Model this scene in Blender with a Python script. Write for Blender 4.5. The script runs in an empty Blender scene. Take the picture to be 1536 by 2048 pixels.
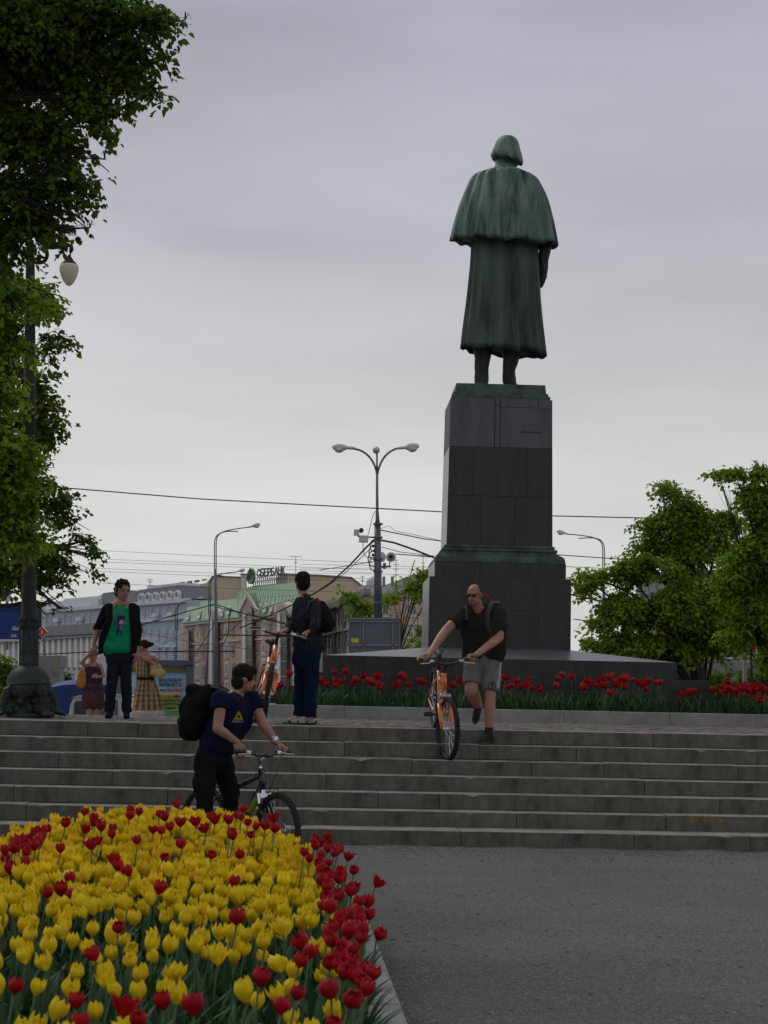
import bpy, bmesh, math, random
import numpy as np
from mathutils import Vector, Matrix, noise

V = Vector
R = math.radians
rnd = random.Random(11)
SC = bpy.context.scene
COL = SC.collection

# ------------------------------------------------------------------ camera
FPX = 3610.0
YAW, PITCH, ROLL, EYE = R(3.19), math.atan(353 / 3610), 0.0212, 1.6
cf = V((math.sin(YAW) * math.cos(PITCH), math.cos(YAW) * math.cos(PITCH), math.sin(PITCH)))
cr0 = V((math.cos(YAW), -math.sin(YAW), 0))
cu0 = cr0.cross(cf)
cu = cu0 * math.cos(ROLL) - cr0 * math.sin(ROLL)
cr = cr0 * math.cos(ROLL) + cu0 * math.sin(ROLL)
cam = bpy.data.cameras.new('camera')
cam_o = bpy.data.objects.new('camera', cam)
COL.objects.link(cam_o)
m = Matrix.Identity(4)
for i in range(3):
    m[i][0], m[i][1], m[i][2], m[i][3] = cr[i], cu[i], -cf[i], (0, 0, EYE)[i]
cam_o.matrix_world = m
cam.sensor_fit = 'VERTICAL'
cam.sensor_height = 36
cam.lens = FPX / 2048 * 36
cam.clip_end = 6000
cam.dof.use_dof = True
cam.dof.focus_distance = 27
cam.dof.aperture_fstop = 10
SC.camera = cam_o


def ray(px, py):
    return cf + cr * ((px - 768) / FPX) + cu * ((1024 - py) / FPX)


def at(px, py, Y):
    """the point at depth Y (metres along the steps' normal) seen at a photo pixel"""
    d = ray(px, py)
    return d * (Y / d.y) + V((0, 0, EYE))


def atz(px, py, z):
    d = ray(px, py)
    return d * ((z - EYE) / d.z) + V((0, 0, EYE))


def hit(px, py, A, n):
    d = ray(px, py)
    o = V((0, 0, EYE))
    return o + d * ((A - o).dot(n) / d.dot(n))


# ------------------------------------------------------------------ light
SUN_EL, SUN_AZ = R(48), R(-38)      # high, beyond the monument and to the left
w = bpy.data.worlds.new('World')
SC.world = w
w.use_nodes = True
nt = w.node_tree
nt.nodes.clear()


def N(t, kind, **kw):
    n = t.nodes.new(kind)
    for k, v in kw.items():
        if hasattr(n, k) and not k.startswith('i_'):
            setattr(n, k, v)
    return n


sky = N(nt, 'ShaderNodeTexSky', sky_type='NISHITA')
sky.sun_disc = False
sky.sun_elevation = SUN_EL
sky.sun_rotation = SUN_AZ
tc = N(nt, 'ShaderNodeTexCoord')
sep = N(nt, 'ShaderNodeSeparateXYZ')
nt.links.new(tc.outputs['Generated'], sep.inputs[0])
ramp = N(nt, 'ShaderNodeValToRGB')
e = ramp.color_ramp.elements
e[0].position, e[0].color = 0.0, (0.68, 0.68, 0.655, 1)
e[1].position, e[1].color = 1.0, (0.40, 0.41, 0.45, 1)
for p_, c_ in ((.10, (0.65, .65, .64, 1)), (.19, (0.58, .58, .595, 1)), (.27, (0.475, .48, .535, 1)), (.36, (0.42, .425, .485, 1))):
    x_ = e.new(p_)
    x_.color = c_
nt.links.new(sep.outputs[2], ramp.inputs[0])
mp = N(nt, 'ShaderNodeMapping')
mp.inputs['Scale'].default_value = (2.2, 2.2, 8.5)
nt.links.new(tc.outputs['Generated'], mp.inputs[0])
ns = N(nt, 'ShaderNodeTexNoise')
ns.inputs['Scale'].default_value = 1.6
ns.inputs['Detail'].default_value = 5
ns.inputs['Roughness'].default_value = .42
ns.inputs['Distortion'].default_value = .3
nt.links.new(mp.outputs[0], ns.inputs[0])
mr = N(nt, 'ShaderNodeMapRange')
mr.inputs['From Min'].default_value, mr.inputs['From Max'].default_value = .32, .68
mr.inputs['To Min'].default_value, mr.inputs['To Max'].default_value = .86, 1.12
nt.links.new(ns.outputs[0], mr.inputs[0])
vm = N(nt, 'ShaderNodeVectorMath', operation='SCALE')
nt.links.new(ramp.outputs[0], vm.inputs[0])
nt.links.new(mr.outputs[0], vm.inputs['Scale'])
vs = N(nt, 'ShaderNodeVectorMath', operation='SCALE')
vs.inputs['Scale'].default_value = 10.0
nt.links.new(vm.outputs[0], vs.inputs[0])
mx = N(nt, 'ShaderNodeMix', data_type='RGBA')
mx.inputs[0].default_value = .97
nt.links.new(sky.outputs[0], mx.inputs[6])
nt.links.new(vs.outputs[0], mx.inputs[7])
bg = N(nt, 'ShaderNodeBackground')
bg.inputs[1].default_value = .1
nt.links.new(mx.outputs[2], bg.inputs[0])
wo = N(nt, 'ShaderNodeOutputWorld')
nt.links.new(bg.outputs[0], wo.inputs[0])

sun = bpy.data.lights.new('sun', 'SUN')
sun.energy = .9
sun.angle = R(25)
sun.color = (1, .97, .92)
sun_o = bpy.data.objects.new('sun', sun)
COL.objects.link(sun_o)
sdir = V((math.sin(SUN_AZ) * math.cos(SUN_EL), math.cos(SUN_AZ) * math.cos(SUN_EL), math.sin(SUN_EL)))
sun_o.rotation_euler = sdir.to_track_quat('Z', 'Y').to_euler()
SC.view_settings.view_transform = 'Standard'
SC.view_settings.look = 'None'
SC.view_settings.exposure = 0
SC.view_settings.gamma = 1
SC.cycles.max_bounces = 6
SC.cycles.transparent_max_bounces = 6


# ------------------------------------------------------------------ materials
def mat(name, col, rough=.8, var=.25, scale=6., col2=None, bump=0., bscale=40., metal=0., stretch=(1, 1, 1),
        attr=False, spec=.4, trans=0., coat=0., detail=5, speck=None, emis=None):
    mt = bpy.data.materials.new(name)
    mt.use_nodes = True
    t = mt.node_tree
    b = t.nodes['Principled BSDF']
    L = t.links.new
    b.inputs['Roughness'].default_value = rough
    b.inputs['Metallic'].default_value = metal
    b.inputs['Specular IOR Level'].default_value = spec
    b.inputs['Coat Weight'].default_value = coat
    tcn = N(t, 'ShaderNodeTexCoord')
    mpn = N(t, 'ShaderNodeMapping')
    mpn.inputs['Scale'].default_value = stretch
    L(tcn.outputs['Object'], mpn.inputs[0])
    n1 = N(t, 'ShaderNodeTexNoise')
    n1.inputs['Scale'].default_value = scale
    n1.inputs['Detail'].default_value = detail
    n1.inputs['Roughness'].default_value = .62
    L(mpn.outputs[0], n1.inputs[0])
    r1 = N(t, 'ShaderNodeMapRange')
    r1.inputs['From Min'].default_value, r1.inputs['From Max'].default_value = .33, .67
    L(n1.outputs[0], r1.inputs[0])
    c1 = tuple(col) + (1,)
    c2 = tuple(col2) + (1,) if col2 else tuple(c * (1 - var) for c in col) + (1,)
    mixn = N(t, 'ShaderNodeMix', data_type='RGBA')
    L(r1.outputs[0], mixn.inputs[0])
    mixn.inputs[6].default_value = c1
    mixn.inputs[7].default_value = c2
    out = mixn.outputs[2]
    if attr:
        a = N(t, 'ShaderNodeAttribute', attribute_name='Col')
        mm = N(t, 'ShaderNodeMix', data_type='RGBA', blend_type='MULTIPLY')
        mm.inputs[0].default_value = 1
        L(out, mm.inputs[6])
        L(a.outputs[0], mm.inputs[7])
        out = mm.outputs[2]
    if speck:
        n3 = N(t, 'ShaderNodeTexNoise')
        n3.inputs['Scale'].default_value = speck[0]
        n3.inputs['Detail'].default_value = 2
        L(tcn.outputs['Object'], n3.inputs[0])
        r3 = N(t, 'ShaderNodeMapRange')
        r3.inputs['From Min'].default_value, r3.inputs['From Max'].default_value = speck[1], speck[1] + .08
        L(n3.outputs[0], r3.inputs[0])
        m3 = N(t, 'ShaderNodeMix', data_type='RGBA')
        L(r3.outputs[0], m3.inputs[0])
        L(out, m3.inputs[6])
        m3.inputs[7].default_value = tuple(speck[2]) + (1,)
        out = m3.outputs[2]
    L(out, b.inputs['Base Color'])
    if bump:
        n2 = N(t, 'ShaderNodeTexNoise')
        n2.inputs['Scale'].default_value = bscale
        n2.inputs['Detail'].default_value = 4
        L(mpn.outputs[0], n2.inputs[0])
        bp = N(t, 'ShaderNodeBump')
        bp.inputs['Strength'].default_value = min(1, bump * 10)
        bp.inputs['Distance'].default_value = bump
        L(n2.outputs[0], bp.inputs['Height'])
        L(bp.outputs[0], b.inputs['Normal'])
    if trans:
        tr = N(t, 'ShaderNodeBsdfTranslucent')
        L(out, tr.inputs[0])
        ms = N(t, 'ShaderNodeMixShader')
        ms.inputs[0].default_value = trans
        L(b.outputs[0], ms.inputs[1])
        L(tr.outputs[0], ms.inputs[2])
        L(ms.outputs[0], t.nodes['Material Output'].inputs[0])
    return mt


M = {}
M['gravel'] = mat('gravel', (.152, .146, .138), .95, col2=(.088, .084, .080), scale=22, bump=.035, bscale=45, speck=(60, .59, (.27, .26, .24)), detail=14, spec=.1, attr=True)
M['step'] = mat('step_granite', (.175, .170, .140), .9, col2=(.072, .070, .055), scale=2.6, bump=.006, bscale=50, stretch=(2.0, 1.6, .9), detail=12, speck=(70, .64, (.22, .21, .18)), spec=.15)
M['step_top'] = mat('tread_granite', (.29, .282, .262), .85, col2=(.16, .156, .14), scale=4, bump=.003, bscale=60, spec=.2, detail=10)  # paler granite for the tread tops and front edges
M['pebble'] = mat('pebble', (.24, .235, .225), .95, var=.3, scale=30)
M['paving'] = mat('paving_sett', (.27, .25, .235), .9, col2=(.13, .12, .11), scale=3, bump=.006, bscale=30)
M['kerb'] = mat('kerb_granite', (.30, .30, .295), .8, col2=(.20, .20, .195), scale=4, bump=.002, bscale=90, speck=(120, .64, (.4, .4, .4)))
M['soil'] = mat('soil', (.035, .027, .02), 1, var=.5, scale=10, bump=.03, bscale=20)
M['asphalt'] = mat('asphalt', (.07, .07, .072), .9, var=.3, scale=1.5)
M['black_stone'] = mat('polished_dark_granite', (.037, .0365, .032), .26, col2=(.017, .017, .0150), scale=2.2, spec=.28, stretch=(3, 3, .35), speck=(90, .68, (.075, .075, .068)), detail=9)
M['grey_stone'] = mat('matte_grey_granite', (.125, .127, .135), .6, col2=(.082, .084, .089), scale=3, spec=.2, stretch=(2, 2, .5), speck=(90, .64, (.14, .14, .14)), detail=8)
M['sky_sheen_stone'] = mat('sky_sheen_granite', (.15, .15, .152), .32, col2=(.11, .11, .112), scale=3)  # dark granite; the sky's reflection is put into its paler base grey
M['joint'] = mat('lime_joint', (.28, .28, .26), .9)
M['bronze'] = mat('bronze_patina', (.185, .285, .235), .55, col2=(.032, .038, .032), scale=1.15, spec=.3, stretch=(4.5, 4.5, .5), bump=.005, bscale=12, detail=9, metal=.1)
M['bronze_mould'] = mat('moulding_bronze', (.085, .135, .112), .55, col2=(.025, .030, .026), scale=4, spec=.3, bump=.003, bscale=20, detail=8)
M['bronze_dark'] = mat('dark_bronze', (.036, .056, .047), .55, col2=(.012, .014, .012), scale=3, stretch=(1.5, 1.5, .6), bump=.004, bscale=15, metal=.1, spec=.25)
M['bark'] = mat('bark', (.05, .04, .03), .95, var=.5, scale=8, bump=.02, bscale=14, stretch=(2, 2, .4))
M['leaf_dark'] = mat('leaf_dark', (.13, .215, .026), .6, col2=(.065, .125, .014), scale=1.1, attr=True, trans=.5, spec=.15)
M['leaf_mid'] = mat('leaf_mid', (.28, .42, .045), .6, col2=(.15, .25, .022), scale=1.0, attr=True, trans=.52, spec=.15)
M['leaf_fresh'] = mat('leaf_fresh', (.15, .21, .030), .5, col2=(.09, .15, .022), scale=1.0, attr=True, trans=.38, spec=.4)
M['tulip_leaf'] = mat('tulip_leaf', (.050, .120, .045), .6, col2=(.026, .065, .024), scale=5, spec=.25, trans=.15)
M['tulip_stem'] = mat('tulip_stem', (.07, .14, .04), .6, var=.3)
M['yellow'] = mat('yellow_petal', (.98, .80, .018), .55, col2=(.90, .61, .004), scale=30, trans=.32, spec=.2, stretch=(1, 1, .3), attr=True)
M['red'] = mat('red_petal', (.55, .006, .010), .5, col2=(.34, .003, .006), scale=24, trans=.25, spec=.22, stretch=(1, 1, .35), attr=True)
M['skin'] = mat('skin', (.36, .19, .13), .5, col2=(.30, .135, .095), scale=9, spec=.4, attr=True)
M['cloth'] = mat('cloth', (1, 1, 1), .92, col2=(.72, .72, .72), scale=14, attr=True, bump=.006, bscale=45, spec=.08)
M['hair'] = mat('hair', (.9, .9, .9), .75, col2=(.4, .4, .4), scale=60, attr=True, stretch=(1, 1, .25), bump=.002, bscale=80, spec=.15)
M['rubber'] = mat('rubber', (.018, .018, .018), .75, var=.4, scale=40)
M['orange'] = mat('orange_paint', (.85, .20, .012), .22, var=.12, scale=8, coat=.7, spec=.6)
M['black_paint'] = mat('black_paint', (.010, .010, .011), .3, var=.3, coat=.4)
M['black_plastic'] = mat('black_plastic', (.016, .016, .017), .55, var=.3, scale=30)
M['chrome'] = mat('chrome', (.7, .7, .72), .22, var=.1, metal=1)
M['steel'] = mat('galvanised_steel', (.17, .185, .21), .5, col2=(.11, .12, .14), scale=3, metal=.3)
M['lampglass'] = mat('opal_glass', (.78, .74, .58), .3, var=.06, spec=.5, trans=.35)
M['lampshell'] = mat('lamp_shell', (.62, .62, .60), .35, var=.15, spec=.5)
M['lamp_metal'] = mat('dark_cast_iron', (.030, .030, .028), .55, col2=(.016, .016, .015), scale=4, bump=.002, spec=.2)
M['cable'] = mat('cable', (.02, .02, .02), .7)
M['white'] = mat('white_paint', (.72, .71, .67), .5, var=.08)
M['glass'] = mat('window_glass', (.05, .055, .06), .15, var=.5, scale=.4, spec=.6)
M['blue_wall'] = mat('bluegrey_stucco', (.48, .54, .62), .9, col2=(.41, .47, .55), scale=.3)
M['blue_trim'] = mat('pale_stucco_trim', (.66, .68, .71), .9, var=.12, scale=.4)
M['cream_wall'] = mat('cream_stucco', (.64, .53, .36), .9, col2=(.56, .46, .31), scale=.25)
M['pink_wall'] = mat('pink_stucco', (.56, .40, .325), .9, col2=(.49, .345, .28), scale=.3)
M['pink_trim'] = mat('ivory_trim', (.70, .67, .61), .85, var=.12)
M['green_roof'] = mat('green_metal_roof', (.215, .345, .20), .6, col2=(.175, .29, .17), scale=.5)
M['grey_wall'] = mat('grey_stucco', (.43, .425, .40), .9, col2=(.34, .335, .315), scale=.3)
M['grey_roof'] = mat('grey_metal_roof', (.21, .225, .25), .6, var=.25, scale=.5)
M['beige_wall'] = mat('beige_stucco', (.68, .51, .40), .9, var=.14, scale=.4)
M['bay_glass'] = mat('dark_bay_glass', (.10, .09, .075), .25, col2=(.05, .045, .04), scale=.25, spec=.6)
M['sign_green'] = mat('sign_green', (.03, .085, .06), .5)
M['sign_leaf'] = mat('sign_leaf_green', (.17, .30, .12), .5)
M['blue_board'] = mat('blue_board', (.008, .035, .20), .5, var=.2, scale=1)
M['blue_tarp'] = mat('blue_tarpaulin', (.02, .05, .22), .6, var=.4, scale=3, bump=.02, bscale=4)
M['red_sign'] = mat('red_sign', (.55, .02, .025), .45, var=.1)
M['ivory'] = mat('ivory_paint', (.62, .60, .48), .5, var=.1)
M['concrete'] = mat('concrete', (.27, .26, .25), .9, var=.25, scale=2)
M['panel_grey'] = mat('panel_grey', (.13, .155, .175), .5, var=.15, scale=1.5)
M['panel_bar'] = mat('panel_bar', (.22, .25, .28), .5, var=.15, scale=3)
M['yellow_sticker'] = mat('yellow_sticker', (.62, .60, .03), .6, var=.1)
M['frame_grey'] = mat('shelter_grey', (.10, .12, .145), .45, var=.2)
M['poster_sky'] = mat('poster_blue', (.22, .42, .68), .3, col2=(.52, .66, .78), scale=1.6)
M['poster_yellow'] = mat('poster_yellow', (.50, .62, .08), .3, var=.15, scale=2)
M['poster_green'] = mat('poster_green', (.10, .34, .14), .3, col2=(.2, .45, .2), scale=3)
M['ink_navy'] = mat('ink_navy', (.02, .05, .08), .5)
M['ink_red'] = mat('ink_red', (.62, .05, .06), .5)
M['ink_orange'] = mat('ink_orange', (.65, .22, .03), .5)
M['ink_white'] = mat('ink_white', (.62, .65, .68), .5)
M['graffiti'] = mat('orange_graffiti', (.46, .23, .02), .8, col2=(.22, .13, .03), scale=60)
M['dark_hole'] = mat('dark_lens', (.01, .01, .012), .2)


# ------------------------------------------------------------------ mesh helpers
def tag(o, label=None, cat=None, group=None, kind=None):
    if label: o['label'] = label
    if cat: o['category'] = cat
    if group: o['group'] = group
    if kind: o['kind'] = kind
    return o


def empty(name, loc, label=None, cat=None, group=None, rot=None, kind=None):
    o = bpy.data.objects.new(name, None)
    o.empty_display_size = .1
    COL.objects.link(o)
    o.location = loc
    if rot is not None: o.rotation_euler = rot
    return tag(o, label, cat, group, kind)


def link(name, me, parent=None, loc=None):
    o = bpy.data.objects.new(name, me)
    COL.objects.link(o)
    if parent is not None: o.parent = parent
    if loc is not None: o.location = loc
    return o


class MB:
    def __init__(s, org=(0, 0, 0)):
        s.v, s.f, s.mi, s.o = [], [], [], V(org)

    def add(s, vs, fs, k=0):
        b = len(s.v)
        s.v += [V(p) - s.o for p in vs]
        s.f += [tuple(b + i for i in f) for f in fs]
        s.mi += [k] * len(fs)
        return s

    def box(s, x0, x1, y0, y1, z0, z1, k=0, bev=0):
        if bev:
            t = bev
            vs, fs = [], []
            for z, i in ((z0, 0), (z1 - t, 0), (z1, t)):
                vs += [(x0 + i, y0 + i, z), (x1 - i, y0 + i, z), (x1 - i, y1 - i, z), (x0 + i, y1 - i, z)]
            for r_ in (0, 4):
                for q in range(4):
                    fs.append((r_ + q, r_ + (q + 1) % 4, r_ + 4 + (q + 1) % 4, r_ + 4 + q))
            fs.append((8, 9, 10, 11))
            fs.append((3, 2, 1, 0))
            return s.add(vs, fs, k)
        vs = [(x, y, z) for z in (z0, z1) for x, y in ((x0, y0), (x1, y0), (x1, y1), (x0, y1))]
        return s.add(vs, [(3, 2, 1, 0), (4, 5, 6, 7), (0, 1, 5, 4), (1, 2, 6, 5), (2, 3, 7, 6), (3, 0, 4, 7)], k)

    def obox(s, c, ax, ay, az, hx, hy, hz, k=0):
        c, ax, ay, az = V(c), V(ax) * hx, V(ay) * hy, V(az) * hz
        vs = [c + ax * i + ay * j + az * l for l in (-1, 1) for i, j in ((-1, -1), (1, -1), (1, 1), (-1, 1))]
        return s.add(vs, [(3, 2, 1, 0), (4, 5, 6, 7), (0, 1, 5, 4), (1, 2, 6, 5), (2, 3, 7, 6), (3, 0, 4, 7)], k)

    def prism(s, pts, d, k=0):
        """polygon pts extruded by vector d"""
        n = len(pts)
        d = V(d)
        vs = [V(p) for p in pts] + [V(p) + d for p in pts]
        return s.add(vs, [tuple(range(n))[::-1], tuple(range(n, 2 * n))] + [(i, (i + 1) % n, n + (i + 1) % n, n + i) for i in range(n)], k)

    def tube(s, pts, rad, seg=8, k=0, caps=True):
        pts = [V(p) for p in pts]
        if not hasattr(rad, '__len__'): rad = [rad] * len(pts)
        vs, fs = [], []
        up = None
        for i, p in enumerate(pts):
            d = (pts[min(i + 1, len(pts) - 1)] - pts[max(i - 1, 0)])
            if d.length < 1e-9: d = V((0, 0, 1))
            d.normalize()
            if up is None:
                a = V((0, 0, 1)) if abs(d.z) < .9 else V((1, 0, 0))
                up = (a - d * a.dot(d)).normalized()
            else:
                up = (up - d * up.dot(d)).normalized()
            sd = d.cross(up)
            for j in range(seg):
                an = 2 * math.pi * j / seg
                vs.append(p + (up * math.cos(an) + sd * math.sin(an)) * rad[i])
        for i in range(len(pts) - 1):
            for j in range(seg):
                a, b = i * seg + j, i * seg + (j + 1) % seg
                fs.append((a, b, b + seg, a + seg))
        if caps:
            fs.append(tuple(range(seg))[::-1])
            fs.append(tuple(range((len(pts) - 1) * seg, len(pts) * seg)))
        return s.add(vs, fs, k)

    def lathe(s, prof, c=(0, 0, 0), seg=20, k=0, ax=None):
        """prof: (r, h) pairs bottom to top"""
        c = V(c)
        if ax is None: A, B, C_ = V((1, 0, 0)), V((0, 1, 0)), V((0, 0, 1))
        else:
            C_ = V(ax).normalized()
            a = V((0, 0, 1)) if abs(C_.z) < .9 else V((1, 0, 0))
            A = (a - C_ * a.dot(C_)).normalized()
            B = C_.cross(A)
        vs, fs = [], []
        for r_, h in prof:
            for j in range(seg):
                an = 2 * math.pi * j / seg
                vs.append(c + C_ * h + (A * math.cos(an) + B * math.sin(an)) * max(r_, 1e-4))
        for i in range(len(prof) - 1):
            for j in range(seg):
                a, b = i * seg + j, i * seg + (j + 1) % seg
                fs.append((a, b, b + seg, a + seg))
        fs.append(tuple(range(seg))[::-1])
        fs.append(tuple(range((len(prof) - 1) * seg, len(prof) * seg)))
        return s.add(vs, fs, k)

    def ell(s, c, rx, ry, rz, ax=None, k=0, nu=12, nv=8):
        c = V(c)
        X, Y, Z = ax if ax else (V((1, 0, 0)), V((0, 1, 0)), V((0, 0, 1)))
        vs = [c - Z * rz]
        for i in range(1, nv):
            ph = math.pi * i / nv - math.pi / 2
            for j in range(nu):
                th = 2 * math.pi * j / nu
                vs.append(c + X * (rx * math.cos(ph) * math.cos(th)) + Y * (ry * math.cos(ph) * math.sin(th)) + Z * (rz * math.sin(ph)))
        vs.append(c + Z * rz)
        fs = [(0, 1 + (j + 1) % nu, 1 + j) for j in range(nu)]
        for i in range(nv - 2):
            for j in range(nu):
                a, b = 1 + i * nu + j, 1 + i * nu + (j + 1) % nu
                fs.append((a, b, b + nu, a + nu))
        l = len(vs) - 1
        b0 = 1 + (nv - 2) * nu
        fs += [(b0 + j, b0 + (j + 1) % nu, l) for j in range(nu)]
        return s.add(vs, fs, k)

    def quad(s, a, b, c, d, k=0):
        return s.add([a, b, c, d], [(0, 1, 2, 3)], k)

    def mesh(s, name, mats, smooth=False):
        me = bpy.data.meshes.new(name)
        me.from_pydata([tuple(p) for p in s.v], [], s.f)
        for mt in (mats if isinstance(mats, (list, tuple)) else [mats]): me.materials.append(mt)
        if len(me.materials) > 1: me.polygons.foreach_set('material_index', s.mi)
        if smooth: me.shade_smooth() if hasattr(me, 'shade_smooth') else None
        ca_ = None
        if any(m_.name.endswith('_petal') for m_ in me.materials):
            ca_ = me.color_attributes.new('Col', 'FLOAT_COLOR', 'POINT')
            cc_ = np.ones((len(s.v), 4), 'f')
            tr_ = random.Random(len(s.v))
            k_, tn = 105 if True else 1, (1, 1, 1)
            for i_ in range(len(s.v)):
                if i_ % 210 == 0:
                    b_ = tr_.uniform(.80, 1.06)
                    tn = (b_, b_ * tr_.uniform(.90, 1.08), b_ * tr_.uniform(.6, 1.6))
                cc_[i_, :3] = tn
            ca_.data.foreach_set('color', cc_.ravel())
        me.update()
        return me

    def build(s, name, mats, parent=None, smooth=False, loc=None):
        return link(name, s.mesh(name, mats, smooth), parent, loc)


def world_thing(name, mb_org, mats, mb, label, cat, group=None, smooth=False):
    """a one-mesh thing whose origin is mb_org; mb vertices are already relative to it"""
    o = mb.build(name, mats, None, smooth, mb_org)
    return tag(o, label, cat, group)


def text_mesh(body, size, mtl, depth=.004, shear=0., bold=0., align='LEFT'):
    cu_ = bpy.data.curves.new('lettering', 'FONT')
    cu_.body = body
    cu_.size = size
    cu_.extrude = depth
    cu_.offset = bold
    cu_.shear = shear
    cu_.align_x = align
    cu_.resolution_u = 3
    o = bpy.data.objects.new('lettering', cu_)
    COL.objects.link(o)
    dg = bpy.context.evaluated_depsgraph_get()
    me = bpy.data.meshes.new_from_object(o.evaluated_get(dg))
    bpy.data.objects.remove(o)
    me.materials.clear()
    me.materials.append(mtl)
    return me


def put_text(name, body, size, mtl, pos, right, up, parent, **kw):
    """letters lying in the plane (right, up) at world pos, parented to an object at parent.location"""
    me = text_mesh(body, size, mtl, **kw)
    o = link(name, me, parent)
    r_, u_ = V(right).normalized(), V(up).normalized()
    n_ = r_.cross(u_)
    mm = Matrix.Identity(4)
    p = V(pos) - (parent.location if parent else V((0, 0, 0)))
    for i in range(3):
        mm[i][0], mm[i][1], mm[i][2], mm[i][3] = r_[i], u_[i], n_[i], p[i]
    o.matrix_local = mm
    return o


# organic shapes: closed primitives merged by a voxel remesh
def organic(name, prims, mtl, parent, org, voxel=.009, smooth=3, fold=None, color=(1, 1, 1), paint=None, group=None):
    mb = MB(org)
    for p in prims:
        if p[0] == 's': mb.ell(p[1], p[2], p[2], p[2], nu=14, nv=9)
        elif p[0] == 'e': mb.ell(p[1], *p[2], ax=p[3], nu=16, nv=10)
        elif p[0] == 'c':
            mb.tube([p[1], p[3]], [p[2], p[4]], seg=16)
        elif p[0] == 'b': mb.obox(*p[1:])
    me = mb.mesh('tmp', mtl)
    o = bpy.data.objects.new('tmp', me)
    COL.objects.link(o)
    md = o.modifiers.new('r', 'REMESH')
    md.mode = 'VOXEL'
    md.voxel_size = voxel
    md.adaptivity = 0
    if smooth:
        sm = o.modifiers.new('s', 'SMOOTH')
        sm.factor = .5
        sm.iterations = smooth
    dg = bpy.context.evaluated_depsgraph_get()
    me2 = bpy.data.meshes.new_from_object(o.evaluated_get(dg))
    bpy.data.objects.remove(o)
    n = len(me2.vertices)
    co = np.empty(n * 3, 'f')
    me2.vertices.foreach_get('co', co)
    co = co.reshape(-1, 3)
    if fold:
        nr = np.empty(n * 3, 'f')
        me2.vertices.foreach_get('normal', nr)
        nr = nr.reshape(-1, 3)
        amp, sc, sz = fold
        d = np.array([noise.noise(V((c[0] * sc + 7, c[1] * sc, c[2] * sc * sz))) + .5 * noise.noise(V((c[0] * sc * 2.3, c[1] * sc * 2.3 + 3, c[2] * sc * sz * 2.6))) - .30 * (1 - abs(noise.noise(V((c[0] * sc * 1.4 + c[2] * sc * .5, c[1] * sc * 1.4, c[2] * sc * 1.3 - c[0] * sc * .6 + 11))) * 3.2) if abs(noise.noise(V((c[0] * sc * 1.4 + c[2] * sc * .5, c[1] * sc * 1.4, c[2] * sc * 1.3 - c[0] * sc * .6 + 11)))) < .31 else 0) for c in co])
        co = co + nr * (d * amp)[:, None]
        me2.vertices.foreach_set('co', co.astype('f').ravel())
    ca = me2.color_attributes.new('Col', 'FLOAT_COLOR', 'POINT')
    cc = np.ones((n, 4), 'f')
    cc[:, :3] = color
    if paint:
        ox = np.array(org)
        for i in range(n):
            r_ = paint(V(co[i] + ox))
            if r_ is not None: cc[i, :3] = r_
    ca.data.foreach_set('color', cc.ravel())
    me2.materials.clear()
    me2.materials.append(mtl)
    me2.shade_smooth()
    me2.update()
    me2.name = name
    return link(name, me2, parent)


def cap(p0, r0, p1, r1, a=1, b=1):
    out = [('c', p0, r0, p1, r1)]
    if a: out.append(('s', p0, r0))
    if b: out.append(('s', p1, r1))
    return out


def lerp(a, b, t): return a + (b - a) * t

# ================================================================== SETTING
# lower gravel ground, reaching the horizon below everything
def grid_sheet(name, x0, x1, y0, y1, z, nx, ny, mtl, amp=0, sc=1., tint=None):
    mb = MB()
    vs = []
    for j in range(ny + 1):
        for i in range(nx + 1):
            x, y = x0 + (x1 - x0) * i / nx, y0 + (y1 - y0) * j / ny
            vs.append((x, y, z + (amp * noise.noise(V((x * sc, y * sc, 0))) if amp else 0) + (max(0, min(1, (y - 18.15) / .45)) ** 2 * (.022 + .02 * noise.noise(V((x * 1.7, y * 2, 3)))) if tint and y < 30 else 0)))
    mb.add(vs, [(j * (nx + 1) + i, j * (nx + 1) + i + 1, (j + 1) * (nx + 1) + i + 1, (j + 1) * (nx + 1) + i) for j in range(ny) for i in range(nx)])
    o = mb.build(name, mtl, smooth=True)
    ca = o.data.color_attributes.new('Col', 'FLOAT_COLOR', 'POINT')
    cc = np.ones((len(vs), 4), 'f')
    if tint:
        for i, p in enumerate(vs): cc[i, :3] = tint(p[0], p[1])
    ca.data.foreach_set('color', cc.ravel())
    return o


GZ = -.65
tag(grid_sheet('ground', -3000, 3000, -200, 26.5, -.02, 4, 4, M['gravel']), kind='structure')
def wear_and_tint(x, y):
    n1 = noise.noise(V((x * .5, y * .9, 1))) * .16 + noise.noise(V((x * 1.7, y * 3.1, 5))) * .10 + noise.noise(V((x * 5, y * 9, 9))) * .08
    b = 1 + n1
    s = math.exp(-((y - 7.75 - .05 * math.sin(x * 3)) / .10) ** 2) * max(0, min(1, (x - 1.0) * 1.6)) * max(0, min(1, (2.35 - x) * 2)) * (.6 + .8 * noise.noise(V((x * 6, y * 4, 2))))
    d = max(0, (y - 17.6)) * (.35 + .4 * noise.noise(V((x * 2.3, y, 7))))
    e_ = math.exp(-max(0, x - .56) * 3.5) * .18 * (1 if y < 14 else 0)  # darker band fading out from the kerb
    return (b * (1 + .55 * s - .26 * d - e_), b * (1 + .42 * s - .30 * d - e_), b * (1 + .30 * s - .33 * d - e_ * 1.1))


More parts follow.
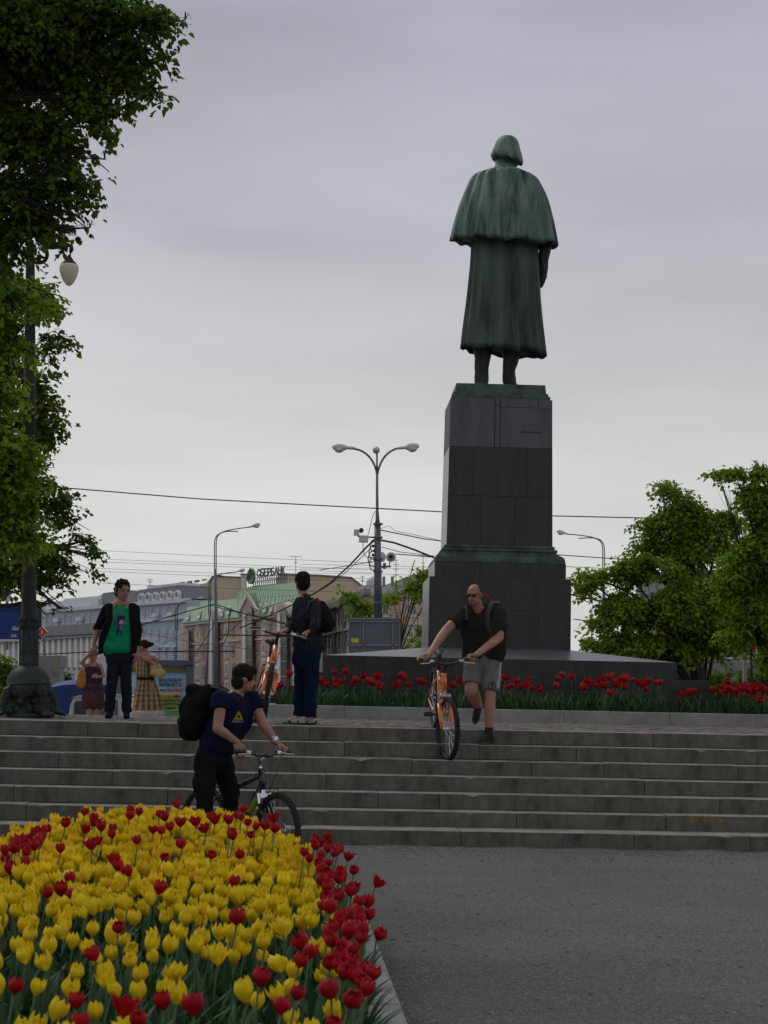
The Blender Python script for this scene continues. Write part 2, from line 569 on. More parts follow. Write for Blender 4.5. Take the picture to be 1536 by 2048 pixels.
tag(grid_sheet('gravel_path', -8, 10, 4, 19.2, 0, 260, 420, M['gravel'], .010, 2.2, wear_and_tint), kind='structure')
tag(grid_sheet('road', -3000, 3000, 26.4, 5000, GZ, 4, 4, M['asphalt']), kind='structure')
mb = MB((-6, 25.2, 0))
mb.box(-12, -.36, 25.21, 35.4, GZ - .1, .5)
tag(mb.build('lower_terrace', M['concrete'], loc=(-6, 25.2, 0)), kind='structure')

# little stones, leaf litter and blossom scraps on the gravel
mb = MB()
r_ = random.Random(5)
for i in range(1700):
    near = r_.random() < .5
    y = r_.uniform(17.2, 18.58) if near else r_.uniform(7, 18.4)
    x = r_.uniform(.6, 6.5) if y < 14 else r_.uniform(-1, 6.5)
    s = r_.uniform(.003, .0075)
    if .3 < x < .95 and y < 14: s *= 1.2
    a = r_.random() * 3.1
    mb.obox((x, y, s * .5 + .004), (math.cos(a), math.sin(a), 0), (-math.sin(a), math.cos(a), 0), (0, 0, 1), s * r_.uniform(.8, 2.2), s, s * .6, 0 if r_.random() < .75 else (1 if r_.random() < .8 else 2))
gs_ = mb.build('gravel_scatter', [M['pebble'], M['kerb'], mat('dry_scrap', (.42, .38, .26), .9)])
tag(gs_, kind='stuff')

# ------------------------------------------------------------------ stairs
RIS = .165
YF = {1: 18.6}
for k in range(2, 9): YF[k] = 18.75 + (k - 1) * .35
jpx = {7: [176, 277, 620, 1306], 6: [-60, 690, 959, 1154, 1514], 5: [120, 520, 825, 1064, 1210], 4: [228, 655, 1290],
       3: [340, 560, 760, 882, 1440], 2: [60, 450, 1036, 1333], 1: [-40, 300, 590, 925, 1270]}
stairs = empty('stairs', (0, 18.6, 0), 'seven wide weathered granite steps up to the monument terrace', kind='structure')
mb = MB((0, 18.6, 0))
for k in range(1, 8):
    mb.box(-14, 16, YF[k] + .03, 24, (k - 1) * RIS - .05, k * RIS - .02)
mb.build('step_core', M['soil'], stairs)
r_ = random.Random(3)
for k in range(1, 8):
    js = sorted(at(p, 1450, YF[k]).x for p in jpx[k])
    x = js[0]
    while x > -11:
        x -= r_.uniform(1.2, 1.9)
        js.insert(0, x)
    x = js[-1]
    while x < 13:
        x += r_.uniform(1.2, 1.9)
        js.append(x)
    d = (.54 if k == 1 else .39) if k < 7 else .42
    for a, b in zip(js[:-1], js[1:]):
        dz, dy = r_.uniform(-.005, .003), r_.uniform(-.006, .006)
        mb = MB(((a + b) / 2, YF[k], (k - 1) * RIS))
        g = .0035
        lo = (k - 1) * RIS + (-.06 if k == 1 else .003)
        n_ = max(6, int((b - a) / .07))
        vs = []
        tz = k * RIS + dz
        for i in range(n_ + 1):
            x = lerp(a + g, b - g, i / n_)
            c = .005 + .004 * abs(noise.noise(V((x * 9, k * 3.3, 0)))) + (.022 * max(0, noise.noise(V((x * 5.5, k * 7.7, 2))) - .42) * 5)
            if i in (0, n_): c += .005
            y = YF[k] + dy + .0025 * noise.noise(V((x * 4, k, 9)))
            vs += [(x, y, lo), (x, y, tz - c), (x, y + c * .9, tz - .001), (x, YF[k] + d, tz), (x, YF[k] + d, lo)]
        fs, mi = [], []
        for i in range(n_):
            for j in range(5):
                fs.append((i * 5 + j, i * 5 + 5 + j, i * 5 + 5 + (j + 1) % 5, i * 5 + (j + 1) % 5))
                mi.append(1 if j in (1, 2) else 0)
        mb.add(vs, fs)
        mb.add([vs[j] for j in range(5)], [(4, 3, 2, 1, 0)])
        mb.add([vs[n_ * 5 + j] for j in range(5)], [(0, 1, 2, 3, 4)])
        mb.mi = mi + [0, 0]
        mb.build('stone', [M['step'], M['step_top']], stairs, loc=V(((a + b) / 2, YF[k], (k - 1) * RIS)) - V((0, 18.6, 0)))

# terrace: slab plus rows of setts
LZ = 7 * RIS
terrace = empty('terrace', (0, 21.2, LZ), kind='structure')
mb = MB((0, 21.2, LZ))
mb.box(-14, 16, 21.26, 25.2, LZ - .3, LZ - .012)
mb.box(-.3, 16, 25.2, 38, LZ - .3, LZ - .014)
mb.build('terrace_bed', M['concrete'], terrace)
mb = MB((0, 21.2, LZ))
y, row = 21.28, 0
while y < 26.0:
    x = -9 + (row % 2) * .11
    while x < 12:
        L_ = r_.uniform(.16, .24)
        if not (y > 25.05 and x < -.35):
            h = r_.uniform(-.004, .005)
            t = r_.uniform(-.004, .004)
            vs = [(x + .006, y + .005, LZ + h - t), (x + L_ - .006, y + .005, LZ + h + t), (x + L_ - .006, y + .105, LZ + h + t), (x + .006, y + .105, LZ + h - t)]
            lo = [(p[0], p[1], LZ - .02) for p in vs]
            mb.add(vs + lo, [(0, 1, 2, 3), (4, 5, 1, 0), (3, 2, 6, 7), (5, 6, 2, 1), (7, 4, 0, 3)], 1 if r_.random() < .18 else 0)
        x += L_
    y += .115
    row += 1
tag(mb.build('setts', [M['paving'], mat('reddish_sett', (.27, .19, .165), .9)], terrace), kind='stuff')

# graffiti on the riser of the second step
gr_o = at(1407, 1640, YF[2] - .006)
gmb = MB(gr_o)
x0, u_ = gr_o.x - .195, .0001
strokes = [[(0, .0), (.008, .045)], [(.012, .05), (.02, .085), (.028, .05)], [(.05, .06), (.052, .01), (.058, .055)], [(.058, .02), (.075, .018), (.092, .022)],
           [(.078, .055), (.076, .012), (.092, .012), (.093, .055)], [(.115, .0), (.118, .045), (.13, .058), (.142, .05)], [(.13, .025), (.142, .03)],
           [(.17, .055), (.178, .01)], [(.165, .055), (.18, .06)], [(.195, .055), (.225, .058)], [(.2, .055), (.202, .03), (.225, .032)], [(.204, .03), (.2, .0), (.225, .012)],
           [(.25, .055), (.26, .01)], [(.255, .05), (.275, .055), (.285, .015)], [(.305, .055), (.305, .012)], [(.305, .05), (.33, .052), (.335, .01)],
           [(.355, .065), (.36, .02)], [(.35, .01), (.368, .012)]]
for st in strokes:
    gmb.tube([(x0 + a * 1.05, YF[2] - .0045, gr_o.z - .04 + b * 1.15) for a, b in st], .0046, seg=5)
tag(gmb.build('graffiti', M['graffiti'], loc=gr_o), 'faded orange scrawl of seven letters on the riser of the second step', 'graffiti')

# kerb and soil of the monument bed
kb = tag(empty('bed_kerb', (0, 26, LZ), 'long pale granite kerb in front of the monument tulips', 'kerb'), None)
x = at(531, 1435, 26).x
KX0 = x
ks = [x]
for p in (690, 960, 1128, 1340, 1512): ks.append(at(p, 1420, 26).x)
while ks[-1] < 13: ks.append(ks[-1] + 1.5)
for a, b in zip(ks[:-1], ks[1:]):
    mb = MB(((a + b) / 2, 26, LZ))
    mb.box(a + .003, b - .003, 26 + r_.uniform(-.003, .003), 26.14, LZ - .05, LZ + .185 + r_.uniform(-.002, .002), bev=.008)
    mb.build('kerb_stone', M['kerb'], kb, loc=V(((a + b) / 2, 0, 0)))
mb = MB((0, 26, LZ))
for i in range(9):
    y = 26.145 + i * 1.5
    mb.box(KX0 + .003, KX0 + .14, y, y + 1.494, LZ - .05, LZ + .185, bev=.008)
mb.build('kerb_return', M['kerb'], kb)
tag(grid_sheet('bed_soil', KX0 + .05, 14, 26.08, 38, LZ + .11, 120, 60, M['soil'], .05, 3), kind='structure')

# ------------------------------------------------------------------ pedestal
PC = V((3.70, 31.25, LZ))
ped = empty('pedestal', PC, 'tall dark polished granite pedestal on three wide tiers under the statue', 'pedestal', rot=(0, 0, R(-1.5)))
Z0 = LZ


def stones(name, x0, x1, y0, y1, z0, z1, xj, mtl, th=.06, gap=.005, bev=.003):
    """facing stones on the front and both sides of a core; x0.. are local"""
    js = [x0] + list(xj) + [x1]
    for a, b in zip(js[:-1], js[1:]):
        mb = MB(((a + b) / 2, y0, z0))
        mb.box(a + (gap / 2 if a > x0 else 0), b - (gap / 2 if b < x1 else 0), y0 + r_.uniform(0, .002), y0 + th, z0 + gap / 2, z1 - gap / 2, bev=bev)
        mb.build(name, mtl, ped, loc=V(((a + b) / 2, y0, z0)))
    for s_ in (x0, x1 - th):
        ys = [y0 + th + .002, (y0 + y1) / 2, y1]
        for a, b in zip(ys[:-1], ys[1:]):
            mb = MB((s_, a, z0))
            mb.box(s_, s_ + th, a, b - gap / 2, z0 + gap / 2, z1 - gap / 2, bev=bev)
            mb.build(name, mtl, ped, loc=V((s_, a, z0)))


def lx(px, py, Y): return at(px, py, Y).x - PC.x


def corebox(name, x0, x1, y0, y1, z0, z1, mtl):
    mb = MB()
    mb.box(x0, x1, y0, y1, z0, z1)
    return mb.build(name, mtl, ped)


# local heights (z above the terrace)
T1, T2, T3, S0 = 1.615 - Z0, 1.835 - Z0, 2.108 - Z0, 2.305 - Z0
for (a, b, yf, z0, z1, jj) in ((-3.80, 3.82, -3.35, -.02, T1, [lx(620, 1400, 27.9), lx(940, 1400, 27.9), lx(1332, 1400, 27.9)]),
                               (-3.22, 3.11, -3.06, T1, T2, [lx(770, 1355, 28.2), lx(1101, 1360, 28.2)]),
                               (-2.92, 2.67, -2.76, T2, T3, [lx(905, 1330, 28.5), lx(1142, 1335, 28.5)])):
    corebox('tier_core', a + .006, b - .006, yf + .006, -yf + .3, z0, z1 - .004, M['joint'])
    stones('stone', a, b, yf, -yf + .3, z0, z1, jj, M['black_stone'])
    # top slabs of the ledge
    mb = MB((0, yf, z1))
    mb.box(a + .062, b - .062, yf + .062, -yf + .2, z1 - .03, z1 - .001)
    mb.build('ledge_slab', M['black_stone'], ped, loc=V((0, yf, z1)))
# sloping hipped weathering up to the block
a, b, yf, yb = -2.92, 2.67, -2.76, 3.06
pa, pb, pf, pk = -1.20, 1.20, -1.06, 1.06
o4 = [(a + .01, yf + .01, T3), (b - .01, yf + .01, T3), (b - .01, yb, T3), (a + .01, yb, T3)]
i4 = [(pa, pf, S0), (pb, pf, S0), (pb, pk, S0), (pa, pk, S0)]
for q in range(4):
    mb = MB(o4[q])
    p = [V(o4[q]), V(o4[(q + 1) % 4]), V(i4[(q + 1) % 4]), V(i4[q])]
    cuts = [0, .31, .69, 1]
    for c0, c1 in zip(cuts[:-1], cuts[1:]):
        e_ = .0012
        qa, qb = p[0].lerp(p[1], c0 + e_), p[0].lerp(p[1], c1 - e_)
        qc, qd = p[3].lerp(p[2], c1 - e_), p[3].lerp(p[2], c0 + e_)
        mb2 = MB(qa)
        dn = V((0, 0, -.05))
        mb2.prism([qa + dn, qb + dn, qc + dn, qd + dn], (0, 0, .05))
        mb2.build('slope_slab', M['sky_sheen_stone'], ped, loc=qa)
mb = MB()
mb.box(-1.9, 1.8, -1.8, 1.9, T3 - .01, T3 + .06)
mb.build('slope_core', M['joint'], ped)

ztop = lambda px, py, Y: at(px, py, Y).z - Z0
J1 = 2.902 - Z0
B1, B2 = 3.50 - Z0, 3.76 - Z0
SH0, J2, J3, SH1 = 4.07 - Z0, 4.908 - Z0, 5.752 - Z0, 6.595 - Z0
corebox('block_core', -1.194, 1.189, -1.054, 1.0, T3, B1 - .01, M['joint'])
stones('stone', -1.20, 1.195, -1.06, 1.06, S0 - .03, J1, [lx(873, 1260, 30.2), lx(921, 1260, 30.2), lx(1003, 1260, 30.2), lx(1085, 1260, 30.2)], M['black_stone'])
stones('stone', -1.20, 1.195, -1.06, 1.06, J1, B1, [lx(952, 1190, 30.2)], M['black_stone'])
mb = MB((0, 0, B1)); mb.box(-1.135, 1.13, -1.0, 1.0, B1 - .02, B1 - .002)
mb.build('ledge_slab', M['black_stone'], ped, loc=(0, 0, B1))
corebox('upper_core', -1.05, 1.05, -.9, .9, B1, B2 - .01, M['black_stone'])
stones('stone', -1.11, 1.115, -.97, .97, B1, B2, [lx(952, 1140, 30.3), lx(1062, 1140, 30.3)], M['black_stone'])
# shaft: battered, each stone a frustum piece
corebox('shaft_core', -.84, .84, -.70, .70, SH0, SH1 - .01, M['black_stone'])


def shaft_hw(z): return lerp(.905, .875, (z - SH0) / (SH1 - SH0))


def shaft_stone(x0f, x1f, z0, z1, mtl, side=0, proud=0.):
    """x0f,x1f in -1..1 of the half width"""
    mb = MB((0, 0, z0))
    g = .003
    vs = []
    for z in (z0 + g, z1 - g):
        h = shaft_hw(z)
        dpt = h - .13
        if side == 0: q = [(x0f * h + (g if x0f > -1 else 0), -dpt - proud), (x1f * h - (g if x1f < 1 else 0), -dpt - proud), (x1f * h - (g if x1f < 1 else 0), -dpt + .07), (x0f * h + (g if x0f > -1 else 0), -dpt + .07)]
        else:
            a, b = side * h, side * (h - .07)
            a, b = min(a, b), max(a, b)
            q = [(a, -dpt + .072), (b, -dpt + .072), (b, dpt), (a, dpt)]
        vs += [(x, y, z) for x, y in q]
    mb.add(vs, [(3, 2, 1, 0), (4, 5, 6, 7), (0, 1, 5, 4), (1, 2, 6, 5), (2, 3, 7, 6), (3, 0, 4, 7)])
    return mb.build('stone', mtl, ped, loc=(0, 0, z0))


for z0, z1, js, mt_ in ((SH0, J2, [-1, -.36, .28, 1], M['black_stone']), (J2, J3, [-1, -.52, .5, 1], M['black_stone'])):
    for q in range(len(js) - 1): shaft_stone(js[q], js[q + 1], z0, z1, mt_)
    for s_ in (-1, 1): shaft_stone(0, 0, z0, z1, mt_, s_)
zz = SH1 - .145
shaft_stone(-1, -.13, J3, SH1, M['grey_stone'])
shaft_stone(-.12, -.025, J3, SH1 - .11, M['grey_stone'], 0, -.006)
shaft_stone(-.12, -.025, SH1 - .105, SH1, M['grey_stone'], 0, -.004)
shaft_stone(-.015, 1, J3, zz, M['grey_stone'])
shaft_stone(-.015, .72, zz, SH1, M['grey_stone'], 0, .002)
shaft_stone(.725, 1, zz, SH1, M['grey_stone'], 0, .001)
for s_ in (-1, 1): shaft_stone(0, 0, J3, SH1, M['grey_stone'], s_)
# mortar smears and a rusted scar on the stones
mb = MB()
hf = shaft_hw(J3 + .3) - .13
mb.box(.32, .70, -hf - .004, -hf + .002, J3 + .265, J3 + .285)
mb.build('scar', M['black_stone'], ped)


# bronze mouldings
def ring_profile(name, prof, mtl, hx, hy):
    """prof: (outset, z) swept round a rectangle"""
    mb = MB()
    vs = []
    for o_, z in prof: vs += [(-hx - o_, -hy - o_, z), (hx + o_, -hy - o_, z), (hx + o_, hy + o_, z), (-hx - o_, hy + o_, z)]
    fs = []
    for i in range(len(prof) - 1):
        for q in range(4):
            fs.append((i * 4 + q, i * 4 + (q + 1) % 4, i * 4 + 4 + (q + 1) % 4, i * 4 + 4 + q))
    fs.append(tuple(range((len(prof) - 1) * 4, len(prof) * 4)))
    mb.add(vs, fs)
    return mb.build(name, mtl, ped)


def arc(cx, cz, r, a0, a1, n=7): return [(cx + r * math.cos(R(a0 + (a1 - a0) * i / n)), cz + r * math.sin(R(a0 + (a1 - a0) * i / n))) for i in range(n + 1)]


hx, hy = .905, .775
ring_profile('base_moulding', [(.20, B2), (.20, B2 + .035)] + arc(.10, B2 + .04, .095, 0, 70, 6) + [(.065, B2 + .17), (.06, B2 + .19)] + arc(.05, B2 + .215, .03, -80, 80) +
             [(.045, B2 + .25)] + arc(.01, B2 + .275, .028, -70, 90) + [(-.02, SH0 + .012)], M['bronze_mould'], hx, hy)
hn = 23
for i in range(hn):
    x = -.98 + 1.96 * (i + .5) / hn
    for zz_, rr in ((B2 + .115, .031), (B2 + .065, .026)):
        mb = MB((x, -hy - .13, zz_))
        mb.ell((x, -hy - .145 + (.02 if rr > .03 else 0), zz_), rr, .03, rr * 1.1, nu=8, nv=6)
        mb.build('carved_leaf', M['bronze_mould'], ped, smooth=True, loc=(x, -hy - .13, zz_))
ring_profile('statue_plinth', [(.065, SH1 - .002), (.065, SH1 + .06), (.035, SH1 + .085), (.035, SH1 + .115), (.0, SH1 + .135), (-.015, SH1 + .28), (-.03, SH1 + .285)], M['bronze_mould'], .785, .60)
STZ = Z0 + SH1 + .283

# ------------------------------------------------------------------ statue
SY = 31.25
s0 = at(1000, 768, SY)
STO = V((s0.x, SY, STZ))
statue = empty('bronze_statue', STO, 'green patinated bronze statue of a standing man in a long caped overcoat seen from behind', 'statue')


def SZ(zx, zy):  # statue zoom pixels -> offset from the statue origin
    p = at(860 + .2685 * zx, 250 + .2685 * zy, SY)
    return p.x - STO.x, p.z - STO.z


def loft(name, rings, nseg, fold, hem=None, mtl=None, close_top=False, depth=.62, inner=.03):
    """rings: list of (zx_left, zx_right, zy); fold(t, th) -> relative radius"""
    mb = MB()
    vs, fs = [], []
    nR = len(rings)
    for i, (xl, xr, zy, dk, dy) in enumerate(rings):
        t = i / (nR - 1)
        x0, z = SZ(xl, zy)
        x1, z1 = SZ(xr, zy)
        c, a = (x0 + x1) / 2, (x1 - x0) / 2
        bb = a * dk
        for j in range(nseg):
            th = 2 * math.pi * j / nseg
            f = 1 + fold(t, th)
            ex = 1.0
            cx_, sy_ = math.cos(th), math.sin(th)
            zz_ = z + (hem(th) * max(0, (t - .8) / .2) if hem else 0)
            vs.append((c + a * cx_ * (1 + (f - 1) * .25 - .012), dy + bb * sy_ * f, zz_))
    for i in range(nR - 1):
        for j in range(nseg):
            p, q = i * nseg + j, i * nseg + (j + 1) % nseg
            fs.append((p, p + nseg, q + nseg, q))
    n0 = len(vs)
    # turned-in hem
    for j in range(nseg):
        v_ = V(vs[(nR - 1) * nseg + j])
        vs.append((v_.x * .93, dy + (v_.y - dy) * .88, v_.z + .05))
    for j in range(nseg):
        p, q = (nR - 1) * nseg + j, (nR - 1) * nseg + (j + 1) % nseg
        fs.append((p, n0 + j, n0 + (j + 1) % nseg, q))
    fs.append(tuple(n0 + j for j in range(nseg)))
    if close_top: fs.append(tuple(range(nseg)))
    mb.add(vs, fs)
    return mb.build(name, mtl or M['bronze'], statue, smooth=True)


def pleat(x):  # sharp ridged folds, -1..1
    return 1 - 2 * abs(math.sin(x)) ** .7


# th = -90 deg faces the camera
folds1 = [(-158, 7, .9), (-140, 6, .8), (-122, 8, 1), (-104, 7, .9), (-86, 6, .8), (-70, 7, 1), (-52, 6, .8), (-34, 7, 1), (-18, 6, .8), (8, 9, .8), (40, 10, .7), (80, 12, .7), (120, 10, .7), (165, 8, .8)]


def fold_from(lst, amp, pw):
    def f(t, th):
        d = math.degrees(th)
        d = (d + 180) % 360 - 180
        s_ = 0
        for c, w_, k in lst:
            q = abs((d - c + 180) % 360 - 180)
            s_ = max(s_, k * math.exp(-(q / w_) ** 2))
        return amp * (t ** pw) * (s_ - .45)
    return f


cape_rings = [(490, 636, 262, .95, .02), (484, 640, 300, .95, .02), (478, 645, 318, 1, .02), (440, 680, 335, .95, .0), (390, 718, 352, .85, -.02), (340, 760, 368, .74, -.03), (305, 795, 385, .64, -.03),
              (288, 815, 408, .60, -.03), (270, 836, 450, .60, -.04), (248, 862, 500, .60, -.05), (226, 882, 552, .60, -.05), (205, 898, 610, .60, -.06),
              (188, 912, 665, .60, -.06), (172, 926, 722, .61, -.06), (158, 938, 780, .62, -.06), (146, 950, 838, .63, -.06), (142, 954, 868, .64, -.06)]
cape_hem = lambda th: .09 * min(0, math.sin(th)) + .018 * math.sin(th * 9 + 1) + .012 * math.sin(th * 17) - .03 * math.cos(th)
loft('cape', cape_rings, 240, fold_from(folds1, .32, .85), cape_hem, close_top=True)
folds2 = [(-172, 8, 1), (-150, 6, .8), (-128, 9, 1), (-112, 5, .6), (-92, 11, .9), (-74, 5, .6), (-58, 8, 1), (-40, 6, .8), (-22, 8, 1), (5, 9, .9), (50, 12, .8), (90, 12, .8), (135, 10, .8)]
coat_rings = [(320, 800, 780, .60, 0), (304, 806, 860, .60, 0), (300, 812, 960, .6, 0), (294, 818, 1060, .6, 0), (284, 822, 1160, .6, 0), (274, 826, 1260, .6, 0), (262, 834, 1360, .6, 0),
              (248, 844, 1460, .6, 0), (236, 856, 1560, .6, 0), (228, 866, 1640, .6, 0), (224, 872, 1685, .6, 0)]
coat_hem = lambda th: .03 * min(0, math.sin(th)) + .018 * math.sin(th * 7 + 2) + .01 * math.sin(th * 15) - .05 * math.cos(th)
loft('overcoat', coat_rings, 240, fold_from(folds2, .22, .3), coat_hem, mtl=mat('coat_bronze', (.105, .155, .13), .55, col2=(.020, .022, .018), spec=.25, scale=1.2, stretch=(2.6, 2.6, .45), detail=8, metal=.15, bump=.004, bscale=12))


# legs, boots, sleeve, hand, head as remeshed solids (local coordinates, org 0)
def S3(zx, zy, y):
    x, z = SZ(zx, zy)
    return V((x, y, z))


def wpx(n): return n * .2685 * SY / FPX


legs = []
for (pts) in (((396, 1600, 150), (396, 1680, 146), (394, 1750, 124), (386, 1830, 110), (384, 1905, 112)), ((612, 1600, 150), (611, 1680, 142), (603, 1750, 128), (588, 1830, 108), (592, 1900, 112))):
    pr = []
    for (x0, y0, w0), (x1, y1, w1) in zip(pts[:-1], pts[1:]):
        pr += cap(S3(x0, y0, 0), wpx(w0) / 2, S3(x1, y1, 0), wpx(w1) / 2)
    toe = S3(pts[-1][0] + (30 if pts[0][0] > 500 else -6), 1895, .38)
    pr += cap(V((S3(pts[-1][0], 1905, 0).x, -.04, .11)), .11, V((toe.x, .40, .09)), .09)
    pr += [('e', V((S3(pts[-1][0] + (22 if pts[0][0] > 500 else 0), 1905, 0).x, .12, .06)), (.15, .32, .07), (V((1, 0, 0)), V((0, 1, 0)), V((0, 0, 1))))]
    organic('leg', pr, M['bronze_dark'], statue, (0, 0, 0), .02, 2, fold=(.015, 3, .5))
organic('sleeve', cap(S3(845, 700, 0), .14, S3(868, 860, .02), .125) + cap(S3(860, 860, .0), .12, S3(845, 1000, .02), .105) + cap(S3(845, 1000, .02), .105, S3(842, 1090, .05), .10), M['bronze_dark'], statue, (0, 0, 0), .02, 2, fold=(.02, 4, .6))
hp = cap(S3(845, 1085, .05), .075, S3(842, 1120, .08), .085)
for q in range(4):
    hp += cap(S3(850 - q * 2, 1125, .02 + q * .045), .036, S3(848 - q * 4, 1160, .03 + q * .045), .032) + cap(S3(848 - q * 4, 1160, .03 + q * .045), .032, S3(832 - q * 3, 1200 - q * 6, .05 + q * .04), .026)
hp += cap(S3(838, 1110, -.01), .035, S3(826, 1160, .0), .028)
organic('hand', hp, M['bronze_dark'], statue, (0, 0, 0), .012, 2)
hc = S3(574, 185, .0)
organic('head', [('e', hc + V((0, .06, -.08)), (.225, .27, .30), (V((1, 0, 0)), V((0, 1, 0)), V((0, 0, 1))))] + cap(S3(562, 330, .02), .19, S3(566, 230, .03), .17) +
        [('e', hc + V((0, .32, -.10)), (.045, .07, .09), (V((1, 0, 0)), V((0, 1, 0)), V((0, 0, 1))))], M['bronze_dark'], statue, (0, 0, 0), .02, 2)
# bobbed hair: outline follows the photo, with combed grooves
hr = [(552, 602, 78), (528, 628, 84), (510, 646, 98), (494, 662, 122), (480, 670, 155), (468, 680, 185), (458, 688, 210), (452, 694, 232), (456, 696, 250), (466, 694, 262)]
mb = MB()
vs, fs = [], []
ns_ = 120
for i, (xl, xr, zy) in enumerate(hr):
    x0, z = SZ(xl, zy)
    x1, _ = SZ(xr, zy)
    c, a = (x0 + x1) / 2, (x1 - x0) / 2
    t = i / (len(hr) - 1)
    for j in range(ns_):
        th = 2 * math.pi * j / ns_
        g = 1 - .05 * min(1, t * 1.6) * abs(math.sin(th * 8 + .6 * math.sin(3 * th))) ** .6 - .02 * abs(math.sin(th * 21))
        vs.append((c + a * math.cos(th) * g, .03 + a * 1.05 * math.sin(th) * g, z - (.05 * math.cos(th) + .02 * math.sin(th * 8)) * (t ** 3)))
for i in range(len(hr) - 1):
    for j in range(ns_):
        p, q = i * ns_ + j, i * ns_ + (j + 1) % ns_
        fs.append((p, p + ns_, q + ns_, q))
fs.append(tuple(range(ns_)))
fs.append(tuple(range((len(hr) - 1) * ns_, len(hr) * ns_))[::-1])
mb.add(vs, fs)
mb.build('hair', M['bronze'], statue, smooth=True)

# ================================================================== BACKGROUND BUILDINGS
def Z5(x, y): return (350 + .16276 * x, 1100 + .16276 * y)
def Z4(x, y): return (80 + .1953 * x, 1150 + .1953 * y)
def Z6(x, y): return (640 + .15625 * x, 1140 + .15625 * y)


class Facade:
    """a vertical wall plane through two ground points; features are placed on it where they stand"""
    def __init__(s, name, pa, Ya, pb, Yb, label, cat='building', group=None):
        a, b = at(pa[0], pa[1], Ya), at(pb[0], pb[1], Yb)
        a.z = b.z = GZ
        s.A, s.B = a, b
        s.e = (b - a).normalized()
        s.n = s.e.cross(V((0, 0, 1))).normalized()
        if s.n.dot(V((0, 0, 1.6)) - a) < 0: s.n = -s.n
        s.o = empty(name, a, label, cat, group)

    def P(s, px, py, off=0.):
        return hit(px, py, s.A + s.n * off, s.n)

    def slab(s, name, pts, mtl, off=0., th=.3, offs=None):
        """polygon of photo pixels on the plane, thickness th inwards"""
        ps = [s.P(p[0], p[1], (offs[i] if offs else off)) for i, p in enumerate(pts)]
        mb = MB(s.A)
        mb.prism(ps, -s.n * th)
        return mb.build(name, mtl, s.o)

    def window(s, px, py, w, h, trim, off=0., glass=None, bars=True, arch=False):
        """centre pixel; w,h in pixels seen"""
        p0, p1 = s.P(px - w / 2, py, off), s.P(px + w / 2, py, off)
        t, b_ = s.P(px, py - h / 2, off), s.P(px, py + h / 2, off)
        W, H = (p1 - p0).length, abs(t.z - b_.z)
        c = s.P(px, py, off)
        key = (round(W * 2), round(H * 2), trim.name, bars)
        u = V((0, 0, 1))
        mb = MB()
        fr = .12
        for sx in (-1, 1): mb.obox(s.e * sx * (W / 2), s.e, s.n, u, fr, .04, H / 2 + fr, 0)
        for sz in (-1, 1): mb.obox(u * sz * (H / 2), s.e, s.n, u, W / 2 + fr, .045, fr, 0)
        if bars:
            mb.obox(s.n * .02, s.e, s.n, u, .05, .04, H / 2, 0)
            mb.obox(u * H * .2 + s.n * .02, s.e, s.n, u, W / 2, .035, .05, 0)
        mb.obox(-u * (H / 2 + .16), s.e, s.n, u, W / 2 + .2, .08, .06, 0)
        o = mb.build('window', trim, s.o, loc=c - s.A + s.n * .02)
        mb = MB()
        mb.obox(s.n * -.03, s.e, s.n, u, W / 2, .03, H / 2, 0)
        mb.build('pane', glass or M['glass'], o)
        return o


# --- cream firewall building behind
f = Facade('apartment_building', (360, 1300), 395, (482, 1300), 395, 'cream plastered side wall of a tall building left of the rooftop bank sign')
f.slab('wall', [Z5(60, 1400), Z5(60, 455), Z5(250, 430), Z5(385, 405), Z5(455, 320), Z5(805, 332), Z5(805, 1400)], M['cream_wall'], th=14)
f.slab('roof_edge', [Z5(450, 326), Z5(450, 314), Z5(812, 326), Z5(812, 338)], M['grey_roof'], off=.3, th=14.5)
f.slab('chimney', [Z5(808, 700), Z5(808, 300), Z5(880, 300), Z5(880, 700)], M['pink_trim'], off=.6, th=2.4)
f.slab('chimney_cap', [Z5(800, 304), Z5(800, 288), Z5(888, 288), Z5(888, 304)], M['grey_roof'], off=.8, th=2.8)
for q in range(4): f.slab('rooftop_vent', [Z5(50 + q * 92, 440 - q * 22), Z5(55 + q * 92, 398 - q * 12), Z5(118 + q * 88, 388 - q * 12), Z5(125 + q * 88, 430 - q * 22)], M['grey_roof'], off=-2, th=2)
f = Facade('apartment_building', (560, 1300), 400, (725, 1300), 400, 'cream windowless block with a sloping corner behind the hooded man')
f.slab('wall', [Z5(1240, 1400), Z5(1240, 350), (559, 1148), (640, 1150.5), (702, 1155), (724, 1171), (724, 1330)], M['cream_wall'], th=14)
f.slab('roof_edge', [(556, 1149), (556, 1146), (640, 1149), (703, 1153.5), (726, 1171), (723, 1173), (702, 1156.5), (640, 1151.5)], M['grey_roof'], off=.3, th=14.5)

# --- pink bank building with a green roof
f = Facade('bank_building', (364, 1380), 320, (574, 1380), 272, 'pink building with a green metal roof, tall arched bays and roof windows')
PK = f
wallp = [Z5(80, 1800), Z5(80, 930), Z5(400, 890), Z5(800, 850), Z5(1440, 800), Z5(1545, 791), Z5(1545, 1800)]
f.slab('wall', wallp, M['pink_wall'], th=1.4)
f.slab('cornice', [Z5(75, 940), Z5(75, 905), Z5(400, 866), Z5(1000, 818), Z5(1440, 786), Z5(1550, 777), Z5(1550, 799), Z5(1440, 808), Z5(1000, 846), Z5(400, 896)], M['pink_trim'], off=.7, th=.9)
f.slab('gutter', [Z5(75, 908), Z5(75, 896), Z5(400, 856), Z5(1000, 808), Z5(1440, 776), Z5(1550, 767), Z5(1550, 777), Z5(1440, 786), Z5(1000, 818), Z5(400, 866)], M['green_roof'], off=1.0, th=1.2)


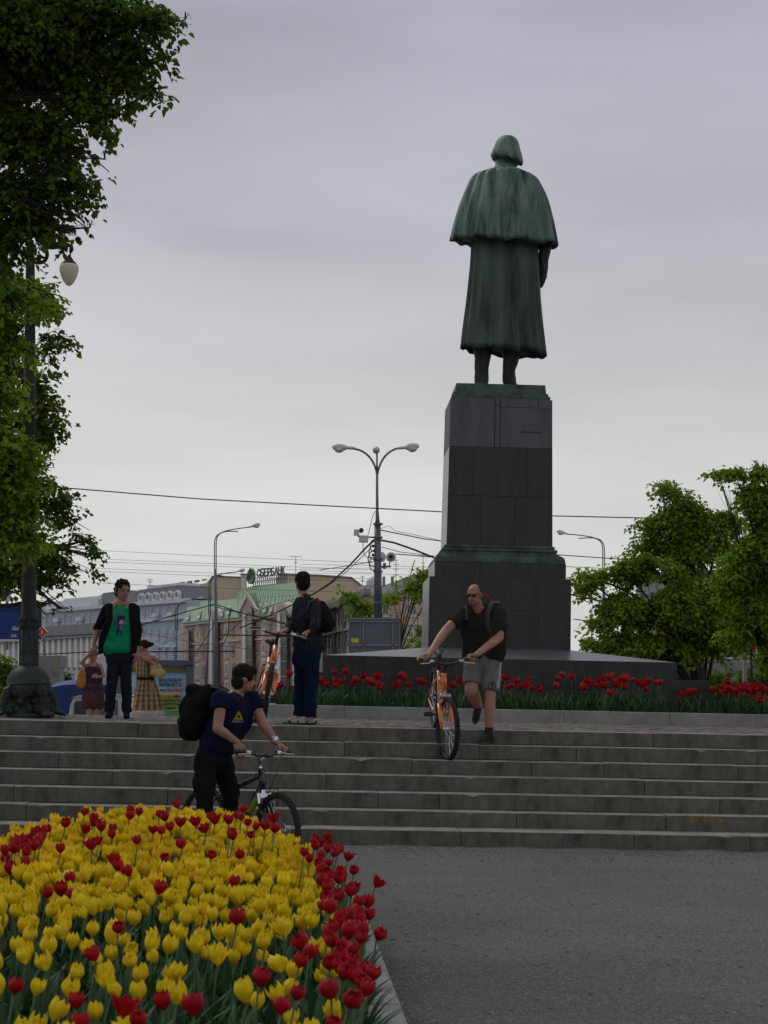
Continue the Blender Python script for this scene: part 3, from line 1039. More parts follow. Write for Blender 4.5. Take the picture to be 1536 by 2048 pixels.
def roofpoly(name, lo, up, d0=.6, d1=-5):
    ps = [f.P(*Z5(*p), d0) for p in lo] + [f.P(*Z5(*p), d1) for p in up]
    mb = MB(f.A)
    mb.prism(ps, V((0, 0, -.25)) - f.n * .3)
    return mb.build(name, M['green_roof'], f.o)


roofpoly('roof', [(90, 900), (320, 872)], [(300, 688), (158, 696)], .6, -3)
roofpoly('roof', [(310, 873), (780, 830)], [(760, 598), (312, 640)], .6, -4)
roofpoly('roof', [(745, 832), (1440, 776), (1560, 767)], [(1640, 545), (1380, 570), (745, 610)], .6, -4)
roofpoly('roof', [(745, 612), (1380, 572), (1640, 547)], [(1560, 395), (1390, 402), (820, 462)], -4.05, -9)
# ribs of the metal roof
mb = MB(f.A)
for q in range(30):
    t = q / 29
    x0 = lerp(760, 1600, t)
    a = f.P(*Z5(x0, lerp(610, 549, t)), -4)
    b = f.P(*Z5(lerp(835, 1540, t), lerp(460, 398, t)), -8.9)
    mb.tube([a + V((0, 0, .08)), b + V((0, 0, .08))], .05, seg=4)
    a = f.P(*Z5(lerp(320, 1555, t), lerp(868, 767, t)), .55)
    b = f.P(*Z5(lerp(330, 1640, t), lerp(640, 545, t)), -4)
    mb.tube([a + V((0, 0, .06)), b + V((0, 0, .06))], .05, seg=4)
tag(mb.build('roof_seams', M['green_roof'], f.o), kind='stuff')
# gable
f.slab('gable_wall', [Z5(760, 800), Z5(765, 775), Z5(876, 548), Z5(1000, 740), Z5(1030, 800)], M['pink_wall'], off=.5, th=.5)
f.slab('gable_trim', [Z5(748, 770), Z5(872, 532), Z5(884, 538), Z5(884, 560), Z5(790, 755), Z5(768, 775)], M['pink_trim'], off=.8, th=.4)
f.slab('gable_trim', [Z5(874, 534), Z5(984, 712), Z5(1042, 716), Z5(1042, 742), Z5(975, 738), Z5(874, 566)], M['pink_trim'], off=.8, th=.4)
mb = MB(f.A)
mb.prism([f.P(*Z5(876, 536), 1), f.P(*Z5(995, 532), -4), f.P(*Z5(1022, 700), -2), f.P(*Z5(980, 712), 1)], V((0, 0, -.2)))
mb.build('gable_roof', M['green_roof'], f.o)


def archpts(cx, cy, r, y_bot, rx=None, n=9):
    rx = rx or r
    return [(cx - rx, y_bot)] + [(cx - rx * math.cos(math.pi * i / n), cy - r * math.sin(math.pi * i / n)) for i in range(n + 1)] + [(cx + rx, y_bot)]


f.slab('dormer_arch', [Z5(*p) for p in archpts(1302, 710, 76, 830, 88)], M['pink_trim'], off=.6, th=1)
f.slab('dormer_face', [Z5(*p) for p in archpts(1302, 715, 50, 830, 62)], M['pink_wall'], off=.7, th=.3)
f.slab('dormer_arch', [Z5(*p) for p in archpts(462, 790, 72, 880, 58)], M['pink_trim'], off=.6, th=1)
f.slab('dormer_face', [Z5(*p) for p in archpts(466, 795, 50, 880, 42)], M['pink_wall'], off=.7, th=.3)
for cx, cy, r, yb, rx in ((892, 735, 52, 1800, 52), (1316, 775, 50, 1800, 52), (466, 835, 48, 1800, 38), (145, 1000, 18, 1500, 21)):
    f.slab('arched_bay', [Z5(*p) for p in archpts(cx, cy, r, yb, rx)], M['bay_glass'], off=.85, th=.3)
    for q in range(6):
        y = lerp(cy + 40, min(yb, 1750), q / 5)
        f.slab('bay_bar', [Z5(cx - rx, y), Z5(cx - rx, y - 8), Z5(cx + rx, y - 14), Z5(cx + rx, y - 6)], M['pink_wall'], off=.92, th=.1)
for cx, cy, r, yb, rx in ((844, 782, 18, 1700, 17), (1270, 785, 20, 1700, 18), (434, 860, 20, 1700, 18)):
    f.slab('white_pilaster', [Z5(*p) for p in archpts(cx, cy, r, yb, rx)], M['white'], off=1.0, th=.2)
for xs in ([205, 275, 345], [563, 632, 712], [1016, 1090, 1172], [1402, 1470]):
    for kx, x in enumerate(xs):
        y0 = 1032 - (x - 205) * .082
        for row, (dy, h) in enumerate(((0, 118), (232, 132), (462, 128), (690, 128))):
            if kx == 1: f.slab('window_surround', [Z5(x - 26, y0 + dy - 88 - (0 if row else 12)), Z5(x + 26, y0 + dy - 92 - (0 if row else 12)), Z5(x + 26, y0 + dy + 106), Z5(x - 26, y0 + dy + 110)], M['pink_trim'], off=.1, th=.1)
            f.window(*Z5(x, y0 + dy), 27 * .163, h * .163, M['pink_trim'] if kx == 1 else M['pink_wall'], off=.14 if kx == 1 else .06)
for (x0, y0, x1, y1) in ((165, 1160, 385, 1143), (540, 1130, 785, 1108), (965, 1100, 1180, 1085), (1390, 1070, 1540, 1060)):
    f.slab('string_course', [Z5(x0, y0 + 8), Z5(x0, y0 - 6), Z5(x1, y1 - 6), Z5(x1, y1 + 8)], M['pink_trim'], off=.3, th=.3)
for x, y in ((192, 812), (330, 790), (612, 765), (690, 745), (1065, 725), (1143, 715), (1222, 705)):
    p = [Z5(x - 25, y + 44), Z5(x - 4, y - 44), Z5(x + 26, y - 48), Z5(x + 6, y + 40)]
    ps = [f.P(*p[0], .0), f.P(*p[1], -2.2), f.P(*p[2], -2.2), f.P(*p[3], .0)]
    mb = MB(f.A)
    mb.prism([q + V((0, 0, .15)) + f.n * .5 for q in ps], V((0, 0, -.3)))
    o = mb.build('roof_window', M['white'], f.o)
    c = (ps[0] + ps[1] + ps[2] + ps[3]) / 4
    mb = MB(f.A)
    mb.prism([c + (q - c) * .72 + V((0, 0, .22)) + f.n * .55 for q in ps], V((0, 0, -.1)))
    mb.build('pane', M['glass'], o)

# --- rooftop sign
pl = PK.A - PK.n * 9
g0 = hit(*Z5(880, 380), pl, PK.n)
sg = empty('rooftop_sign', g0, 'green bank name letters with a round leaf logo on a lattice above the green roof', 'sign')
up = V((0, 0, 1))
mb = MB(g0)
for q in range(17):
    t = q / 16
    a = hit(*Z5(lerp(960, 1375, t), lerp(445, 402, t)), pl, PK.n)
    b = hit(*Z5(lerp(960, 1375, t), lerp(350, 290, t)), pl, PK.n)
    mb.tube([a, b], .06, seg=4)
    if q < 16:
        t2 = (q + 1) / 16
        b2 = hit(*Z5(lerp(960, 1375, t2), lerp(350, 290, t2)), pl, PK.n)
        mb.tube([a, b2], .045, seg=4)
for t0 in (.0, .5, 1.0):
    mb.tube([hit(*Z5(960, lerp(445, 350, t0)), pl, PK.n), hit(*Z5(1375, lerp(402, 288, t0)), pl, PK.n)], .06, seg=4)
mb.tube([hit(*Z5(1375, 288), pl, PK.n), hit(*Z5(1430, 400), pl, PK.n)], .05, seg=4)
mb.build('lattice', M['steel'], sg)
bank = 'СБЕРБАНК'
lx0, lx1 = 1003, 1352
for q, ch in enumerate(bank):
    t = (q + .5) / 8
    cxx = lerp(lx0, lx1, q / 8)
    cyy = lerp(336, 296, q / 8)
    a = hit(*Z5(cxx, cyy), pl + PK.n * .4, PK.n)
    b = hit(*Z5(cxx + 42, cyy - 4.5), pl + PK.n * .4, PK.n)
    h = (hit(*Z5(cxx, cyy - 98), pl + PK.n * .4, PK.n) - a).length
    me = text_mesh(ch, 1, M['sign_green'], depth=.05, bold=.03)
    xs = [v_.co.x for v_ in me.vertices]
    ys = [v_.co.y for v_ in me.vertices]
    w0 = max(xs) - min(xs)
    hh = max(ys) - min(ys)
    for v_ in me.vertices: v_.co.x = (v_.co.x - min(xs)) * (b - a).length / w0; v_.co.y = (v_.co.y - min(ys)) * h / hh
    o = link('letter', me, sg)
    rr = V((PK.e.x, PK.e.y, 0)).normalized()
    if rr.dot(cr) < 0: rr = -rr
    nn = rr.cross(up)
    mm = Matrix.Identity(4)
    for i in range(3): mm[i][0], mm[i][1], mm[i][2], mm[i][3] = rr[i], up[i], nn[i], (a - g0)[i]
    o.matrix_local = mm
# leaf logo: disc with three slanted bars on its upper left
c = hit(*Z5(922, 322), pl + PK.n * .6, PK.n)
ra = (hit(*Z5(965, 322), pl + PK.n * .6, PK.n) - c).length
rb = (hit(*Z5(922, 226), pl + PK.n * .6, PK.n) - c).length
mb = MB(g0)
mb.prism([c + rr * ra * math.cos(2 * math.pi * i / 28) + up * rb * math.sin(2 * math.pi * i / 28) for i in range(28)], -PK.n * .4)
mb.build('logo_disc', M['sign_leaf'], sg)
mb = MB(g0)
for q in range(3):
    d = q * .34
    mb.prism([c + rr * ra * (-.95 + d) + up * rb * (-.30 + d * .1) + PK.n * .1, c + rr * ra * (.30 + d * .9) + up * rb * (1.04 - d * .75) + PK.n * .1,
              c + rr * ra * (.30 + d * .9) + up * rb * (.86 - d * .75) + PK.n * .1, c + rr * ra * (-.95 + d) + up * rb * (-.50 + d * .1) + PK.n * .1], PK.n * .1)
mb.build('logo_bar', M['sign_green'], sg)

# aerials on the roofs
def mast(px, y0, y1, Y, arms, label):
    a, b = at(px, y0, Y), at(px, y1, Y)
    mb = MB(a)
    mb.tube([a, b], .05 * Y / 300, seg=5)
    for (t, w_) in arms:
        p = a.lerp(b, t)
        mb.tube([p - V((w_, 0, 0)), p + V((w_, 0, 0))], .04 * Y / 300, seg=4)
        if w_ > 1:
            for q in range(5): mb.tube([p + V((w_ * (q / 2 - 1), 0, -.0)), p + V((w_ * (q / 2 - 1), .5, .35))], .03, seg=4)
    tag(mb.build('roof_aerial', M['cable'], loc=a), label, 'aerial', 'aerials on the far roofs')


mast(591.5, 1156, 1112, 290, ((.98, 1.0), (.7, .35)), 'T-shaped television aerial just left of the hooded head')
mast(792, 1172, 1118, 250, ((.95, .35), (.8, .4), (.6, .35), (.4, .4), (.2, .3)), 'tall many-armed aerial mast right of the three-headed street lamp')
mast(846, 1150, 1110, 250, ((.97, 1.0), (.6, .3)), 'thin aerial with a long crossbar close to the left of the pedestal')
mast(300, 1173, 1158, 390, ((.9, .7), (.6, .6)), 'small square aerial above the oval attic windows')
mast(725, 1170, 1152, 260, ((.9, .3), (.5, .3)), 'short aerial on the left end of the grey roof')

# --- blue grey palace-like building
f = Facade('office_building', (109, 1380), 400, (371, 1380), 340, 'long blue-grey building with two cornices and a row of small oval dormers')
f.slab('wall', [(60, 1440), (60, 1224), (109, 1219), (371, 1199), (371, 1440)], M['blue_wall'], th=12)
f.slab('cornice', [(60, 1229), (60, 1221), (109, 1217), (373, 1196), (373, 1204), (109, 1223.5)], M['blue_trim'], off=.8, th=1)
f.slab('cornice', [(271, 1246), (271, 1241), (373, 1231), (373, 1237)], M['blue_trim'], off=.6, th=.9)
f.slab('parapet', [(50, 1223), (50, 1207), (109, 1203), (196, 1197), (196, 1211), (109, 1218)], M['blue_trim'], off=-1, th=2)
f.slab('mansard', [(275, 1205), (277, 1180), (361, 1170), (369, 1196)], M['grey_roof'], off=-.4, th=6)
f.slab('attic', [(196, 1211), (206, 1186), (258, 1180), (277, 1183), (277, 1205)], M['grey_roof'], off=-2, th=5)
f.slab('attic', [(125, 1216), (127, 1198), (196, 1192), (205, 1188), (205, 1210)], M['blue_trim'], off=-6, th=5)
f.slab('attic', [(292, 1180), (296, 1170), (312, 1171), (360, 1165), (362, 1175)], M['blue_trim'], off=-4, th=4)
for x in (1022, 1092, 1165, 1240, 1315, 1392):
    px, py = Z4(x, 232 - (x - 1022) * .09)
    f.slab('dormer', [(px - 4, py + 9), (px - 4, py - 4), (px, py - 9), (px + 4, py - 4), (px + 4, py + 9)], M['blue_trim'], off=.4, th=2)
    f.slab('dormer_pane', [(px - 1.6, py + 4), (px - 1.6, py - 3), (px, py - 5), (px + 1.6, py - 3), (px + 1.6, py + 4)], M['glass'], off=.5, th=.3)
for x in (1000, 1065, 1140, 1215, 1290, 1370): f.window(*Z4(x, 388 - (x - 1065) * .06), 2.9, 15, M['blue_trim'], off=.1)
for x in (1000, 1060, 1130, 1210, 1285, 1365): f.window(*Z4(x, 612 - (x - 1060) * .03), 3.6, 20, M['blue_trim'], off=.1)
for x in (1060, 1130, 1210, 1285, 1365): f.window(*Z4(x, 790), 3.6, 18, M['blue_trim'], off=.1); f.slab('window_pediment', [Z4(x - 22, 742), Z4(x, 715), Z4(x + 22, 740)], M['blue_trim'], off=.5, th=.5)
for x in (1060, 1130, 1210, 1285, 1365): f.window(*Z4(x, 960), 3.6, 20, M['blue_trim'], off=.1)
for x in (60, 115, 185, 245, 305, 375, 440, 505): f.window(*Z4(x, 462 - (x - 60) * .05), 2.3, 16, M['blue_trim'], off=.1)
f.slab('cornice', [Z4(40, 395), Z4(40, 372), Z4(560, 335), Z4(560, 358)], M['blue_trim'], off=.4, th=.6)
for x, y in ((1165, 410), (1320, 398), (390, 448), (150, 462)):
    px, py = Z4(x, y)
    f.slab('air_conditioner', [(px - 4.5, py + 4), (px - 4.5, py - 3), (px + 4.5, py - 3.5), (px + 4.5, py + 3.5)], M['white'], off=1.0, th=.7)
f = Facade('office_building', (-30, 1380), 330, (190, 1380), 280, 'white-columned stone building behind the walking man and lamp base')
f.slab('wall', [(-60, 1440), (-60, 1286), (84, 1278), (188, 1270), (188, 1440)], M['blue_trim'], th=10)
f.slab('cornice', [(-60, 1290), (-60, 1275), (84, 1268), (190, 1261), (190, 1273), (84, 1281)], M['grey_roof'], off=1.2, th=1.2)
f.slab('roof', [(-60, 1276), (-60, 1262), (84, 1254), (190, 1246), (190, 1262), (84, 1269)], M['concrete'], off=-.2, th=8)
for q in range(20):
    px = -30 + q * 11.3
    y0 = 1282 - q * .55
    f.slab('pilaster', [(px - 2.3, 1335), (px - 2.3, y0), (px + 2.3, y0 - .2), (px + 2.3, 1334.8)], M['white'], off=.9, th=.8)
    f.window(px + 5.6, y0 + 16, 2.8, 20, M['blue_trim'], off=.1)
    f.slab('window_pediment', [(px + 1.6, y0 + 44), (px + 5.6, y0 + 38), (px + 9.6, y0 + 43.6)], M['blue_trim'], off=.6, th=.5)
    f.window(px + 5.6, y0 + 57, 3, 14, M['blue_trim'], off=.1)
    f.window(px + 5.6, y0 + 82, 3, 14, M['blue_trim'], off=.1)
f.slab('string_course', [(-60, 1328), (-60, 1323), (188, 1314), (188, 1319)], M['blue_trim'], off=.5, th=.5)

# --- grey classical building running towards the street lamp
f = Facade('residential_building', (650, 1380), 297, (726, 1380), 245, 'grey stucco building with a heavy cornice receding behind the road sign')
f.slab('wall', [(560, 1440), (560, 1262), (650, 1217), (726, 1185), (726, 1440)], M['grey_wall'], th=.4)
f.slab('cornice', [(560, 1264), (560, 1256), (650, 1210), (728, 1177), (728, 1189), (650, 1222)], M['concrete'], off=.9, th=.9)
f.slab('balustrade', [(560, 1256), (560, 1250), (650, 1204), (728, 1171), (728, 1178), (650, 1211)], M['grey_wall'], off=.6, th=.3)
for q in range(12):
    px = 648 + q * 6.6
    dy = -(px - 650) * .43
    yt = 1219 + dy
    if q % 3 == 0: f.slab('drainpipe', [(px - 3, 1420), (px - 3, yt + 8), (px - 1.8, yt + 8), (px - 1.8, 1420)], M['steel'], off=.5, th=.3)
    f.window(px + .6, yt + 27 + q * .6, 2.6, 17 + q * .5, M['concrete'], off=.25, bars=False)
    f.window(px + .6, yt + 66 + q * 1.6, 2.6, 17 + q * .5, M['concrete'], off=.25, bars=False)
    f.window(px + .6, yt + 104 + q * 2.4, 2.6, 17 + q * .5, M['concrete'], off=.25, bars=False)
f.slab('string_course', [(560, 1300), (560, 1297), (650, 1267), (728, 1249), (728, 1252), (650, 1270)], M['concrete'], off=.5, th=.4)

# --- beige house right of the lamp
f = Facade('residential_building', (722, 1380), 252, (930, 1380), 252.6, 'peach house with a grey pitched roof between street lamp and pedestal')
f.slab('wall', [(722, 1440), (722, 1188), (790, 1192), (930, 1195), (930, 1440)], M['beige_wall'], th=10)
f.slab('cornice', [(720, 1190), (720, 1182), (790, 1186), (932, 1189), (932, 1196), (790, 1194)], M['pink_trim'], off=.8, th=1)
mb = MB(f.A)
mb.prism([f.P(716, 1184, .8), f.P(934, 1190, .8), f.P(925, 1150, -8), f.P(830, 1148, -8), f.P(765, 1172, -5), f.P(722, 1170, -5)], V((0, 0, -.4)))
mb.build('roof', M['grey_roof'], f.o)
for px in (771, 826, 884):
    f.window(px, 1217, 13, 28, M['pink_trim'], off=.1, glass=M['steel'])
    f.window(px - 5, 1266, 10, 18, M['pink_trim'], off=.1)
    f.slab('string_course', [(px - 26, 1249), (px - 26, 1246), (px + 28, 1247), (px + 28, 1250)], M['pink_trim'], off=.3, th=.3)
for px, h in ((768, 17), (785, 17), (809, 12)):
    f.slab('chimney', [(px - 2, 1176), (px - 2, 1170 - h), (px + 2.5, 1170 - h), (px + 2.5, 1176)], M['grey_roof'], off=-3, th=1)
c = f.P(746, 1168, -5)
mb = MB(f.A)
mb.ell(c, .8, .8, .9, nu=16, nv=10)
mb.ell(c + V((0, 0, 0)), 1, 1, 1.1, nu=16, nv=10)
mb.build('radome', M['lampshell'], f.o, smooth=True)

# --- grey low blocks behind the right-hand trees
f = Facade('office_building', (1150, 1380), 150, (1700, 1380), 165, 'dull grey block almost hidden behind the trees on the right')
f.slab('wall', [(1390, 1480), (1390, 1150), (1720, 1150), (1720, 1480)], M['grey_wall'], th=8)
f.slab('roof', [(1385, 1150), (1400, 1140), (1720, 1136), (1725, 1152)], M['grey_roof'], off=.4, th=8)
for px in range(1420, 1700, 46):
    for py in (1190, 1245, 1300): f.window(px, py, 17, 26, M['white'], off=.1)
f = Facade('street_wall', (1120, 1380), 70, (1700, 1380), 72, 'long grey concrete wall under the trees right of the pedestal', 'wall')
f.slab('wall', [(1120, 1440), (1120, 1318), (1400, 1322), (1700, 1330), (1700, 1440)], M['concrete'], th=.4)

# ================================================================== STREET FURNITURE
def curve_pts(a, b, c, d, n=10):
    return [a * (1 - t) ** 3 + b * 3 * t * (1 - t) ** 2 + c * 3 * t * t * (1 - t) + d * t ** 3 for t in [i / n for i in range(n + 1)]]


def lamp_head(px, py, Y, tx, ty, parent, w=.8):
    """cobra head at px,py; tx,ty is a pixel further along the arm"""
    a = at(px, py, Y)
    d = (at(tx, ty, Y) - a).normalized()
    mb = MB(parent.location)
    mb.lathe([(r0 * w, h0_ * w) for r0, h0_ in ((.02, -.42), (.10, -.36), (.15, -.2), (.15, 0), (.11, .14), (.07, .2), (.06, .5), (.04, .55))], a, 14, ax=d)
    o = mb.build('lamp_head', M['lampshell'], parent, smooth=True)
    mb = MB(parent.location)
    mb.ell(a - d * .12 * w + V((0, 0, -.10 * w)), .2 * w, .17 * w, .13 * w, nu=14, nv=8)
    mb.build('lamp_glass', M['lampshell'], o, smooth=True)
    return a


def P(Y): return lambda x, y: at(x, y, Y)


# tall three-armed trolley pole
p = P(60)
base = p(758, 1370)
base.z = GZ
pole = empty('street_lamp', base, 'tall grey three-armed street lamp hung with cameras, cable coils and wires', 'street lamp')
mb = MB(base)
mb.tube([base, p(757, 1310), p(756.5, 1250)], [.17, .165, .16], 14)
mb.tube([p(756.5, 1250), p(755.6, 1140), p(755, 1046)], [.145, .125, .105], 14)
mb.tube([p(755, 1046), p(755, 1040), p(754.4, 1022), p(754, 940)], [.085, .07, .05, .04], 12)
mb.build('pole', M['steel'], pole, smooth=True)
for py in (1250, 1143, 1118, 1075, 1048, 1205):
    mb = MB(base)
    mb.lathe([(.14, -.03), (.16, -.03), (.16, .03), (.14, .03)], p(756, py), 14)
    mb.build('band', M['steel'], pole)
mb = MB(base)
mb.tube(curve_pts(p(754, 950), p(750, 918), p(730, 898), p(702, 897), 12), .035, 8)
mb.build('lamp_arm', M['steel'], pole, smooth=True)
mb = MB(base)
mb.tube(curve_pts(p(754.5, 950), p(760, 918), p(776, 898), p(804, 895), 12), .035, 8)
mb.build('lamp_arm', M['steel'], pole, smooth=True)
mb = MB(base)
mb.tube([p(754, 945), p(754, 906), p(753, 903) + V((0, 1.5, .2))], .03, 8)
mb.build('lamp_arm', M['steel'], pole, smooth=True)
lamp_head(684, 895, 60, 704, 896, pole)
lamp_head(819, 894, 60, 800, 896, pole)
mb = MB(base)
mb.ell(p(752.5, 900), .125, .22, .125, nu=14, nv=10)
mb.build('lamp_head', M['lampshell'], pole, smooth=True)
for (px, py, w_, h_, nm) in ((713, 1065, .09, .095, 'floodlight_box'), (727, 1078, .15, .11, 'camera_housing')):
    c = p(px, py)
    mb = MB(base)
    mb.obox(c, (1, 0, 0), (0, 1, 0), (0, 0, 1), w_, .14, h_)
    o = mb.build(nm, M['lampshell'], pole)
mb = MB(base)
mb.lathe([(.03, -.1), (.075, -.08), (.08, .06), (.05, .08)], p(722.5, 1061), 12, ax=(0, -1, 0.1))
mb.build('camera_lens', M['dark_hole'], pole)
mb = MB(base)
mb.tube([p(735, 1074), p(752, 1075)], .025, 6)
mb.tube([p(715, 1072), p(722, 1076)], .02, 6)
mb.tube(curve_pts(p(736, 1070), p(742, 1050), p(744, 1026), p(752, 1022)), .012, 5)
mb.tube(curve_pts(p(726, 1085), p(726, 1115), p(732, 1116), p(744, 1116)), .012, 5)
mb.build('camera_bracket', M['cable'], pole)
mb = MB(base)
for cx, cy, rr_ in ((746, 1105, .24), (746, 1128, .22), (747, 1092, .2), (745, 1118, .26)):
    c = p(cx, cy)
    mb.tube([c + V((rr_ * .55 * math.cos(a * math.pi / 8), -.06 + .1 * math.sin(a), rr_ * math.sin(a * math.pi / 8))) for a in range(17)], .018, 5, caps=False)
for q in range(4): mb.ell(p(746 + q % 2 * 3, 1092 + q * 9), .05, .05, .05, nu=8, nv=5)
mb.build('cable_coil', M['cable'], pole)
mb = MB(base)
c = p(782, 1114)
mb.lathe([(.165, -.03), (.165, .0), (.13, .03), (.05, .05)], c, 20, ax=(0, -1, 0))
o = mb.build('round_antenna', M['lampshell'], pole, smooth=False)
mb = MB(base)
mb.lathe([(.11, .035), (.105, .05)], c, 20, ax=(0, -1, 0))
mb.build('antenna_ring', M['steel'], o)
mb = MB(base)
mb.lathe([(.17, -.02), (.17, .0), (.14, .02)], p(764, 1114), 20, ax=(.6, -.8, 0))
mb.build('round_antenna', M['lampshell'], pole)
mb = MB(base)
mb.tube([p(758, 1134), p(782, 1133)], .03, 6)
mb.obox(p(769, 1132), (1, 0, 0), (0, 1, 0), (0, 0, 1), .05, .05, .1)
mb.tube([p(778, 1133), p(780, 1122)], .02, 6)
mb.build('antenna_bracket', M['steel'], pole)


def arm_lamp(pole_px, y_base, y_bend, head, Y, rad, label, double=True, low=None):
    q = P(Y)
    b = q(pole_px[0], y_base)
    b.z = GZ
    o = empty('street_lamp', b, label, 'street lamp', 'grey street lamps with one drooping arm')
    mb = MB(b)
    mb.tube([b, q(lerp(pole_px[0], pole_px[1], .6), lerp(y_base, low, .6)), q(pole_px[1], low - 2)], [rad * 1.25, rad, rad * .85], 12)
    mb.build('pole', M['steel'], o, smooth=True)
    hx_, hy_ = head
    sgn = 1 if hx_ > pole_px[1] else -1
    for k, dx in enumerate((-1.6, 1.8) if double else (0,)):
        mb = MB(b)
        ex, ey = (hx_ - sgn * 10, hy_ + 3) if k == (0 if double else 0) else (hx_ - sgn * 34, hy_ + 12)
        mb.tube([q(pole_px[1] + dx, low)] + curve_pts(q(pole_px[1] + dx, y_bend + 22), q(pole_px[1] + dx, y_bend - 2), q(pole_px[1] + sgn * 14, y_bend - 5), q(ex, ey), 12), .022 * Y / 75, 6)
        mb.build('lamp_arm', M['steel'], o, smooth=True)
    lamp_head(hx_ - sgn * 0, hy_, Y, hx_ - sgn * 15, hy_ + 4, o, w=.55)


arm_lamp((435, 430.5), 1380, 1066, (510, 1051), 75, .070, 'tallest of the single-armed grey lamps, left of the bank roof', low=1140)
arm_lamp((411, 419), 1380, 1153, (482, 1141), 95, .068, 'grey lamp with a doubled bent pole right beside the tallest one', low=1230)
arm_lamp((352, 353), 1345, 1206, (401, 1196), 150, .075, 'smallest distant lamp in front of the blue-grey building', low=1260)
arm_lamp((1211, 1207), 1370, 1078, (1124, 1065), 75, .065, 'grey single-armed lamp against the trees right of the pedestal', low=1150)
arm_lamp((839, 836), 1330, 1220, (796, 1204), 120, .06, 'small lamp with a white head between street lamp and pedestal', double=False, low=1260)

# cables
def cable(pts, Y, rad, label=None, group='overhead wires above the street'):
    ws = []
    for i, (px, py) in enumerate(pts):
        yy = Y if not hasattr(Y, '__len__') else lerp(Y[0], Y[1], i / (len(pts) - 1))
        ws.append(at(px, py, yy))
    fin = []
    for a, b in zip(ws[:-1], ws[1:]):
        for t in (0, .25, .5, .75): fin.append(a.lerp(b, t))
    fin.append(ws[-1])
    mb = MB(fin[0])
    mb.tube(fin, rad, 5)
    tag(mb.build('overhead_cable', M['cable'], loc=fin[0]), label, 'cable', group)


cable([(-60, 962), (150, 977.5), (400, 998), (640, 1011), (890, 1024), (1110, 1032), (1290, 1036), (1560, 1040)], 56, .019, 'long black cable crossing the whole sky behind the pedestal')
cable([(752, 1078), (735, 1092), (700, 1130), (660, 1166), (630, 1186), (560, 1222), (480, 1256)], (60, 90), .035, 'thick twisted cable sagging left from the camera on the tall lamp')
cable([(742, 1096), (715, 1122), (690, 1146), (650, 1176), (610, 1196)], (60, 80), .014, 'thin cable just below the thick twisted one')
cable([(640, 1140), (700, 1131), (752, 1122)], (75, 60), .016, 'short cable meeting the tall lamp from the left')
cable([(760, 1080), (790, 1086), (830, 1100), (870, 1116), (1000, 1160), (1146, 1190), (1200, 1202), (1290, 1222)], (60, 66), .034, 'thick black cable sagging right behind the pedestal')
cable([(760, 1060), (800, 1068), (850, 1078), (888, 1083), (1120, 1110), (1250, 1119), (1400, 1130)], (60, 75), .020, 'middle cable right of the lamp crossing above the thick one')
cable([(762, 1057), (778, 1051), (790, 1062), (840, 1072), (884, 1082)], 61, .008, 'thin looped wire right of the lamp cameras')
cable([(764, 1094), (800, 1104), (870, 1112), (1145, 1134), (1300, 1141)], (60, 80), .013, 'thin wire passing the round antenna to the right')
cable([(790, 1108), (830, 1111), (880, 1116)], 62, .018, 'short straight wire from the antenna to the pedestal')
for q, (a, b, c) in enumerate(((1100, 1112, 1126), (1117, 1127, 1140), (1123, 1132, 1146), (1136, 1146, 1158), (1142, 1152, 1164), (1165, 1176, 1186))):
    cable([(180, a), (420, b), (745, c)], (120, 110), .012, '%s from the top of six faint parallel wires above the roofs' % ('first', 'second', 'third', 'fourth', 'fifth', 'lowest')[q])
for q, (a, b) in enumerate(((1129, 1131), (1138, 1136), (1146, 1148))):
    cable([(600, a), (755, b), (1000, b + 8)], 110, .010, '%s of three faint level wires behind the tall lamp' % ('highest', 'middle', 'lowest')[q])
cable([(40, 1276), (200, 1268), (290, 1248), (350, 1230), (430, 1208), (470, 1222), (560, 1246), (640, 1262)], (85, 90), .028, 'dark tram wire rising to the two tall lamps on the left')
cable([(270, 1304), (350, 1303), (412, 1303), (470, 1303)], 90, .04, 'thick level tram wire left of the lamps')
cable([(60, 1310), (180, 1304), (280, 1303)], 88, .03, 'level tram wire behind the walking man')
cable([(440, 1270), (520, 1271), (610, 1274)], 88, .035, 'pale level tram wire behind the orange handlebar')
cable([(420, 1210), (455, 1220), (490, 1228), (530, 1236), (570, 1246)], 84, .02, 'knotted tram wire falling to the right of the lamps')
cable([(440, 1280), (470, 1254), (500, 1226), (540, 1212), (590, 1198)], 86, .016, 'tram wire rising behind the raised handlebar')
cable([(430, 1290), (444, 1292), (457, 1268), (459, 1222)], 84, .02, 'hanging loop of wire right of the tallest single lamp')
cable([(360, 1345), (390, 1310), (415, 1272), (432, 1240)], 86, .018, 'slanting stay wire left of the tallest single lamp')
cable([(270, 1262), (360, 1280), (480, 1296), (640, 1318)], (95, 90), .013, 'thin wire falling gently across the pink facade')
cable([(300, 1300), (400, 1252), (500, 1240), (600, 1262)], (95, 90), .011, 'thin wire curving across the pink facade')
cable([(1240, 1380), (1400, 1292), (1536, 1272)], (60, 50), .012, 'thin wire rising to the right across the dark trees')
cable([(1380, 1275), (1480, 1267), (1540, 1262)], 48, .012, 'short wire beside the red flag')
cable([(1146, 1238), (1180, 1243), (1260, 1243), (1330, 1246)], 66, .02, 'level wire emerging right of the pedestal block')

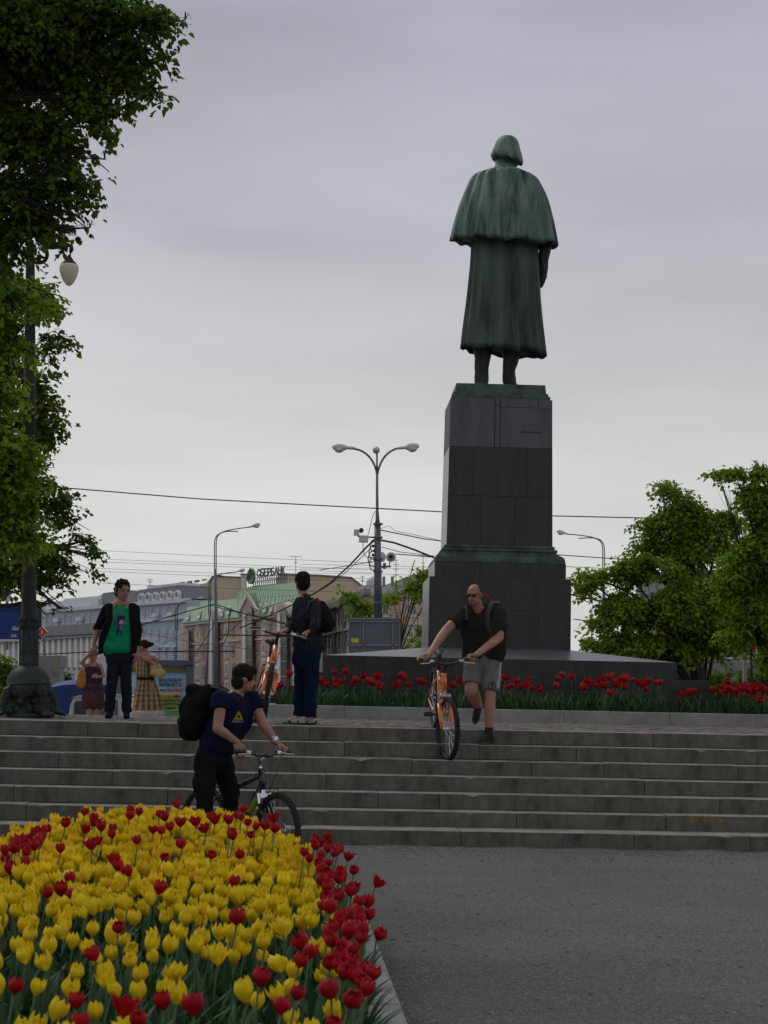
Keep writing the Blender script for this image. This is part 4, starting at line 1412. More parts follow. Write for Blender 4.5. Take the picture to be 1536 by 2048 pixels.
# back of a road sign on the tall pole
p = P(58.5)
o0 = p(748, 1315)
rs = empty('road_sign', o0, 'grey back of a wide road sign with a yellow sticker on the tall lamp', 'road sign')
mb = MB(o0)
mb.prism([p(697, 1330), p(697.5, 1237), p(800, 1238.5), p(800, 1330)], (0, .04, 0))
mb.build('panel', M['panel_grey'], rs)
for (a, b, c, d) in ((697, 1236, 801, 1239), (697, 1241.5, 800, 1244.5), (696, 1289, 801, 1292), (725.5, 1238, 728, 1330), (784, 1238, 786.5, 1330), (696.5, 1237, 698.5, 1330), (798.5, 1238, 800.5, 1330)):
    mb = MB(o0)
    q = [p(a, d), p(a, b), p(c, b), p(c, d)]
    mb.prism([v_ + V((0, -.05, 0)) for v_ in q], (0, .045, 0))
    mb.build('frame_bar', M['panel_bar'], rs)
mb = MB(o0)
mb.prism([p(702, 1284.5) + V((0, -.012, 0)), p(702, 1276.5) + V((0, -.012, 0)), p(717.5, 1277) + V((0, -.012, 0)), p(717.5, 1285) + V((0, -.012, 0))], (0, .008, 0))
mb.build('sticker', M['yellow_sticker'], rs)

# old cast-iron lamp with a clawed base, left foreground of the terrace
LB = V((at(57, 1435, 22.3).x, 22.3, LZ))
lp = empty('cast_iron_lamp', LB, 'dark cast-iron lamp post on a clawed green bronze base with one hanging globe', 'street lamp', rot=(0, -.036, 0))
sc_ = 1 / (FPX / 22.3)


def hz(py): return at(57, py, 22.3).z - LZ


mb = MB()
pr = [(16, 1262), (16.5, 1225), (15, 1220), (13.5, 1150), (12.8, 1000), (12, 822)]
mb.lathe([(r_w * sc_, hz(y)) for r_w, y in ((17, 1258), (18.5, 1256), (18.5, 1250), (17, 1246), (17, 1243), (19, 1240), (18, 1236), (15.2, 1232), (14, 1150), (12.8, 1000), (12.2, 824), (13.6, 822), (13.6, 812), (12.0, 810), (11.2, 700), (9.5, 560), (8.5, 500), (7, 480))], seg=24)
mb.build('post', M['lamp_metal'], lp, smooth=True)
mb = MB()
mb.lathe([(r_w * sc_, hz(y)) for r_w, y in ((17, 1335), (20, 1331), (19, 1322), (17.5, 1312), (17.6, 1303), (18.6, 1301), (18.6, 1297), (17.8, 1294), (17.5, 1256))], seg=24)
mb.build('collar', M['bronze_dark'], lp, smooth=True)
for k in range(9):
    mb = MB()
    a = 2 * math.pi * k / 9
    mb.tube([(math.cos(a) * .108, math.sin(a) * .108, hz(1330)), (math.cos(a) * .106, math.sin(a) * .106, hz(1240))], .012, 5)
    mb.build('flute', M['bronze_dark'], lp)
c0 = V((0, 0, hz(1368)))
mb = MB()
mb.lathe([(.02, hz(1412)), (.17, hz(1405)), (.235, hz(1390)), (.262, hz(1372)), (.255, hz(1355)), (.21, hz(1342)), (.15, hz(1335)), (.12, hz(1331))], seg=32)
mb.build('bulb', mat('bronze_bulb', (.058, .082, .069), .55, spec=.2, col2=(.008, .010, .009), scale=3.2, bump=.004, bscale=14), lp, smooth=True)
mb = MB()
mb.lathe([(.262, hz(1370)), (.272, hz(1368)), (.262, hz(1366))], seg=32)
mb.build('bead', M['bronze_dark'], lp, smooth=True)
for k in range(4):
    a = R(-50 + 90 * k)
    d = V((math.cos(a), math.sin(a), 0))
    s_ = V((-d.y, d.x, 0))
    def q(r, z): return d * r + V((0, 0, z))
    ps = cap(q(.16, hz(1368)), .07, q(.30, hz(1385)), .065) + cap(q(.30, hz(1385)), .065, q(.36, hz(1408)), .05) + cap(q(.36, hz(1408)), .05, q(.37, .08), .045) + cap(q(.12, hz(1395)), .09, q(.28, .10), .07)
    for t in (-1, 0, 1):
        ps += cap(q(.36, .07) + s_ * .03 * t, .032, q(.45, .045) + s_ * .055 * t, .028) + cap(q(.45, .045) + s_ * .055 * t, .022, q(.50, .008) + s_ * .06 * t, .008)
    ps += [('e', q(.27, hz(1400)), (.06, .05, .09), (d, s_, V((0, 0, 1))))]
    organic('claw_foot', ps, M['bronze_dark'], lp, (0, 0, 0), .012, 2, fold=(.015, 14, 1))
mb = MB()
for k in range(8):
    a = 2 * math.pi * k / 8 + .2
    mb.ell((math.cos(a) * .24, math.sin(a) * .24, hz(1386)), .045, .045, .06, nu=8, nv=6)
    mb.ell((math.cos(a + .3) * .23, math.sin(a + .3) * .23, hz(1402)), .05, .05, .05, nu=8, nv=6)
    mb.ell((math.cos(a) * .2, math.sin(a) * .2, .1), .06, .06, .08, nu=8, nv=6)
mb.lathe([(.30, 0), (.31, .03), (.24, .06), (.2, .14), (.17, .3)], seg=24)
mb.build('scroll_ornament', M['bronze_dark'], lp, smooth=True)
# bracket and globe
mb = MB()
LRI = Matrix.Rotation(.036, 3, 'Y')
q = lambda x, y: LRI @ (at(x, y, 22.3) - LB)
mb.tube(curve_pts(q(70, 478), q(90, 470), q(80, 495), q(110, 491), 8) + [q(136, 490), q(142, 492), q(143, 499), q(141, 505)], [.05] * 9 + [.026, .028, .028, .02], 10)
mb.tube(curve_pts(q(72, 525), q(95, 530), q(100, 505), q(88, 494), 8), .025, 8)
mb.build('bracket', M['lamp_metal'], lp, smooth=True)
mb = MB()
gc = q(138, 545)
mb.tube([q(141, 504), q(140, 516)], .01, 6)
mb.lathe([(.092, .105), (.096, .115), (.085, .122), (.06, .15), (.035, .19), (.018, .21), (.012, .225)], gc, 20)
mb.build('cap', M['lamp_metal'], lp, smooth=True)
mb = MB()
mb.lathe([(.004, -.172), (.03, -.160), (.065, -.12), (.10, -.05), (.119, .02), (.120, .06), (.108, .095), (.085, .108)], gc, 26)
mb.build('globe', M['lampglass'], lp, smooth=True)

# blue billboard behind
p = P(62)
o0 = p(20, 1240)
bb = empty('billboard', o0, 'blue billboard with cream frame and white lettering behind the cast-iron lamp', 'billboard')
mb = MB(o0); mb.prism([p(-130, 1278), p(-130, 1212), p(84, 1208), p(84, 1279)], (0, .1, 0)); mb.build('board', M['blue_board'], bb)
for pts in ([(-130, 1282), (-130, 1278), (88, 1279), (88, 1283)], [(-130, 1214), (-130, 1209), (88, 1206), (88, 1211)], [(84, 1282), (84, 1206), (88.5, 1206), (88.5, 1282)]):
    mb = MB(o0); mb.prism([p(*q_) + V((0, -.06, 0)) for q_ in pts], (0, .25, 0)); mb.build('frame', M['ivory'], bb)
rx = (p(60, 1250) - p(0, 1250)).normalized()
put_text('lettering', 'Gal', .17, M['ink_white'], p(23, 1260) + V((0, -.02, 0)), rx, up, bb, shear=.3, bold=.005)
put_text('lettering', '225-', .13, M['ink_white'], p(21.5, 1274) + V((0, -.02, 0)), rx, up, bb, bold=.003)
p = P(70)
o0 = p(8, 1188)
b2 = empty('shop_sign', o0, 'small blue and cream sign board above the blue billboard', 'sign')
mb = MB(o0); mb.prism([p(-60, 1202), p(-60, 1178), p(20, 1178), p(20, 1202)], (0, .2, 0)); mb.build('board', M['ivory'], b2)
mb = MB(o0); mb.prism([p(1, 1193), p(1, 1183), p(18, 1183), p(18, 1193)], (0, -.02, 0)); mb.build('blue_patch', M['blue_board'], b2)
mb = MB(o0); mb.tube([p(14, 1202), p(14, 1300)], .06, 8); mb.tube([p(-40, 1202), p(-40, 1300)], .06, 8); mb.build('leg', M['steel'], b2)

# red diamond information sign
p = P(50)
o0 = p(85, 1264)
isg = empty('information_sign', o0, 'red diamond information sign with a white letter i beside the lamp post', 'sign')
def dia(r, off, cx=0, cy=0): return [p(84 + cx, 1264 + cy - r) + V((0, off, 0)), p(84 + cx + r, 1264 + cy) + V((0, off, 0)), p(84 + cx, 1264 + cy + r) + V((0, off, 0)), p(84 + cx - r, 1264 + cy) + V((0, off, 0))]
mb = MB(o0); mb.prism(dia(11.8, 0), (0, .16, 0)); mb.build('box', M['ivory'], isg)
mb = MB(o0); mb.prism(dia(10.4, -.004), (0, -.01, 0)); mb.build('face', M['red_sign'], isg)
put_text('lettering', 'i', .20, M['ivory'], p(82.3, 1268.6) + V((0, -.018, 0)), rx, up, isg, bold=.006)
mb = MB(o0); mb.tube([p(88, 1274), p(88.5, 1420)], .03, 8); mb.build('post', M['steel'], isg)

# bus-stop advertising panel
p = P(40)
o0 = p(325, 1440)
sh = empty('advertising_stand', o0, 'grey framed bus stop poster stand between the plaid dress and the backpack', 'poster stand')
mb = MB(o0)
for pts in ([(230, 1330), (230, 1319), (388, 1321), (388, 1332)], [(372, 1500), (372, 1330), (387, 1330), (387, 1500)], [(232, 1500), (232, 1330), (244, 1330), (244, 1500)]):
    mb = MB(o0); mb.prism([p(*q_) + V((0, -.05, 0)) for q_ in pts], (0, .3, 0)); mb.build('frame', M['frame_grey'], sh)
mb = MB(o0); mb.prism([p(244, 1344), p(244, 1331), p(372, 1332), p(372, 1345)], (0, .1, 0)); mb.build('header', mat('olive_header', (.16, .14, .08), .6), sh)
for pts, mt_ in (([(244, 1390), (244, 1344), (370.5, 1345), (370.5, 1390)], M['poster_sky']), ([(244, 1422), (244, 1387), (362, 1387), (362, 1422)], M['poster_yellow']), ([(244, 1440), (244, 1421), (370, 1421), (370, 1440)], M['poster_green']), ([(362, 1421), (362, 1390), (370.5, 1390), (370.5, 1421)], M['poster_sky'])):
    mb = MB(o0); mb.prism([p(*q_) + V((0, .06 if mt_ != M['poster_yellow'] else .05, 0)) for q_ in pts], (0, .03, 0)); mb.build('poster', mt_, sh)
for body, x, y, sz, mt_ in (('МАЛОМУ', 317.5, 1363.5, .11, M['ink_navy']), ('БИЗНЕСУ', 318, 1372.5, .107, M['ink_navy']), ('про', 319, 1382, .07, M['ink_navy']), ('легко!', 331, 1383, .125, M['ink_red']),
                            ('АКЦИЯ:', 314.5, 1395.5, .092, M['ink_orange']), ('МЫ', 346.5, 1395.5, .092, M['ink_navy']), ('ОТМЕНИЛИ', 314, 1403.5, .088, M['ink_navy']), ('КОМИССИИ', 313, 1411, .088, M['ink_navy']), ('за кредиты', 319, 1417.5, .07, M['ink_navy'])):
    put_text('lettering', body, sz, mt_, p(x, y) + V((0, .035, 0)), (p(371, 1390) - p(310, 1389)).normalized(), up, sh, depth=.003, bold=.003, shear=.25 if body in ('про', 'легко!') else 0)

# concrete kiosk with a hanging board
p = P(48)
o0 = p(100, 1420)
kk = empty('kiosk', o0, 'low grey concrete kiosk behind the lamp base', 'kiosk')
for pts, d in (([(60, 1460), (60, 1336), (118, 1334), (118, 1460)], 1.2), ([(40, 1336), (40, 1313), (120, 1311), (120, 1334)], 1.5)):
    mb = MB(o0); mb.prism([p(*q_) for q_ in pts], (0, d, 0)); mb.build('wall', M['concrete'], kk)
mb = MB(o0); mb.prism([p(108, 1338) + V((0, -.1, 0)), p(119, 1336) + V((0, -.1, 0)), p(121, 1348) + V((0, -.1, 0)), p(112, 1351) + V((0, -.1, 0))], (0, .05, 0)); mb.build('notice_board', mat('tan_board', (.30, .24, .12), .7), kk)

# blue tarpaulin tent
p = P(43)
o0 = p(150, 1440)
mb = MB(o0)
top = [p(98, 1376), p(125, 1370), p(160, 1368), p(200, 1368), p(225, 1374)]
bot = [p(86, 1465), p(118, 1466), p(150, 1466), p(196, 1466), p(236, 1466)]
ridge = [v_ + V((0, 1.3, .12)) for v_ in top]
back = [v_ + V((0, 2.0, 0)) for v_ in bot]
vs = []
for rowp in (bot, top, ridge, back): vs += rowp
mb.add(vs, [(r_i * 5 + c_i, r_i * 5 + c_i + 1, r_i * 5 + 5 + c_i + 1, r_i * 5 + 5 + c_i) for r_i in range(3) for c_i in range(4)] + [(0, 5, 10, 15), (19, 14, 9, 4)])
tag(mb.build('tarpaulin_tent', M['blue_tarp'], loc=o0), 'blue tarpaulin tent behind the clawed lamp base', 'tent')

# white van, only its upper back shows over the terrace edge
p = P(38)
o0 = p(205, 1500)
o0.z = GZ
van = empty('parked_van', o0, 'white van with a dark side window behind the walking man', 'van')
def Q(x, y, d=0): return p(x, y) + V((0, d, 0))
body = [Q(135, 1500), Q(136, 1440), Q(141, 1408), Q(146, 1398), Q(156, 1393), Q(240, 1391), Q(262, 1394), Q(268, 1420), Q(270, 1500)]
mb = MB(o0)
mb.prism(body, (0, 1.7, 0))
mb.build('body', M['white'], van)
mb = MB(o0); mb.prism([Q(147, 1440, -.03), Q(149, 1406, -.03), Q(153, 1402, -.03), Q(172, 1401, -.03), Q(172, 1440, -.03)], (0, .02, 0)); mb.build('window', M['glass'], van)
mb = MB(o0); mb.prism([Q(178, 1440, -.03), Q(178, 1402, -.03), Q(236, 1400, -.03), Q(236, 1440, -.03)], (0, .02, 0)); mb.build('window', mat('tinted_glass', (.16, .17, .18), .2), van)
mb = MB(o0); mb.prism([Q(141, 1396, -.05), Q(158, 1390.5, -.05), Q(240, 1388.5, -.05), Q(264, 1392, -.05), Q(240, 1391.5, -.05), Q(158, 1394, -.05)], (0, 1.8, 0)); mb.build('roof_gutter', M['ivory'], van)
for x in (165, 238):
    mb = MB(o0)
    c = Q(x, 1470)
    c.z = GZ + .33
    mb.lathe([(.33, -.1), (.33, .1)], c, 20, ax=(0, 1, 0))
    mb.build('wheel', M['rubber'], van)
p = P(44)
o0 = p(1517, 1300)
fl = empty('red_flag', o0, 'faded red flag on a dark pole among the trees at the right edge', 'flag')
mb = MB(o0); mb.tube([p(1499, 1262), p(1508, 1420)], .03, 6); mb.build('pole', M['cable'], fl)
mb = MB(o0)
vs = []
for j in range(6):
    for i in range(7):
        t, s_ = i / 6, j / 5
        vs.append(p(lerp(1502, 1518, t) + s_ * 2 - t * s_ * 8, lerp(1273 - t * 4, 1305, s_)) + V((0, .05 * math.sin(t * 7 + s_ * 2), 0)))
mb.add(vs, [(j * 7 + i, j * 7 + i + 1, j * 7 + i + 8, j * 7 + i + 7) for j in range(5) for i in range(6)])
o = mb.build('cloth', M['red_sign'], fl, smooth=True)
p = P(52)
o0 = p(1495, 1400)
o0.z = GZ
kk = empty('white_post', o0, 'pale square concrete post under the red flag', 'post')
mb = MB(o0); mb.prism([p(1487, 1460), p(1488, 1308), p(1494, 1308), p(1495, 1460)], (0, .2, 0)); mb.build('shaft', M['concrete'], kk)
mb = MB(o0); mb.prism([p(1490, 1308), p(1490, 1293), p(1500, 1293), p(1500, 1308)], (0, -.03, 0)); mb.build('notice', M['white'], kk)

# ================================================================== TREES
LEAF = [(0, 0), (.34, .18), (.42, .5), (.2, .82), (0, 1.0), (-.2, .82), (-.42, .5), (-.34, .18)]
LEAF4 = [(0, 0), (.42, .45), (0, 1), (-.42, .45)]


def leaf_arrays(P_, D_, N_, S_, shape, colr, rs):
    n = len(P_)
    k = len(shape)
    sh = np.array(shape)
    Sd = np.cross(D_, N_)
    Sd /= np.linalg.norm(Sd, axis=1)[:, None] + 1e-9
    Nn = np.cross(Sd, D_)
    v = (P_[:, None, :] + Sd[:, None, :] * (sh[None, :, 0, None] * S_[:, None, None]) + D_[:, None, :] * (sh[None, :, 1, None] * S_[:, None, None])
         + Nn[:, None, :] * (np.abs(sh[None, :, 0, None]) * .45 - sh[None, :, 1, None] ** 2 * .22) * S_[:, None, None])
    cols = np.repeat(colr[:, None, :], k, 1).reshape(-1, 3)
    return v.reshape(-1, 3), cols


def leaf_mesh(name, P_, D_, N_, S_, shape, colr, mtl, rs):
    v, cols = leaf_arrays(P_, D_, N_, S_, shape, colr, rs)
    n, k = len(P_), len(shape)
    me = bpy.data.meshes.new(name)
    h = k // 2
    # two facets hinged on the midrib
    base = np.arange(n)[:, None] * k
    if k == 8:
        polys = np.concatenate([base + np.array([0, 1, 2, 3, 4]), base + np.array([0, 4, 5, 6, 7])], 1).reshape(-1, 5)
    else:
        polys = np.concatenate([base + np.array([0, 1, 2]), base + np.array([0, 2, 3])], 1).reshape(-1, 3)
    q = polys.shape[1]
    me.vertices.add(len(v))
    me.vertices.foreach_set('co', v.astype('f').ravel())
    me.loops.add(polys.size)
    me.loops.foreach_set('vertex_index', polys.astype('i').ravel())
    me.polygons.add(len(polys))
    me.polygons.foreach_set('loop_start', (np.arange(len(polys)) * q).astype('i'))
    ca = me.color_attributes.new('Col', 'FLOAT_COLOR', 'POINT')
    ca.data.foreach_set('color', np.concatenate([cols, np.ones((len(cols), 1))], 1).astype('f').ravel())
    me.materials.append(mtl)
    me.update(calc_edges=True)
    return me


def make_tree(name, base, trunk_r, blobs, nspray, leaf_s, mtl, label, seed, per=12, shape=LEAF4, forks=None, group=None, n_single=0, spray_r=.45, flat=.35, droop=.25, trunk_to=None, gap=.0, back=0, limb=None):
    rs = np.random.RandomState(seed)
    rr = random.Random(seed)
    base = V(base)
    tr = empty(name, base, label, 'tree', group)
    cen = sum((V(b[0]) for b in blobs), V()) / len(blobs)
    top = V(trunk_to) if trunk_to else V((cen.x, cen.y, cen.z))
    mb = MB(base)
    k1, k2 = base.lerp(top, .35) + V((rr.uniform(-.1, .1), 0, 0)), base.lerp(top, .7)
    mb.tube([base + V((0, 0, -.1)), base + V((0, 0, .25)), k1, k2, top], [trunk_r * 1.5, trunk_r * 1.08, trunk_r * .9, trunk_r * .6, trunk_r * .28], 10)
    mb.build('trunk', M['bark'], tr, smooth=True)
    lm = MB(base)
    vol = np.array([b[1][0] * b[1][1] * b[1][2] for b in blobs])
    pr = vol ** .8
    pr = pr / pr.sum()
    tips = []
    for b in blobs:
        c = V(b[0])
        f0 = rr.uniform(.3, .8)
        s_ = base.lerp(top, f0)
        md = s_.lerp(c, .5) + V((rr.uniform(-.2, .2), rr.uniform(-.2, .2), (c - s_).length * .10))
        lr = limb or trunk_r * .34
        pts = curve_pts(s_, s_.lerp(md, .6), md, c, 6)
        lm.tube(pts, [lerp(lr, lr * .22, i / 6) for i in range(7)], 6)
        tips.append(c)
        for q in range(7):
            dv = V((rr.gauss(0, 1), rr.gauss(0, 1), rr.gauss(.25, .7))).normalized()
            e_ = c + V((dv.x * b[1][0], dv.y * b[1][1], dv.z * b[1][2])) * rr.uniform(.3, .8)
            st = pts[rr.randint(3, 6)]
            lm.tube([st, st.lerp(e_, .5) + V((0, 0, .05)), e_], [lr * .22, lr * .13, lr * .05], 4)
    lm.build('limbs', M['bark'], tr, smooth=True)
    PP, DD, NN, SS, CC = [], [], [], [], []
    idx = rs.choice(len(blobs), nspray, p=pr)
    tw = MB(base)
    for n_, bi in enumerate(idx):
        c, rad = V(blobs[bi][0]), blobs[bi][1]
        d = rs.normal(size=3)
        d /= np.linalg.norm(d)
        rr_ = rs.uniform(.05, 1.0) ** .5
        # ragged outline: radius modulated by noise of direction
        rag = .80 + .34 * noise.noise(V((d[0] * 2.6 + bi * 3.1, d[1] * 2.6, d[2] * 2.6 + seed)))
        p0 = np.array(c) + d * np.array(rad) * rr_ * rag
        if noise.noise(V(tuple(p0 * .42 / spray_r)) + V((seed, 0, 0))) < gap - .12: continue
        out = d * np.array([1, 1, .3])
        out[2] -= droop * .6
        out /= np.linalg.norm(out) + 1e-9
        m_ = max(3, int(per * rs.uniform(.6, 1.4)))
        sd = np.cross(out, [0, 0, 1.])
        sd /= np.linalg.norm(sd) + 1e-9
        t = rs.uniform(-1, 1, m_)
        w_ = rs.uniform(-1, 1, m_) * (1 - .5 * np.abs(t))
        pos = p0 + out * (t * spray_r)[:, None] + sd * (w_ * spray_r * .55)[:, None] + rs.normal(size=(m_, 3)) * [spray_r * .06, spray_r * .06, spray_r * flat * .3]
        pos[:, 2] -= np.abs(w_) * spray_r * .12 + (t + 1) ** 2 * spray_r * droop * .25
        dr = out * .55 + sd * (np.sign(w_) * .7)[:, None] + rs.normal(size=(m_, 3)) * .35
        dr[:, 2] -= .35
        dr /= np.linalg.norm(dr, axis=1)[:, None]
        nn = np.array([0, 0, 1.]) + rs.normal(size=(m_, 3)) * .38
        PP.append(pos); DD.append(dr); NN.append(nn)
        SS.append(leaf_s * rs.uniform(.6, 1.25, m_))
        v_ = rs.uniform(.7, 1.25)
        cl = np.stack([v_ * rs.uniform(.85, 1.2, m_), v_ * rs.uniform(.92, 1.1, m_), v_ * rs.uniform(.6, 1.2, m_)], 1)
        CC.append(cl)
        if n_ % 3 == 0: tw.tube([V(p0 - out * spray_r * 1.2), V(p0 + out * spray_r * .9) + V((0, 0, -droop * spray_r * .4))], [.008 + trunk_r * .012, .004], 3, caps=False)
    tw.build('twigs', M['bark'], tr)
    tag(tr.children[-1], kind='stuff')
    PP, DD, NN, SS, CC = (np.concatenate(a) for a in (PP, DD, NN, SS, CC))
    b0 = np.array(base)
    crown = link('crown', leaf_mesh('crown', PP - b0, DD, NN, SS, shape, CC, mtl, rs), tr)
    tag(crown, kind='stuff')
    if n_single:
        # the largest visible leaves as parts of their own
        vs_ = []
        protos = [leaf_mesh('leaf', np.zeros((1, 3)), np.array([[1., 0, 0]]), np.array([[0, 0, 1.]]), np.array([1.]), LEAF, np.array([[s2, s2, s2 * .9]]), mtl, rs) for s2 in (.8, 1.0, 1.2)]
        ids = rs.permutation(len(PP))
        cnt = 0
        for i in ids:
            w_ = V(PP[i])
            q = w_ - V((0, 0, EYE))
            z_ = q.dot(cf)
            px, py = 768 + FPX * q.dot(cr) / z_, 1024 - FPX * q.dot(cu) / z_
            if not (0 < px < 420 and 0 < py < 1250): continue
            x_ = V(DD[i]).normalized()
            n_ = V(NN[i])
            y_ = n_.cross(x_).normalized()
            z2 = x_.cross(y_)
            o = link('leaf', protos[cnt % 3], tr)
            mm = Matrix.Identity(4)
            s_ = SS[i] * 1.05
            off = V((rr.uniform(-.05, .05), rr.uniform(-.05, .05), rr.uniform(-.05, .05)))
            for a in range(3): mm[a][0], mm[a][1], mm[a][2], mm[a][3] = x_[a] * s_, y_[a] * s_, z2[a] * s_, (w_ + off - base)[a]
            o.matrix_local = mm
            cnt += 1
            if cnt >= n_single: break
    return tr


def bl(px, py, Y, rx, rz, ry=None):
    """crown clump centred where a photo pixel meets depth Y; radii given in metres"""
    return (tuple(at(px, py, Y)), (rx, ry or rx * .6, rz))


k14 = 14 / FPX     # metres per pixel at 14 m
A = [bl(-60, 40, 14, 1.2, .55), bl(90, 25, 14.2, .75, .32), bl(230, 20, 14, .50, .22), bl(310, 40, 13.8, .22, .14), bl(370, 40, 13.8, .10, .06), bl(150, 120, 14.3, .6, .25), bl(255, 110, 14, .34, .20), bl(330, 115, 13.9, .12, .10),
     bl(20, 170, 14.2, .7, .30), bl(150, 210, 14.1, .45, .22), bl(235, 160, 14, .28, .13), bl(300, 185, 13.9, .22, .06), bl(195, 255, 14, .14, .12), bl(60, 290, 14.3, .55, .22), bl(160, 310, 14.1, .26, .12), bl(210, 318, 14, .11, .07),
     bl(20, 380, 14.2, .5, .22), bl(120, 385, 14.1, .30, .13), bl(140, 440, 14, .28, .12), bl(60, 440, 14.2, .40, .18), bl(60, 240, 14.2, .5, .25), bl(100, 340, 14.1, .4, .16), bl(-40, 480, 14.2, .5, .3), bl(180, 455, 14, .12, .06), bl(135, 350, 14, .3, .1)]
make_tree('linden_tree', (-6.0, 14.8, 0), .24, A, 3100, .056, M['leaf_dark'], 'dark linden tree whose near boughs fill the top left corner', 4, per=13, shape=LEAF, n_single=150, spray_r=.17, trunk_to=(-5.2, 14.6, 7.5), gap=-.03, droop=.45, limb=.028)
C = [bl(-10, 590, 18, .6, .35), bl(60, 600, 18, .28, .28), bl(20, 680, 18, .3, .3), bl(80, 640, 18, .12, .15), bl(-20, 780, 18, .35, .35), bl(0, 880, 17.5, .38, .18), bl(40, 900, 17.5, .22, .16), bl(20, 960, 17.5, .4, .28), bl(60, 1010, 17.5, .24, .24), bl(10, 1060, 17.5, .38, .24), bl(50, 1075, 17.5, .2, .15), bl(-60, 1000, 17.5, .5, .6)]
make_tree('linden_tree', (-5.4, 17.9, 0), .2, C, 1250, .062, M['leaf_mid'], 'lighter green linden in front of the cast-iron post at the left edge', 8, limb=.03, per=10, shape=LEAF, n_single=100, spray_r=.17, trunk_to=(-4.9, 17.8, 5.5), droop=.5)
B = [bl(40, 620, 33, .8, .7), bl(95, 690, 33, .45, .4), bl(85, 600, 33, .35, .4), bl(80, 830, 33, .5, .4), bl(70, 780, 33, .55, .5), bl(40, 860, 33, .8, .5), bl(95, 870, 33, .33, .33), bl(100, 930, 33, .28, .25), bl(60, 960, 33, .8, .5), bl(120, 1010, 33, .4, .25), bl(145, 1050, 33, .42, .4), bl(170, 1080, 33, .34, .22),
     bl(80, 1110, 33, .9, .5), bl(150, 1140, 33, .45, .2), bl(110, 1165, 33, .5, .22), bl(20, 1150, 33, .7, .4), bl(85, 1205, 33, .24, .12), bl(185, 1110, 33, .2, .12), bl(-60, 1000, 34, 1.5, 2.0), bl(122, 1218, 33, .13, .06), bl(-40, 700, 34, 1.2, 1.2)]
make_tree('maple_tree', (-8.2, 33.5, GZ), .26, B, 3000, .11, M['leaf_dark'], 'dark maple behind the cast-iron lamp post with a ragged right edge', 15, per=12, n_single=50, spray_r=.30, trunk_to=(-8.0, 33.4, 7.4), droop=.3)
# right-hand trees
D = [bl(1340, 985, 46, .65, .40), bl(1370, 1020, 46, .8, .40), bl(1330, 1050, 46, .9, .40), bl(1400, 1065, 46, .9, .40), bl(1300, 1095, 46, .8, .3), bl(1370, 1110, 46, 1.3, .4), bl(1200, 1160, 45, .55, .28), bl(1250, 1140, 45, .7, .3), bl(1310, 1150, 45, 1.0, .5), bl(1230, 1210, 45, .8, .45),
     bl(1190, 1250, 45, .3, .3), bl(1175, 1180, 45, .22, .2), bl(1300, 1220, 45, 1.2, .6), bl(1380, 1200, 45, 1.3, .7), bl(1250, 1290, 45, 1.0, .4), bl(1330, 1290, 45, 1.0, .4), bl(1400, 1280, 46, 1.2, .4), bl(1180, 1290, 45, .35, .25), bl(1450, 1180, 46, 1.2, .6), bl(1440, 1040, 46, .7, .35), bl(1460, 1110, 46, .9, .4), bl(1290, 1130, 45, .8, .3), bl(1165, 1150, 45, .2, .12), bl(1320, 970, 46, .22, .18), bl(1420, 1250, 46, 1.4, .5)]
tb = at(1412, 1380, 45.5)
tb.z = GZ
make_tree('maple_tree', tb, .24, D, 3900, .11, M['leaf_mid'], 'broad bright green maple right of the pedestal with a forked dark trunk', 21, limb=.06, per=20, spray_r=.38, gap=.04, droop=.45, trunk_to=at(1385, 1120, 45.8), flat=.5)
E_ = [bl(1435, 945, 40, .15, .1), bl(1445, 975, 40, .2, .1), bl(1440, 1070, 40, .3, .16), bl(1510, 925, 40, .3, .12), bl(1470, 1150, 40, .5, .2), bl(1530, 1100, 40, .8, .5), bl(1470, 950, 40, .32, .22), bl(1520, 945, 40, .45, .2), bl(1500, 990, 40, .5, .25), bl(1550, 1000, 40, .7, .4), bl(1480, 1035, 40, .4, .2), bl(1530, 1060, 40, .6, .3), bl(1500, 1110, 40, .6, .3), bl(1560, 1130, 40, .8, .5), bl(1500, 1180, 40, .7, .35), bl(1530, 1240, 40, .8, .4), bl(1480, 1260, 41, .6, .3), bl(1570, 1310, 40, .6, .4)]
tb2 = at(1560, 1380, 40.5)
tb2.z = GZ
make_tree('maple_tree', tb2, .2, E_, 2600, .11, M['leaf_mid'], 'taller maple with bare twig tips at the right edge', 29, limb=.035, per=20, spray_r=.32, flat=.5, gap=.02, droop=.4)
F_ = [bl(1470, 1370, 60, 2.2, .8), bl(1250, 1340, 60, 1.6, .6), bl(1560, 1380, 60, 2, 1.0), bl(1350, 1360, 60, 1.2, .5)]
tb3 = at(1470, 1380, 60)
tb3.z = GZ
make_tree('bushy_tree', tb3, .15, F_, 900, .2, M['leaf_dark'], 'low dark bushy growth under the maples at the right', 33, per=14, spray_r=.5)
# sparse street tree between lamp and pedestal
G = [bl(700, 1195, 88, .5, .4), bl(730, 1215, 88, .6, .5), bl(680, 1180, 88, .25, .15), bl(790, 1200, 88, .9, .5), bl(830, 1180, 88, .9, .8), bl(845, 1150, 88, .6, .6), bl(828, 1125, 88, .3, .3), bl(812, 1215, 88, .8, .6), bl(850, 1210, 88, .5, .9), bl(795, 1235, 88, .5, .5), bl(845, 1260, 88, .5, .6), bl(850, 1295, 88, .5, .4), bl(812, 1295, 88, .35, .3)]
tb4 = at(778, 1380, 88)
tb4.z = GZ
make_tree('street_tree', tb4, .26, G, 420, .2, M['leaf_mid'], 'thinly leaved street tree between the tall lamp and the pedestal', 41, limb=.06, per=9, spray_r=.6, trunk_to=at(800, 1240, 88), flat=.6)
